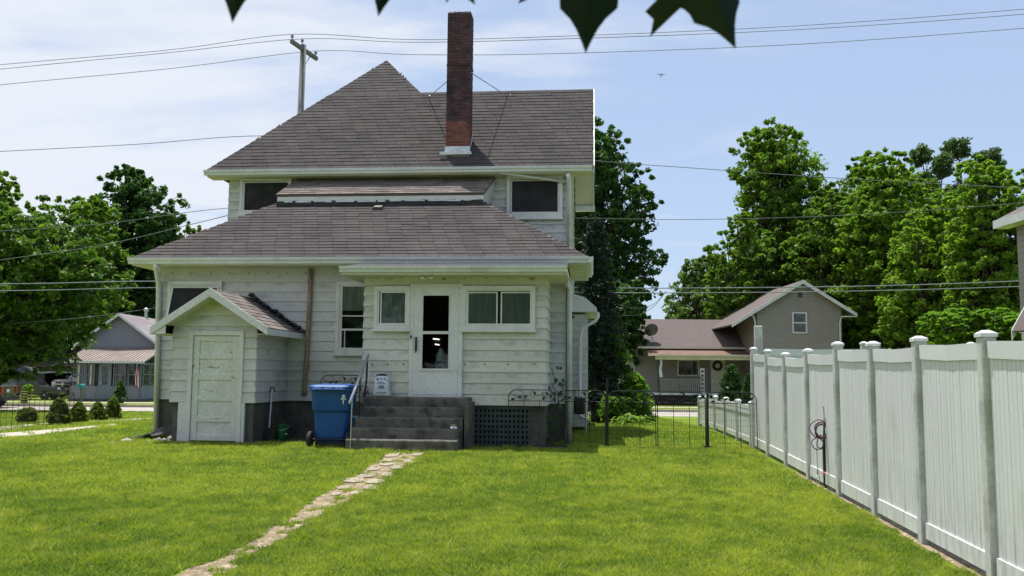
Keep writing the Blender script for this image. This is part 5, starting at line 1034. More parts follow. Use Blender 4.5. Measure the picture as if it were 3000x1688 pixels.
b, w, zt, zb = T(455, 620, 655, 1000, 85); tree('maple_tree', 'small distant tree showing just above the house eave', 'tree', b, lobed(w, zt, zb, 5, 8), 'distant', 90, 45, .24, .2, 8, GRT)
# centre
b, w, zt, zb = T(1540, 1960, 380, 1000, 72); tree('maple_tree', 'dark dense maple standing right behind the house', 'tree', b, lobed(w, zt, zb, 11, 9, .35), 'mapledeep', 430, 60, .23, .36, 9, GRT)
b, w, zt, zb = T(1920, 2190, 750, 1060, 95); tree('maple_tree', 'hazy pale green tree beyond the brown neighbour roof', 'tree', b, lobed(w, zt, zb, 6, 10), 'distant', 240, 50, .26, .2, 10, GRT)
# right side
b, w, zt, zb = T(2110, 2500, 358, 1000, 70); tree('maple_tree', 'tallest maple rising behind the grey gabled neighbour house', 'tree', b, lobed(w, zt, zb, 12, 12, .45), 'maple', 470, 60, .22, .34, 12, GRT)
b, w, zt, zb = T(2420, 2800, 452, 1010, 60); tree('maple_tree', 'broad maple between the tallest maple and the wispy trees', 'tree', b, lobed(w, zt, zb, 10, 13, .3), 'maplebright', 380, 60, .20, .3, 13, GRT, upb=.8)
for i, (l, r_, tp_, sd) in enumerate(((2655, 2800, 412, 14), (2770, 2960, 388, 15))):
    b, w, zt, zb = T(l, r_, tp_, 800, 88); h = zt - zb; Lb = [(math.sin(k * 2.1 + sd) * w * .22, math.cos(k * 1.7) * w * .2, zb + h * (.1 + .115 * k), w * .2, w * .2, h * .09) for k in range(8)]
    tree('locust_tree', ('tall wispy locust tree with loose feathery top, the shorter one' if i == 0 else 'tallest wispy locust tree with several feathery tips'), 'tree', b, Lb, 'locust', 130, 46, .22, .26, sd, GRT, rmin=.18, rmax=.34)
b, w, zt, zb = T(2740, 3080, 470, 1010, 50); tree('maple_tree', 'large maple beside the right hand neighbour eaves', 'tree', b, lobed(w, zt, zb, 10, 16), 'maplebright', 350, 62, .17, .3, 16, GRT, flat=.6, upb=.9)
b, w, zt, zb = T(2700, 3030, 885, 1010, 25); tree('dogwood_tree', 'low layered dogwood leafing out just over the white fence', 'tree', b, [(x * w * .3, y * .5, zt - .35 - abs(x) * .15 - k * .35, w * .22, .8, .22) for k in range(3) for x, y in ((-1, 0), (-.3, .6), (.4, -.4), (1.05, .3))], 'lilac', 150, 50, .085, .09, 17, flat=.32, upb=1.2, fork=.5)
for k, (l, r_, tp_, Y_, mm, sd, lab) in enumerate(((2280, 2600, 560, 64, 'maple', 31, 'round maple filling the gap beside the gabled neighbour roof'), (2560, 2900, 600, 54, 'maplebright', 32, 'lower bright maple in front of the wispy locust trees'), (2050, 2330, 640, 66, 'maple', 33, 'low side maple leaning out over the tan house roof'), (1690, 1900, 820, 60, 'mapledeep', 34, 'dark low tree behind the bushes in the side yard'), (2390, 2660, 450, 67, 'maple', 37, 'tall maple closing the gap beside the tallest maple'), (2600, 2840, 520, 62, 'maple', 38, 'full maple standing before the shorter wispy locust'), (-60, 240, 800, 72, 'mapledeep', 35, 'dark tree behind the garage and parked vehicles'), (300, 560, 780, 84, 'mapledeep', 36, 'low dark tree behind the bungalow roof'))):
    b, w, zt, zb = T(l, r_, tp_, 1030, Y_); tree('maple_tree', lab, 'tree', b, lobed(w, zt, zb, 8, sd), mm, 260, 55, .19, .26, sd, GRT, upb=.8)
# far wood closing the horizon: one mass
g_ = np.random.default_rng(3); nw = 900; ang = g_.uniform(-1.1, 1.1, nw); dist = g_.uniform(115, 150, nw); Cw = np.stack([np.sin(ang) * dist, np.cos(ang) * dist, g_.uniform(0, 7.5, nw) * (0.75 + .25 * np.sin(ang * 23)) - .4], 1)
V, F, Tt = leaves(Cw, g_.uniform(1.6, 3.0, nw), 34, .55, seed=4); o = link('far_wood', fast_mesh('far_wood', V, F, Tt), M['distant']); tag(o, 'far belt of green woodland closing the horizon', kind='stuff')
# conifer
def conifer(label, base, h, w, m, seed, rows=22):
    random.seed(seed); t = thing('spruce_tree', label, 'tree', base); mb = MB(); mb.tube([(0, 0, -.2), (0, 0, h * .5), (0, 0, h)], [.16, .09, .02], 8); VV = []; 
    Cc = []; Rr = []
    for i in range(rows):
        z = h * (.08 + .9 * i / rows); rad = w / 2 * (1 - i / rows) ** .8 + .08; nb = max(4, int(11 - i * .3))
        for k in range(nb):
            a_ = 6.283 * k / nb + i * .7 + random.uniform(-.2, .2); e = Vector((math.cos(a_) * rad, math.sin(a_) * rad, z - rad * .28)); mb.tube([(0, 0, z), e * .55 + Vector((0, 0, .45 * z + .06)), e], [.02, .012, .005], 5)
            for q in range(7): u = .25 + .75 * q / 6; p = Vector((0, 0, z)).lerp(e, u); Cc.append((p.x, p.y, p.z - .05)); Rr.append(.10 + .16 * (1 - abs(u - .6)))
    ob('trunk', mb, M['bark'], t); V, F, T_ = leaves(np.array(Cc), np.array(Rr), 14, .075, upb=.2, flat=.55, seed=seed, aspect=.3); link('crown', fast_mesh('crown', V, F, T_), M[m], t); return t
p = gnd(1735, 1180); conifer('dark blue green spruce standing close behind the house corner', (at(1742, 900, 33.5 - 5).x, 28.2, 0), 6.6, 2.5, 'spruce', 21)
# shrubs
def shrub(name, label, cat, px, py, wpx, hpx, m, n, per, leaf, seed, group=None, cone=False, Y=None, flat=.8, upb=.5):
    p = gnd(px, py) if Y is None else Vector((at(px, py, Y).x, Y, gz(Y))); s = p.y / FPX; w = wpx * s; h = hpx * s; random.seed(seed); t = thing(name, label, cat, (p.x, p.y, gz(p.y)), 0, group); mb = MB()
    for k in range(4): mb.tube([(random.uniform(-.04, .04) * w, random.uniform(-.04, .04) * w, -.05), (random.uniform(-.1, .1) * w, random.uniform(-.1, .1) * w, h * .4), (random.uniform(-.2, .2) * w, random.uniform(-.2, .2) * w, h * .75)], [.025 * w + .004, .018 * w, .006 * w], 5)
    ob('stem', mb, M['bark'], t); g = np.random.default_rng(seed); d = g.normal(size=(n, 3)); d /= np.linalg.norm(d, axis=1, keepdims=True)
    zz = (d[:, 2] + 1) / 2; rr = (1 - zz) ** .55 * 1.0 if cone else np.sqrt(np.clip(1 - (zz * 1.55 - .62) ** 2, 0.05, 1))
    rad = w / 2 * rr * g.uniform(.55, .92, n); an = np.arctan2(d[:, 1], d[:, 0]); lump = 1 + .14 * np.sin(an * 3 + seed) + .1 * np.sin(zz * 14 + seed)
    C = np.stack([np.cos(an) * rad * lump, np.sin(an) * rad * lump, zz * h * .93 + h * .03], 1); V, F, T_ = leaves(C, np.full(n, w * .13), per, leaf, upb=upb, flat=flat, seed=seed); V[:, 2] = np.maximum(V[:, 2], .01); link('foliage', fast_mesh('foliage', V, F, T_), M[m], t); return t
GS = 'rounded golden evergreens along the driveway'
SH = [(80, 1240, 52, 42, 'smallest rounded evergreen behind the driveway fence'), (172, 1243, 70, 74, 'tallest pointed evergreen behind the driveway fence'), (229, 1237, 54, 56, 'rounded evergreen just past the end of the driveway fence'), (284, 1232, 54, 50, 'squat evergreen next to the one before the grey bungalow'), (328, 1228, 52, 62, 'evergreen beside the feathery weed, last of the driveway row')]
for i, (a_, b_, c_, d_, lab) in enumerate(SH): shrub('evergreen_shrub', lab, 'shrub', a_, b_, c_, d_, 'yew', 170, 42, .035, 40 + i, GS, cone=(i != 0), upb=1.1)
shrub('arborvitae', 'thick arborvitae in front of the neighbour porch door', 'shrub', 2145, 1172, 82, 128, 'cedar', 260, 42, .10, 50, cone=True, Y=52, flat=1.1)
shrub('arborvitae', 'narrow arborvitae close against the tall white fence', 'shrub', 2192, 1172, 40, 108, 'cedar', 160, 42, .09, 51, cone=True, Y=50, flat=1.1)
shrub('lilac_bush', 'bright leafy bush behind the scroll fence in the side yard', 'bush', 1858, 1205, 130, 145, 'lilac', 150, 46, .055, 52, Y=27.4, cone=True, upb=1.4)
shrub('lilac_bush', 'lower spreading green bush at the foot of the young tree', 'bush', 1800, 1200, 110, 80, 'lilac', 110, 40, .055, 53, Y=27.0, upb=1.4)
b, w, zt, zb = T(1752, 1850, 968, 1105, 28.2); tree('young_tree', 'slender young tree with loose bright leaves behind the scroll fence', 'tree', b, [(-.12, 0, zb + .95, .34, .3, .42), (.15, .1, zb + .6, .32, .3, .38), (-.1, .1, zb + .25, .36, .3, .26), (.36, 0, zb + .2, .22, .2, .14), (.0, 0, zb + 1.2, .25, .2, .22)], 'lilac', 90, 30, .05, .035, 54, rmin=.3, rmax=.5, flat=.8, upb=1.2)
p = at(1845, 1240, 25.0); p.z = gz(25.0); hs = thing('hosta', 'low mound of yellow green hosta leaves in the side yard', 'plant', (p.x, p.y, gz(p.y)))
random.seed(9)
for i in range(90):
    a_ = random.uniform(0, 6.283); r0 = random.uniform(.02, .50) ** 1; el = random.uniform(.10, .36) * (1 - r0 * .7); cx = math.cos(a_) * r0 * 1.35; cy = math.sin(a_) * r0 * .6; L_ = random.uniform(.10, .17); w = L_ * .38; d = Vector((math.cos(a_ + random.uniform(-.5, .5)), math.sin(a_ + random.uniform(-.5, .5)), random.uniform(-.5, .1))).normalized(); sd = d.cross(Vector((0, 0, 1))).normalized(); c = Vector((cx, cy, el)); dn = Vector((0, 0, -.03))
    mb = MB(); mb.cur = random.random(); mb.add([c - d * L_ * .4, c + sd * w + Vector((0, 0, .015)), c, c - sd * w + Vector((0, 0, .015)), c + d * L_ * .7 + sd * w * .5 + dn * .3, c + d * L_ * .55, c + d * L_ * .7 - sd * w * .5 + dn * .3, c + d * L_ * 1.2 + dn], [(0, 1, 2), (0, 2, 3), (1, 4, 5, 2), (3, 2, 5, 6), (4, 7, 5), (5, 7, 6)]); ob('leaf', mb, M['hosta'], hs, smooth=True)
# feathery weed before the grey bungalow
p = at(345, 1170, 41); shrub('tall_weed', 'feathery pale weed in front of the grey bungalow porch', 'plant', 350, 1188, 46, 70, 'locust', 60, 20, .09, 55, Y=52, cone=True)
# vine climbing the pier at the porch corner
q = hw(.9, -.55); vt = thing('vine', 'leafy vine climbing the dark pier at the porch corner', 'vine', (q.x, q.y, 0)); random.seed(4); mb = MB(); pth = [(random.uniform(-.1, .1), -.05 - .25 * (1 - z / 1.45), z) for z in [i * .12 for i in range(13)]]; mb.tube(pth, .009, 5); mb.tube([(p_[0] * -1.3 + .1, p_[1] - .02, p_[2] * .8) for p_ in pth], .007, 5); ob('stem', mb, M['bark'], vt)
for i in range(34):
    p_ = random.choice(pth); c = Vector((p_[0] + random.uniform(-.16, .22), p_[1] + random.uniform(-.08, .02), p_[2] + random.uniform(-.05, .05) * (1 if p_[2] < 1.2 else .4))); s = random.uniform(.04, .075); n_ = Vector((random.uniform(-.5, .5), -1, random.uniform(-.2, .7))).normalized(); a_ = n_.cross(Vector((0, 0, 1))).normalized(); b_ = n_.cross(a_)
    mb = MB(); mb.cur = random.random(); mb.add([c - b_ * s, c + a_ * s * .8, c + b_ * s * .3 + a_ * s * .35, c + b_ * s, c + b_ * s * .3 - a_ * s * .35, c - a_ * s * .8], [(0, 1, 2), (0, 2, 4), (2, 3, 4), (0, 4, 5)]); ob('leaf', mb, M['vine'], vt)

# ------------------------------------------------------------------ maple the photographer stands under: trunk behind, one bough overhead
mt = thing('maple_tree', 'maple with dark pointed leaves hanging into view overhead', 'tree', (-1.9, -4.2, gz(-4.2)))
bx_ = Vector(mt.location); random.seed(13); mb = MB(); fk = Vector((.1, .1, 2.6)); limb(mb, (0, 0, -.2), fk, .26, .2, .02); limb(mb, fk, (-.6, -1.2, 6), .16, .05); limb(mb, fk, (1.4, -1.0, 6.2), .15, .05)
D_ = .78; zt_ = lambda px, py: at(px, py, D_) - bx_
tw = [fk, (.9, 1.8, 2.85), (1.5, 3.4, 2.62), tuple(zt_(600, -330)), tuple(zt_(1200, -300)), tuple(zt_(2150, -330))]; mb.tube([Vector(t_) for t_ in tw], [.09, .06, .035, .012, .009, .005], 8); ob('trunk', mb, M['bark'], mt, smooth=True)
OUT = [(0, -1), (.07, -.84), (.14, -.70), (.23, -.57), (.37, -.43), (.38, -.30), (.42, -.20), (.48, -.13), (.58, -.15), (.72, -.20), (.97, -.26), (.84, -.08), (.90, .08), (.70, .12), (.52, .18), (.66, .30), (.68, .46), (.48, .38), (.27, .34), (.08, .24), (0, .27)]
OUT = OUT + [(-x, y) for x, y in OUT[-2:0:-1]]
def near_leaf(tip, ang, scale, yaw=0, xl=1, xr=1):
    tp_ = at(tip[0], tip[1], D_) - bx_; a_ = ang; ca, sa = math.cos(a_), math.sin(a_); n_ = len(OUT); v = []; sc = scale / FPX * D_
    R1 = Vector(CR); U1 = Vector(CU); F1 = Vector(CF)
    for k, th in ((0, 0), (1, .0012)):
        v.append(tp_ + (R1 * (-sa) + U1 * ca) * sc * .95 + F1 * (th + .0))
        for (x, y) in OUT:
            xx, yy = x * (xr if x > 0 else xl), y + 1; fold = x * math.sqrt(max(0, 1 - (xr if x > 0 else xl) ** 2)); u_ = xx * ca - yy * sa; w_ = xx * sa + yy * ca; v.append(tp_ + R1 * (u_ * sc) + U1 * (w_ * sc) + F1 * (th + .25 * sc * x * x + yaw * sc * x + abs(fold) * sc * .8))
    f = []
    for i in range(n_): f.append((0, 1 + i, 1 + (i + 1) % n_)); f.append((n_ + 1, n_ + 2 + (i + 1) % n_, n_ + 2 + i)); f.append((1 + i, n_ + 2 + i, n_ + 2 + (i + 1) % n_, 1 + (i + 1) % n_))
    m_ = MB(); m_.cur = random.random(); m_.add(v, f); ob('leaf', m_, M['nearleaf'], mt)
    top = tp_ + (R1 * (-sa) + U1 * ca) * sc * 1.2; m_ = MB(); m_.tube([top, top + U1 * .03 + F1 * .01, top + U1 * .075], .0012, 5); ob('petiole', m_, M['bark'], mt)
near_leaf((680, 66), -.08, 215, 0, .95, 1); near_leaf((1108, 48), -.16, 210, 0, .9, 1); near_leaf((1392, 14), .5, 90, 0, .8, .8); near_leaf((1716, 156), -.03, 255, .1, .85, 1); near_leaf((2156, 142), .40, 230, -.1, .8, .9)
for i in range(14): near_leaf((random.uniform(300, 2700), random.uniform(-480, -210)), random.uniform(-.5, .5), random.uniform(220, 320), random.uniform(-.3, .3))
Cn, rn = crown_clumps([(0, -2.2, 8, 5, 4.4, 4.2), (4.2, -2.6, 6.6, 3.4, 3.2, 3), (-4, -2.5, 6.4, 3.4, 3.2, 3), (0, -4, 5, 5, 3, 2.4), (-9, -3.5, 5, 4.5, 3.5, 3.4), (9.5, -3.5, 5, 4.5, 3.5, 3.4), (-5, -5, 3, 4, 2, 1.6), (6, -5, 3, 4, 2, 1.6), (0, -6, 2.8, 4, 2, 1.6)], 1100, 7); V, F, Tn = leaves(Cn, rn, 40, .19, seed=19); link('crown', fast_mesh('crown', V, F, Tn), M['mapledeep'], mt)  # unseen crown, widened sideways to block skylight and darken the window reflections
# ------------------------------------------------------------------ far materials
def lapmat(name, c, pitch, dark=.62):
    m = bpy.data.materials.new(name); m.use_nodes = True; nt = m.node_tree; N = nt.nodes; L = nt.links; b = N['Principled BSDF']; b.inputs['Roughness'].default_value = .6
    tc = N.new('ShaderNodeTexCoord'); sp = N.new('ShaderNodeSeparateXYZ'); L.new(tc.outputs['Object'], sp.inputs[0]); d = N.new('ShaderNodeMath'); d.operation = 'DIVIDE'; d.inputs[1].default_value = pitch; L.new(sp.outputs[2], d.inputs[0]); fr = N.new('ShaderNodeMath'); fr.operation = 'FRACT'; L.new(d.outputs[0], fr.inputs[0])
    bp = N.new('ShaderNodeBump'); bp.inputs['Strength'].default_value = 1.0; bp.inputs['Distance'].default_value = .03; L.new(fr.outputs[0], bp.inputs['Height']); bp.invert = True; L.new(bp.outputs[0], b.inputs['Normal'])
    r = N.new('ShaderNodeMapRange'); r.inputs[1].default_value = 0; r.inputs[2].default_value = .16; r.inputs[3].default_value = dark; r.inputs[4].default_value = 1; L.new(fr.outputs[0], r.inputs[0])
    n = N.new('ShaderNodeTexNoise'); n.inputs['Scale'].default_value = 1.5; n.inputs['Detail'].default_value = 5; L.new(tc.outputs['Object'], n.inputs[0]); q = N.new('ShaderNodeMapRange'); q.inputs[3].default_value = .82; q.inputs[4].default_value = 1.15; L.new(n.outputs[0], q.inputs[0]); mu = N.new('ShaderNodeMath'); mu.operation = 'MULTIPLY'; L.new(r.outputs[0], mu.inputs[0]); L.new(q.outputs[0], mu.inputs[1])
    cx = N.new('ShaderNodeVectorMath'); cx.operation = 'SCALE'; cx.inputs[0].default_value = c; L.new(mu.outputs[0], cx.inputs['Scale']); L.new(cx.outputs[0], b.inputs['Base Color']); return m
M['grey_lap'] = lapmat('grey_clapboard', (.20, .205, .235), .13); M['blue_lap'] = lapmat('blue_grey_boards', (.20, .235, .28), .18); M['tan_lap'] = lapmat('tan_clapboard', (.235, .215, .19), .15); M['dk_lap'] = lapmat('dark_brown_boards', (.04, .036, .034), .2)
M['farshingle'] = mk('neighbour_shingles', (.150, .122, .118), (.105, .086, .085), 5, .95, .5, 22, stretch=(1, 3, 3), fine=.3); M['redmetal'] = mk('faded_red_roof', (.30, .26, .265), (.21, .175, .18), 1.2, .6, stretch=(1, .3, 1)); M['tanmetal'] = mk('ribbed_tan_metal', (.33, .275, .24), (.25, .21, .185), 1.5, .45, metal=.1); M['rust'] = mk('rust_red_roofing', (.20, .115, .085), (.15, .085, .065), 2, .8)
M['cream'] = mk('cream_trim', (.60, .57, .44), (.5, .47, .36), 3, .6); M['greywhite'] = mk('dull_white_trim', (.55, .57, .60), (.46, .48, .5), 3, .6); M['bluetrim'] = mk('blue_grey_trim', (.17, .205, .25), (.14, .17, .21), 4, .6, c3=(.4, .42, .44), s3=6, k3=(.62, .75))
M['farglass'] = mk('dark_reflective_pane', (.03, .032, .035), (.06, .06, .062), 2.5, .06, spec=.6, c3=(.16, .155, .14), s3=3, k3=(.55, .75))
M['carblack'] = mk('black_car_paint', (.012, .012, .013), (.02, .02, .02), 2, .25, clear=.8, fine=0); M['cargrey'] = mk('dark_grey_car_paint', (.045, .046, .05), (.035, .036, .04), 2, .3, clear=.8, fine=0); M['carglass'] = mk('car_glass', (.02, .022, .028), (.03, .032, .038), 2, .05, spec=.8, fine=0); M['chrome'] = mk('chrome', (.7, .7, .7), (.6, .6, .6), 3, .15, metal=1, fine=0); M['taillight'] = mk('red_lens', (.45, .01, .02), (.35, .01, .015), 3, .2); M['tealpaint'] = mk('teal_enamel', (.03, .33, .33), (.02, .26, .27), 5, .35)
def PB(mb, p, Y0, Y1):          # box whose front face is the pixel rectangle p at distance Y0
    a, b = at(p[0], p[3], Y0), at(p[2], p[1], Y0); mb.box(a.x, b.x, Y0, Y1, a.z, b.z); return mb
def wpoly(pts, Y): return [at(x, y, Y) for x, y in pts]

# ------------------------------------------------------------------ grey bungalow across the street
bg_ = thing('bungalow', 'grey bungalow with blue glazed porch and ribbed metal porch roof', 'house', (0, 0, 0)); Yp, Yg = 56., 58.6
def P3(px, py, Y): return at(px, py, Y)
g0 = gz(56) - .1; x0, x1 = P3(206, 1100, Yp).x, P3(413, 1100, Yp).x; ztop = P3(300, 1062, Yp).z; zk = P3(300, 1131, Yp).z; zf = P3(300, 1169, Yp).z
mb = MB(); mb.box(x0 + .02, x1 - .02, Yp, Yp + .12, zf, zk); mb.box(x1 - .12, x1, Yp + .12, Yg + .1, zf, zk); mb.box(x0, x0 + .12, Yp + .12, Yg + .1, zf, zk); ob('porch_wall', mb, M['grey_lap'], bg_)
mb = MB(); mb.box(x0 - .05, x1 + .02, Yp - .03, Yg, g0 - .3, zf); ob('porch_base', mb, M['concrete'], bg_)
mb = MB(); mb.box(x0, x1, Yp + .5, Yg - .2, ztop - .06, ztop); mb.box(x0 + .1, x1 - .1, Yg - .1, Yg, zf, ztop); ob('porch_interior', mb, M['darkroom'], bg_)
for (l, r_) in ((206, 212), (246, 250), (279, 285), (328, 337), (370, 374), (405, 413)):
    mb = MB(); PB(mb, (l, 1062, r_, 1169), Yp - .03, Yp + .13); ob('porch_post', mb, M['bluetrim'], bg_)
for (l, r_) in ((212, 246), (250, 279), (337, 370), (374, 405)):
    a, b = P3(l, 1130, Yp), P3(r_, 1066, Yp); mb = MB(); mb.rect_frame(a.x, b.x, a.z, b.z, Yp - .015, Yp + .06, .05); mb.box(a.x, b.x, Yp - .02, Yp + .05, (a.z + b.z) / 2 - .03, (a.z + b.z) / 2 + .03); wn = ob('window', mb, M['bluetrim'], bg_); mb = MB(); mb.box(a.x + .05, b.x - .05, Yp + .06, Yp + .07, a.z + .05, b.z - .05); ob('pane', mb, M['farglass'], wn)
    if r_ < 300:
        mb = MB(); xm = a.x + (b.x - a.x) * .4; mb.box(xm, xm + .12, Yp + .052, Yp + .058, a.z + .06, b.z - .06); ob('curtain', mb, M['curtain2'], wn)
for k in range(2):           # side windows of the porch
    y0 = Yp + .3 + k * 1.15; mb = MB()
    for (ya, yb, za, zb_) in ((y0, y0 + .08, zk, ztop), (y0 + .9, y0 + .98, zk, ztop), (y0 + .08, y0 + .9, zk, zk + .06), (y0 + .08, y0 + .9, ztop - .12, ztop), (y0 + .08, y0 + .9, (zk + ztop) / 2 - .03, (zk + ztop) / 2 + .03)): mb.box(x1 - .07, x1 + .02, ya, yb, za, zb_)
    wn = ob('window', mb, M['bluetrim'], bg_); mb = MB(); mb.box(x1 - .05, x1 - .03, y0 + .08, y0 + .9, zk + .06, ztop - .12); ob('pane', mb, M['farglass'], wn)
a, b = P3(285, 1168, Yp), P3(328, 1066, Yp); mb = MB(); mb.box(a.x, b.x, Yp - .01, Yp + .06, a.z, a.z + (b.z - a.z) * .40); dl, dr = a.x + .22, b.x - .22; mb.box(a.x, dl, Yp - .01, Yp + .06, a.z + (b.z - a.z) * .4, b.z); mb.box(dr, b.x, Yp - .01, Yp + .06, a.z + (b.z - a.z) * .4, b.z); mb.box(dl, dr, Yp - .01, Yp + .06, b.z - .16, b.z); dd = ob('door', mb, M['bluetrim'], bg_)
za, zb_ = a.z + (b.z - a.z) * .4, b.z - .16
for i in range(2):
    for j in range(3): w_ = (dr - dl) / 2; h_ = (zb_ - za) / 3; mb = MB(); mb.box(dl + i * w_ + .02, dl + (i + 1) * w_ - .02, Yp + .01, Yp + .02, za + j * h_ + .02, za + (j + 1) * h_ - .02); ob('pane', mb, M['farglass'], dd)
mb = MB(); mb.box(dl, dr, Yp + .03, Yp + .05, za, zb_); ob('muntins', mb, M['bluetrim'], dd)
e0, e1, t0, t1 = P3(189, 1057, Yp - .5), P3(424, 1062, Yp - .5), P3(222, 1018, Yg), P3(470, 1018, Yg); e1.z = e0.z; t0.z = t1.z = (t0.z + t1.z) / 2
t0.x = e0.x; t1.x = e1.x
mb = MB(); mb.slab([e0, e1, t1, t0], .08); pr = ob('porch_roof', mb, M['tanmetal'], bg_)
for i in range(23):
    u = i / 22; a, b = e0.lerp(e1, u), t0.lerp(t1, u); mb = MB(); mb.tube([a + Vector((0, -.02, .02)), b + Vector((0, 0, .02))], .028, 4); ob('roof_rib', mb, M['tanmetal'], pr)
mb = MB(); mb.box(e0.x, e1.x, e0.y - .03, e0.y, e0.z - .13, e0.z + .0); ob('fascia', mb, M['greywhite'], bg_)
# gable
apx = P3(355, 921, Yg); ez = P3(462, 1008, Yg).z; hwid = P3(470, 1008, Yg).x - apx.x; gb0 = apx.x - hwid; gb1 = apx.x + hwid
mb = MB(); mb.prism([(gb0 + .2, Yg, g0 - .2), (gb1 - .2, Yg, g0 - .2), (gb1 - .2, Yg, ez + .1), (apx.x, Yg, apx.z - .12), (gb0 + .2, Yg, ez + .1)], (0, 9, 0)); ob('gable_wall', mb, M['grey_lap'], bg_)
mb = MB(); mb.slab([(gb1 + .15, Yg - .35, ez - .12), (gb1 + .15, Yg + 9.3, ez - .12), (apx.x, Yg + 9.3, apx.z + .05), (apx.x, Yg - .35, apx.z + .05)], .1); mb.slab([(gb0 - .15, Yg + 9.3, ez - .12), (gb0 - .15, Yg - .35, ez - .12), (apx.x, Yg - .35, apx.z + .05), (apx.x, Yg + 9.3, apx.z + .05)], .1); ob('main_roof', mb, M['redmetal'], bg_)
for s, xx in ((1, gb1 + .15), (-1, gb0 - .15)):
    mb = MB(); mb.prism([(apx.x, Yg - .36, apx.z + .07), (xx, Yg - .36, ez - .10), (xx, Yg - .36, ez - .28), (apx.x, Yg - .36, apx.z - .13)], (0, -.04, 0)); ob('rake_board', mb, M['greywhite'], bg_)
vp = P3(427, 935, Yg + 4); mb = MB(); mb.lathe([(.10, -.8), (.10, .55), (.17, .56), (.17, .72), (.08, .78)], 12, (vp.x, vp.y, vp.z)); ob('vent_pipe', mb, M['galv'], bg_)
text('53', .30, M['white'], bg_, (P3(219, 1112, Yp).x, Yp - .04, P3(219, 1112, Yp).z), (R_(90), R_(14), 0), 'house_number', .01)
# flag on the porch
p = P3(393, 1062, Yp - .25); fl = thing('flag', 'red and white striped flag hanging beside the bungalow porch window', 'flag', (p.x, p.y, p.z)); FR = mk('flag_red', (.35, .03, .04), (.28, .02, .03), 5, .8); FB = mk('flag_blue', (.02, .03, .12), (.02, .03, .1), 5, .8)
mb = MB(); mb.tube([(-.05, .2, .06), (.02, 0, 0), (.34, -.1, -.12)], .014, 6); ob('pole', mb, M['greywhite'], fl)
for i in range(7):
    mb = MB(); n = 8; v = []
    for k in range(n + 1): u = k / n; xx = .02 + .045 * i + .015 * math.sin(u * 7 + i) + .10 * u; v += [(xx, -.02 + .05 * math.sin(i * 1.7 + u * 3), -.02 - u * 1.35 - .03 * i), (xx + .046, -.02 + .05 * math.sin((i + 1) * 1.7 + u * 3), -.02 - u * 1.35 - .03 * (i + 1))]
    mb.add(v, [(2 * k, 2 * k + 1, 2 * k + 3, 2 * k + 2) for k in range(n)]); ob('stripe', mb, FR if i % 2 == 0 else M['white'], fl, smooth=True)
mb = MB(); mb.prism([(.03, -.10, -.04), (.19, -.10, -.10), (.21, -.10, -.5), (.05, -.10, -.46)], (0, .01, 0)); ob('canton', mb, FB, fl)
# mailbox
p = Vector((at(240, 1120, 50.5).x, 50.5, gz(50.5))); t = thing('mailbox', 'teal mailbox on a dark wooden post across the street', 'mailbox', tuple(p)); zm_ = at(240, 1131, 50.5).z - p.z
mb = MB(); mb.box(-.05, .05, -.05, .05, -.1, zm_ - .10); ob('post', mb, M['polewood'], t); mb = MB(); mb.prism([(-.11, -.26, zm_ - .10)] + [(-.11 * math.cos(a_), -.26, zm_ + .02 + .10 * math.sin(a_)) for a_ in [math.pi * i / 8 for i in range(9)]] + [(.11, -.26, zm_ - .10)], (0, .5, 0)); ob('box', mb, M['tealpaint'], t); mb = MB(); mb.box(.112, .125, -.1, .06, zm_ - .02, zm_ + .02); ob('signal_flag', mb, M['taillight'], t)

# ------------------------------------------------------------------ tan neighbour house on the right
nb = thing('neighbor_house', 'tan sided neighbour house with brown roof, front porch and gabled wing', 'house', (0, 0, 0)); Yw, Yf, Yq = 60., 56.5, 57.6; gn = gz(60) - .1
wx0, wx1 = at(1850, 1100, Yw).x, at(2205, 1100, Yw).x; ez = at(2000, 1016, Yw - .5).z; rz2 = at(2000, 936, Yw + 3.2).z
mb = MB(); mb.prism([(wx0, Yw, gn - .2), (wx0, Yw + 6.4, gn - .2), (wx0, Yw + 6.4, ez - .1), (wx0, Yw + 3.2, rz2 - .25), (wx0, Yw, ez - .1)], (wx1 - wx0, 0, 0)); ob('wing_wall', mb, M['tan_lap'], nb)
rl = at(1839, 935, Yw + 3.2).x
mb = MB(); mb.slab([(rl, Yw - .5, ez), (wx1, Yw - .5, ez), (wx1, Yw + 3.2, rz2), (rl, Yw + 3.2, rz2)], .10); mb.slab([(wx1, Yw + 6.9, ez), (rl, Yw + 6.9, ez), (rl, Yw + 3.2, rz2), (wx1, Yw + 3.2, rz2)], .10); ob('wing_roof', mb, M['farshingle'], nb)
mb = MB(); mb.prism([(rl - .04, Yw - .5, ez + .05), (rl - .04, Yw + 3.2, rz2 + .05), (rl - .04, Yw + 3.2, rz2 - .2), (rl - .04, Yw - .5, ez - .22)], (.04, 0, 0)); mb.box(rl, wx1, Yw - .62, Yw - .5, ez - .14, ez + .0); ob('eave_trim', mb, M['cream'], nb)
mb = MB(); mb.box(wx0 - .02, wx0 + .22, Yw - .05, Yw - .01, gn, ez - .15); ob('corner_board', mb, M['greywhite'], nb)
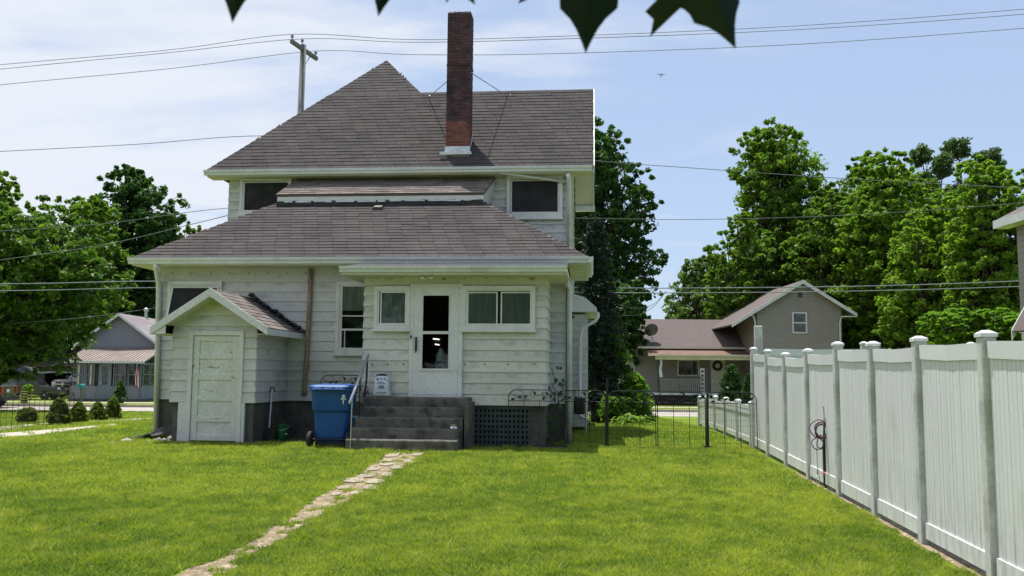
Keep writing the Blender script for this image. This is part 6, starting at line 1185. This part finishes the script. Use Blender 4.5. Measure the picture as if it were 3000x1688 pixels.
# porch
pe0, pe1 = at(1899, 1038, Yq - .3), at(2215, 1038, Yq - .3); mb = MB(); mb.slab([(pe0.x, Yq - .3, pe0.z), (pe1.x, Yq - .3, pe0.z), (pe1.x, Yw - .05, pe0.z + .42), (pe0.x + .3, Yw - .05, pe0.z + .42)], .07); ob('porch_roof', mb, M['rust'], nb)
mb = MB(); mb.box(pe0.x, pe1.x, Yq - .36, Yq - .3, pe0.z - .10, pe0.z + .01); zb_ = at(2000, 1054, Yq).z; mb.box(pe0.x + .5, pe1.x, Yq - .12, Yq + .08, zb_, pe0.z - .10); ob('porch_beam', mb, M['cream'], nb)
zd = at(2000, 1152, Yq).z; mb = MB(); mb.box(pe0.x + .4, pe1.x, Yq - .15, Yw, zd - .12, zd); ob('porch_deck', mb, M['greywhite'], nb); mb = MB(); mb.box(pe0.x + .5, pe1.x, Yq, Yw, gn - .2, zd - .12); ob('porch_skirt', mb, M['dark'], nb)
for xx in (1929, 2079, 2190): c = at(xx, 1100, Yq); mb = MB(); mb.box(c.x - .07, c.x + .07, Yq - .07, Yq + .07, zd, zb_); ob('porch_post', mb, M['dk_lap'], nb)
ra, rb = at(1933, 1138, Yq), at(2060, 1106, Yq); mb = MB(); mb.box(ra.x, rb.x, Yq - .03, Yq + .03, rb.z - .06, rb.z); mb.box(ra.x, rb.x, Yq - .03, Yq + .03, zd + .08, zd + .14); rl_ = ob('railing', mb, M['dk_lap'], nb)
for i in range(22): x = ra.x + (rb.x - ra.x) * (i + .5) / 22; mb = MB(); mb.box(x - .025, x + .025, Yq - .02, Yq + .02, zd + .14, rb.z - .06); ob('baluster', mb, M['tan_lap'], rl_)
a, b = at(1984, 1102, Yw), at(2048, 1054, Yw); mb = MB(); mb.rect_frame(a.x, b.x, a.z, b.z, Yw - .07, Yw - .01, .09); wn = ob('window', mb, M['cream'], nb); mb = MB(); mb.box(a.x + .09, b.x - .09, Yw - .035, Yw - .025, a.z + .09, b.z - .09); ob('pane', mb, M['farglass'], wn)
a, b = at(2081, 1150, Yw), at(2124, 1054, Yw); mb = MB(); mb.box(a.x, b.x, Yw - .06, Yw - .01, a.z, b.z); dr_ = ob('door', mb, M['cream'], nb); c = at(2102, 1072, Yw - .1); mb = MB(); mb.tube([(c.x + .26 * math.cos(t_), Yw - .12, c.z + .26 * math.sin(t_)) for t_ in [6.283 * i / 20 for i in range(21)]], .09, 7); tag(ob('wreath', mb, M['spruce']), 'dark round wreath on the neighbour front door', 'wreath')
c = at(2020, 1138, Yq + .9); t = thing('porch_bench', 'grey wooden bench on the tan neighbour porch', 'bench', (c.x, c.y, zd)); 
mb = MB(); mb.box(-.65, .65, -.25, .25, .38, .43); ob('seat', mb, M['polewood'], t)
for i in range(9): x = -.58 + i * .145; mb = MB(); mb.box(x - .04, x + .04, .20, .23, .43, .86); ob('back_slat', mb, M['polewood'], t)
for x in (-.6, .6):
    for y in (-.2, .2): mb = MB(); mb.box(x - .035, x + .035, y - .035, y + .035, 0, .38); ob('leg', mb, M['polewood'], t)
c = at(1936, 1053, Yq - .1); mb = MB(); n = 10; v = []
for i in range(n + 1): u = i / n; v += [(-.05 - .08 * u + .03 * math.sin(u * 8), 0, -u * 1.15), (.06 + .04 * u + .03 * math.sin(u * 8), .03, -u * 1.15)]
mb.add(v, [(2 * i, 2 * i + 1, 2 * i + 3, 2 * i + 2) for i in range(n)]); o = ob('windsock', mb, M['greywhite'], loc=(c.x, c.y, c.z)); tag(o, 'pale tattered windsock hanging from the neighbour porch beam', 'windsock')
c = at(2063, 1138, Yq - .3); t = thing('welcome_board', 'tall narrow pale sign board leaning by the neighbour porch post', 'sign', (c.x, c.y + .5, zd)); mb = MB(); mb.box(-.14, .14, -.02, .02, 0, 1.6); ob('board', mb, M['greywhite'], t); mb = MB()
for k in range(5): mb.box(-.08, .08, -.03, -.02, .25 + k * .27, .40 + k * .27)
ob('dark_marks', mb, M['dk_lap'], t)
# gabled wing
ga = at(2346, 823, Yf); gl, gr = at(2219, 1000, Yf).x, at(2467, 1000, Yf).x; ezl = at(2219, 884, Yf).z; ezr = at(2467, 900, Yf).z; sl2 = (ga.z - at(2504, 921, Yf).z) / (at(2504, 921, Yf).x - ga.x)
el, er = at(2139, 931, Yf).x, at(2504, 921, Yf).x
mb = MB(); mb.prism([(gl, Yf, gn - .2), (gr, Yf, gn - .2), (gr, Yf, ga.z - (gr - ga.x) * sl2 - .1), (ga.x, Yf, ga.z - .1), (gl, Yf, ga.z - (ga.x - gl) * sl2 - .1)], (0, 10, 0)); ob('gable_wall', mb, M['tan_lap'], nb)
mb = MB(); mb.slab([(er, Yf - .4, ga.z - (er - ga.x) * sl2), (er, Yf + 10.3, ga.z - (er - ga.x) * sl2), (ga.x, Yf + 10.3, ga.z), (ga.x, Yf - .4, ga.z)], .1); mb.slab([(el, Yf + 10.3, ga.z - (ga.x - el) * sl2), (el, Yf - .4, ga.z - (ga.x - el) * sl2), (ga.x, Yf - .4, ga.z), (ga.x, Yf + 10.3, ga.z)], .1); ob('gable_roof', mb, M['farshingle'], nb)
for xx in (er, el): zz = ga.z - abs(xx - ga.x) * sl2; mb = MB(); mb.prism([(ga.x, Yf - .41, ga.z + .03), (xx, Yf - .41, zz + .03), (xx, Yf - .41, zz - .2), (ga.x, Yf - .41, ga.z - .22)], (0, -.04, 0)); ob('rake_board', mb, M['greywhite'], nb)
a, b = at(2321, 977, Yf), at(2363, 915, Yf); mb = MB(); mb.rect_frame(a.x, b.x, a.z, b.z, Yf - .07, Yf - .01, .09); mb.box(a.x + .09, b.x - .09, Yf - .06, Yf - .02, (a.z + b.z) / 2 - .04, (a.z + b.z) / 2 + .04); wn = ob('window', mb, M['greywhite'], nb); mb = MB(); mb.box(a.x + .09, b.x - .09, Yf - .035, Yf - .03, a.z + .09, b.z - .09); ob('pane', mb, M['farglass'], wn)
a, b = at(2338, 872, Yf), at(2350, 858, Yf); mb = MB(); mb.box(a.x, b.x, Yf - .03, Yf - .01, a.z, b.z); ob('gable_vent', mb, M['dk_lap'], nb)
for xx, sx in ((2460, er), (2212, gl - .5)): c = at(xx, 930, Yf - .1); mb = MB(); mb.tube([(sx, Yf - .3, ga.z - abs(sx - ga.x) * sl2 - .15), (c.x + (.12 if sx > ga.x else -.1), Yf - .12, c.z + .05), (c.x, Yf - .1, c.z - .3), (c.x, Yf - .1, gn)], .05, 6); ob('downspout', mb, M['greywhite'], nb)
# satellite dish
c = at(1911, 1011, Yw - .3); t = thing('satellite_dish', 'grey satellite dish mounted on the brown neighbour roof', 'satellite dish', (c.x, Yw - .1, ez + .36)); dz = at(1911, 969, Yw).z - ez - .36
mb = MB(); mb.tube([(-.0, 0, -.1), (0, -.02, dz - .25)], .035, 6); mb.tube([(.25, .1, -.05), (.02, 0, .3)], .02, 5); ob('mast', mb, M['galv'], t); mb = MB(); mb.lathe([(0.0, .0), (.25, .03), (.45, .1), (.47, .11), (.45, .12), (.25, .05), (0, .02)], 22, (0, 0, 0)); ob('reflector', mb, M['concrete'], t, smooth=True, loc=(0, -.05, dz), rot=(R_(62), R_(0), R_(190))); mb = MB(); mb.tube([(0, -.1, dz - .3), (0, -.55, dz - .25), (0, -.6, dz - .1)], .02, 5); ob('feed_arm', mb, M['galv'], t)
# ------------------------------------------------------------------ right hand neighbour, only its eaves reach into view
rn = thing('neighbor_house', 'right hand neighbour house whose white eaves overhang the fence line', 'house', (0, 0, 0)); Yr = 22.
a = at(2912, 655, Yr); wx = at(2998, 800, Yr - .6).x; rx = a.x + 5.; sl3 = .52; zr_ = a.z + sl3 * 5; yn = Yr - 10
mb = MB(); mb.prism([(wx, yn + .4, -.2), (2 * rx - wx, yn + .4, -.2), (2 * rx - wx, yn + .4, a.z), (rx, yn + .4, zr_ - .2), (wx, yn + .4, a.z)], (0, 9.2, 0)); ob('wall', mb, M['tan_lap'], rn)
mb = MB(); mb.slab([(a.x, Yr, a.z + .06), (a.x, yn, a.z + .06), (rx, yn, zr_ + .06), (rx, Yr, zr_ + .06)], .06); mb.slab([(2 * rx - a.x, yn, a.z + .06), (2 * rx - a.x, Yr, a.z + .06), (rx, Yr, zr_ + .06), (rx, yn, zr_ + .06)], .06); ob('roof', mb, M['farshingle'], rn)
mb = MB(); mb.box(a.x - .03, a.x, yn, Yr, a.z - .14, a.z + .06); ob('fascia', mb, M['greywhite'], rn)
mb = MB(); mb.box(a.x, wx, yn, Yr, a.z - .14, a.z - .11); ob('soffit', mb, M['cream'], rn)
c, d = at(2966, 984, Yr - 3), at(3000, 922, Yr - 3); s4 = (d.z - c.z) / (d.x - c.x); e = 1.6
mb = MB(); mb.slab([(c.x, Yr - 3, c.z + .1), (c.x, Yr - 6, c.z + .1), (c.x + e, Yr - 6, c.z + .1 + s4 * e), (c.x + e, Yr - 3, c.z + .1 + s4 * e)], .06); ob('side_roof', mb, M['farshingle'], rn)
for yy in (Yr - 3, Yr - 6.04): mb = MB(); mb.prism([(c.x, yy, c.z + .12), (c.x + e, yy, c.z + .12 + s4 * e), (c.x + e, yy, c.z - .10 + s4 * e), (c.x, yy, c.z - .10)], (0, .04, 0)); ob('rake_board', mb, M['greywhite'], rn)

# ------------------------------------------------------------------ dark garage behind the parked vehicles
ga_ = thing('garage', 'dark garage with an open door behind the parked vehicles', 'garage', (0, 0, 0)); Yk = 70.; a, b = at(-120, 1160, Yk), at(215, 1070, Yk); gk = gz(70) - .2
mb = MB(); o1, o2 = at(128, 1160, Yk).x, at(206, 1160, Yk).x; zo = at(170, 1093, Yk).z; mb.box(a.x, o1, Yk, Yk + .2, gk, b.z); mb.box(o2, b.x, Yk, Yk + .2, gk, b.z); mb.box(o1, o2, Yk, Yk + .2, zo, b.z); mb.box(a.x, b.x, Yk + 6, Yk + 6.2, gk, b.z); mb.box(a.x, a.x + .2, Yk + .2, Yk + 6, gk, b.z); mb.box(b.x - .2, b.x, Yk + .2, Yk + 6, gk, b.z); ob('wall', mb, M['dk_lap'], ga_)
mb = MB(); mb.slab([(a.x - .4, Yk - .5, b.z - .05), (b.x + .4, Yk - .5, b.z - .05), (b.x + .4, Yk + 3.1, b.z + 1.3), (a.x - .4, Yk + 3.1, b.z + 1.3)], .1); mb.slab([(b.x + .4, Yk + 6.7, b.z - .05), (a.x - .4, Yk + 6.7, b.z - .05), (a.x - .4, Yk + 3.1, b.z + 1.3), (b.x + .4, Yk + 3.1, b.z + 1.3)], .1); ob('roof', mb, M['farshingle'], ga_)
mb = MB(); mb.box(o1 - .1, o2 + .1, Yk - .04, Yk - .002, zo, zo + .12); ob('door_header', mb, M['greywhite'], ga_)
# ------------------------------------------------------------------ vehicles
def wheel(parent, x, y, r, axis='y', w=.24):
    mb = MB(); mb.lathe([(r * .5, -w / 2), (r * .92, -w / 2), (r, -w / 2 + .03), (r, w / 2 - .03), (r * .92, w / 2), (r * .5, w / 2)], 24, (0, 0, 0), axis); o = ob('wheel', mb, M['rubber'], parent, loc=(x, y, r)); mb = MB(); mb.lathe([(0, -w / 2 - .005), (r * .58, -w / 2 + .01), (r * .58, w / 2 - .01), (0, w / 2 + .005)], 18, (0, 0, 0), axis); ob('rim', mb, M['galv'], o); return o
# boxy off-roader parked facing left; its tail reaches into view
rc = at(57, 1150, 46.9); sv = thing('parked_suv', 'boxy black off roader with roof rack parked at the kerb', 'car', (rc.x - .06, 46.0, gz(46)), R_(6)); w2 = .92
def prof(pts, y0, y1, m, name, parent, bev=.04): mb = MB(); mb.prism([(x, y0, z) for x, z in pts], (0, y1 - y0, 0)); o = ob(name, mb, M[m], parent); bevel(o, bev); return o
prof([(0, .55), (0, 1.12), (-3.0, 1.14), (-4.45, 1.08), (-4.55, .9), (-4.5, .5)], -w2, w2, 'carblack', 'body', sv); cab = prof([(-.02, 1.12), (-.10, 1.78), (-.25, 1.84), (-2.35, 1.84), (-3.0, 1.15)], -w2 + .06, w2 - .06, 'carblack', 'cabin', sv)
mb = MB(); mb.add([(.012, -.72, 1.20), (.012, .72, 1.20), (-.075, .66, 1.70), (-.075, -.66, 1.70)], [(0, 1, 2, 3)]); ob('rear_window', mb, M['carglass'], cab)
for s in (-1, 1):
    mb = MB()
    for (xa, xb) in ((-.25, -.95), (-1.02, -1.7), (-1.77, -2.55)): mb.add([(xa, s * (w2 - .052), 1.22), (xb, s * (w2 - .052), 1.22), (xb if xb > -2 else -2.25, s * (w2 - .055), 1.70), (xa - .05, s * (w2 - .055), 1.70)], [(0, 1, 2, 3)])
    ob('side_windows', mb, M['carglass'], cab); mb = MB(); mb.cbox(-.03, .035, s * .80 - .09, s * .80 + .09, .72, 1.10, .01); ob('tail_light', mb, M['taillight'], sv)
mb = MB(); mb.box(-.005, .03, -.28, .02, .80, .95); ob('licence_plate', mb, M['white'], sv); mb = MB(); mb.cbox(-.05, .16, -w2, w2, .40, .62, .04); ob('rear_bumper', mb, M['blackplastic'], sv); mb = MB(); mb.box(-.04, .025, -w2 + .02, w2 - .02, 1.105, 1.135); ob('chrome_strip', mb, M['galv'], sv)
mb = MB()
for y in (-.6, .6): mb.tube([(-.2, y, 1.95), (-2.3, y, 1.95)], .03, 6)
for x in (-.25, -1.2, -2.2): mb.tube([(x, -.66, 1.96), (x, .66, 1.96)], .025, 6); mb.tube([(x, -.6, 1.83), (x, -.6, 1.95)], .02, 5); mb.tube([(x, .6, 1.83), (x, .6, 1.95)], .02, 5)
ob('roof_rack', mb, M['black'], sv)
for x in (-.85, -3.65):
    for s in (-1, 1): wheel(sv, x, s * (w2 - .1), .40)
# pickup, nose towards the street
c = at(180, 1157, 61); tk = thing('pickup_truck', 'dark grey pickup truck with chrome bumper nosed out beside the bungalow', 'pickup', (c.x + .35, 60.5, gz(60.5)), R_(-14))
mb = MB(); mb.prism([(-1.0, 0, .55), (-1.0, .0, 1.12), (-1.0, .25, 1.24), (-1.0, 1.35, 1.30), (-1.0, 5.6, 1.30), (-1.0, 5.6, .6)], (2.0, 0, 0)); o = ob('body', mb, M['cargrey'], tk); bevel(o, .06); mb = MB(); mb.prism([(-.86, 1.3, 1.28), (-.80, 1.95, 1.88), (-.80, 3.3, 1.92), (-.86, 3.7, 1.28)], (1.66, 0, 0)); cb_ = ob('cab', mb, M['cargrey'], tk); bevel(cb_, .07)
mb = MB(); mb.add([(-.80, 1.33, 1.33), (.80, 1.33, 1.33), (.72, 1.88, 1.84), (-.72, 1.88, 1.84)], [(0, 1, 2, 3)]); ob('windshield', mb, mk('bright_windshield', (.10, .12, .15), (.07, .08, .1), 2, .04, spec=1., fine=0), cb_)
mb = MB(); mb.cbox(-.62, .62, -.05, .02, .78, 1.10, .03); gr_ = ob('grille', mb, M['blackplastic'], tk); mb = MB(); mb.box(-.6, .6, -.075, -.05, .92, .965); mb.box(-.035, .035, -.075, -.05, .80, 1.09); ob('grille_bars', mb, M['chrome'], gr_); mb = MB(); mb.prism([(-.09, -.08, 1.0), (-.05, -.08, .88), (0, -.08, .83), (.05, -.08, .88), (.09, -.08, 1.0), (0, -.08, .97)], (0, -.02, 0)); ob('emblem', mb, M['chrome'], gr_)
mb = MB(); mb.cbox(-.98, .98, -.16, .05, .50, .74, .05); ob('front_bumper', mb, M['chrome'], tk)
for s in (-1, 1): mb = MB(); mb.cbox(s * .80 - .16, s * .80 + .16, -.03, .05, .86, 1.08, .03); ob('headlight', mb, M['glass'] if False else M['galv'], tk); mb = MB(); mb.cbox(s * 1.06 - .1, s * 1.06 + .1, 1.5, 1.62, 1.30, 1.5, .03); ob('mirror', mb, M['blackplastic'], tk)
for y in (.85, 4.6):
    for s in (-1, 1): wheel(tk, s * .86, y, .40, 'x')
# dark hatchback in the shade
c = at(100, 1155, 58); hb = thing('parked_hatchback', 'black hatchback parked in deep shade beneath the street maple', 'car', (c.x + 1.2, 58.0, gz(58)), R_(8))
prof([(0.6, .35), (.62, .62), (.3, .82), (-.5, .92), (-1.1, 1.38), (-2.6, 1.42), (-3.3, 1.0), (-3.35, .4)], -.85, .85, 'carblack', 'body', hb, .06); mb = MB()
mb.add([(-.62, -.853, .95), (-1.75, -.853, .95), (-1.75, -.853, 1.32), (-1.12, -.853, 1.32)], [(0, 1, 2, 3)]); mb.add([(-1.82, -.853, .95), (-2.9, -.853, .97), (-2.5, -.853, 1.33), (-1.82, -.853, 1.33)], [(0, 1, 2, 3)]); ob('side_windows', mb, M['carglass'], hb); mb = MB(); mb.cbox(.50, .64, -.7, -.4, .62, .76, .02); ob('headlight', mb, M['galv'], hb)
for x in (-.2, -2.6):
    for s in (-1, 1): wheel(hb, x, s * .76, .31, 'y', .2)
# yellow slatted planter with a leafy plant, and a dark patio umbrella
c = at(72, 1152, 52); pl_ = thing('slatted_planter', 'sunlit yellow slatted planter box under the street maple', 'planter', (c.x, 52, gz(52))); YL = mk('yellow_wood', (.42, .40, .10), (.33, .31, .08), 4, .7)
for k in range(5): mb = MB(); mb.box(-.17, .17, -.12, .12, .05 + k * .15, .13 + k * .15); ob('slat', mb, YL, pl_)
mb = MB(); mb.box(-.14, .14, -.1, .1, 0, .78); ob('liner', mb, M['dark'], pl_)
shrub('leafy_plant', 'yellow green plant spilling over the slatted planter', 'plant', 84, 1125, 26, 22, 'hosta', 30, 20, .07, 60, Y=52.3).location.z = gz(52) + .62
c = at(84, 1087, 62); t = thing('patio_umbrella', 'dark patio umbrella standing open near the garage', 'umbrella', (c.x, 62, gz(62))); zt_u = at(84, 1070, 62).z - gz(62); mb = MB(); mb.tube([(0, 0, 0), (0, 0, zt_u)], .03, 6); mb.lathe([(.28, 0), (.28, .06), (.06, .1)], 12); ob('pole', mb, M['galv'], t); mb = MB(); mb.lathe([(1.25, zt_u - .55), (.7, zt_u - .22), (.05, zt_u + .02), (.02, zt_u + .05)], 8); ob('canopy', mb, M['fabric'], t)

# ------------------------------------------------------------------ utility pole and wires
Yu = 29.0 - .6; px_ = at(878, 300, Yu).x; ztp = at(880, 132, Yu).z; up = thing('utility_pole', 'weathered wooden utility pole with a crossarm rising behind the roof', 'utility pole', (px_, Yu, 0))
mb = MB(); mb.tube([(0, 0, -.5), (.01, 0, ztp * .5), (.06, 0, ztp)], [.15, .12, .095], 12); ob('pole', mb, M['polewood'], up, smooth=True)
aL, aR = at(853, 127, Yu - .75), at(928, 172, Yu + .85); aL = Vector((aL.x - px_, -.75, 0)); aR = Vector((aR.x - px_, .85, 0)); za_ = ztp - .22
# the arm runs away from the viewer, so its far end looks lower
mb = MB(); d_ = (aR - aL).normalized(); n_ = Vector((d_.y, -d_.x, 0)) * .05; mb.add([aL + n_ + Vector((0, 0, za_)), aL - n_ + Vector((0, 0, za_)), aR - n_ + Vector((0, 0, za_)), aR + n_ + Vector((0, 0, za_))] + [aL + n_ + Vector((0, 0, za_ + .12)), aL - n_ + Vector((0, 0, za_ + .12)), aR - n_ + Vector((0, 0, za_ + .12)), aR + n_ + Vector((0, 0, za_ + .12))], [(0, 3, 2, 1), (4, 5, 6, 7), (0, 1, 5, 4), (1, 2, 6, 5), (2, 3, 7, 6), (3, 0, 4, 7)]); ob('crossarm', mb, M['polewood'], up)
mb = MB(); mb.tube([(.06, 0, za_ - .6), tuple(aR * .55 + Vector((0, 0, za_)))], .018, 5); ob('brace', mb, M['galv'], up)
INS = [aL * .92 + Vector((0, 0, za_ + .12)), Vector((.03, -.05, ztp)), aR * .92 + Vector((0, 0, za_ + .12))]
for q in INS: mb = MB(); mb.lathe([(.015, 0), (.015, .08), (.055, .085), (.03, .12), (.055, .13), (.03, .19), (0, .2)], 10, tuple(q)); ob('insulator', mb, M['porcelain'], up)
def wire(name, label, pts, r, m='wire', group=None, cat='power line'):
    P = [Vector(p) for p in pts]; out = []
    for i in range(len(P) - 1):
        p0, p1, p2, p3 = P[max(i - 1, 0)], P[i], P[i + 1], P[min(i + 2, len(P) - 1)]
        for k in range(8):
            t = k / 8; out.append(.5 * ((2 * p1) + (p2 - p0) * t + (2 * p0 - 5 * p1 + 4 * p2 - p3) * t * t + (3 * p1 - p0 - 3 * p2 + p3) * t ** 3))
    out.append(P[-1]); mb = MB(); mb.tube(out, r, 5); o = ob(name, mb, M[m], smooth=True); return tag(o, label, cat, group)
bp_ = Vector((px_, Yu, 0)); ii_ = [bp_ + q + Vector((0, 0, .19)) for q in INS]
LE = [[(500, 146), (0, 190), (-500, 240)], [(500, 154), (0, 203), (-500, 256)], [(500, 201), (0, 249), (-500, 304)]]
RE = [[(1200, 116), (1600, 108), (2300, 78), (3000, 27), (3600, -30)], [(1200, 124), (1600, 116), (2300, 89), (3000, 42), (3600, -12)], [(1200, 160), (1600, 158), (2300, 132), (3000, 83), (3600, 32)]]
nm = ['outer', 'middle', 'inner']
LB = ['bare power line on the near crossarm insulator of the utility pole', 'bare power line on the pole top insulator', 'bare power line on the far lower insulator of the crossarm']
for k in range(3):
    wire('power_line', LB[k], [at(x, y, Yu - .3) for x, y in LE[k][::-1]] + [ii_[k]] + [at(x, y, Yu - .1 - (x - 880) / 2200 * 3.5) for x, y in RE[k]], .011)
wire('power_line', 'single cable passing behind the upper roof slope', [at(x, y, 30.5) for x, y in ((-500, 470), (0, 444), (400, 423), (780, 398), (1250, 420), (1745, 471), (2050, 494), (2480, 524), (2893, 546), (3300, 566))], .012, 'wirelow')
wire('telephone_line', 'upper of two close telephone cables running along the street', [at(x, y, 34.6) for x, y in ((-400, 836), (100, 831), (466, 824), (1100, 826), (1700, 843), (2200, 843), (2600, 837), (3000, 823), (3500, 800))], .020, 'wire', cat='cable')
wire('telephone_line', 'lower of two close telephone cables running along the street', [at(x, y, 34.6) for x, y in ((-400, 856), (100, 851), (466, 843), (1100, 842), (1700, 857), (2200, 857), (2600, 851), (3000, 839), (3500, 818))], .018, 'wire', cat='cable')
wire('service_cable', 'service cable crossing the right hand treetops at mid height', [at(x, y, 33) for x, y in ((1500, 637), (1740, 640), (2050, 643), (2500, 630), (3000, 595), (3400, 560))], .012, 'wirelow', cat='cable')
wire('service_cable', 'upper service cable sloping from the left trees to the house corner', [at(-200, 690, 27), at(0, 677, 26.4), at(300, 656, 25), at(552, 622, 23.6), at(665, 610, 22.2)], .009, 'wirelow', cat='cable')
wire('service_cable', 'lower service cable sloping from the left trees to the house corner', [at(-200, 790, 27), at(0, 762, 26.4), at(300, 718, 25), at(546, 661, 23.6), at(665, 632, 22.2)], .010, 'wirelow', cat='cable')
wire('service_cable', 'low cable sloping past the bungalow vent pipe', [at(-200, 968, 40), at(0, 951, 38), at(230, 932, 36), at(460, 902, 34), at(700, 866, 32)], .011, 'wirelow', cat='cable')
wire('service_cable', 'upper drooping cable loop hung before the dark maple', [at(x, y, 34.5) for x, y in ((1700, 850), (1760, 870), (1830, 898), (1880, 902), (1920, 888), (1952, 852))], .010, 'wirelow', cat='cable')
wire('service_cable', 'lower drooping cable loop hung before the dark maple', [at(x, y, 34.45) for x, y in ((1700, 862), (1760, 890), (1820, 921), (1870, 922), (1915, 898), (1950, 856))], .010, 'wirelow', cat='cable')
# dragonfly over the yard
c = at(1938, 221, 8); t = thing('dragonfly', 'tiny dragonfly with outspread wings flying against the blue sky', 'dragonfly', tuple(c), R_(15))
mb = MB(); mb.tube([(0, -.012, .012), (0, -.004, .008), (0, .006, .0), (0, .03, -.016)], [.003, .005, .003, .0015], 7); ob('body', mb, M['black'], t)
for s in (-1, 1):
    for k, (dy, dz) in enumerate(((-.004, .013), (.006, .010))): mb = MB(); mb.prism([(0, dy, .006), (s * .012, dy - .003, .007), (s * .040, dy - .002 + k * .006, dz), (s * .041, dy + .003 + k * .006, dz), (s * .015, dy + .005, .006)], (0, 0, .0004)); ob('wing', mb, M['glass'] if False else M['curtain'], t)
print('objects', len(bpy.data.objects), 'tris', sum(len(o.data.polygons) for o in bpy.data.objects if o.type == 'MESH'))
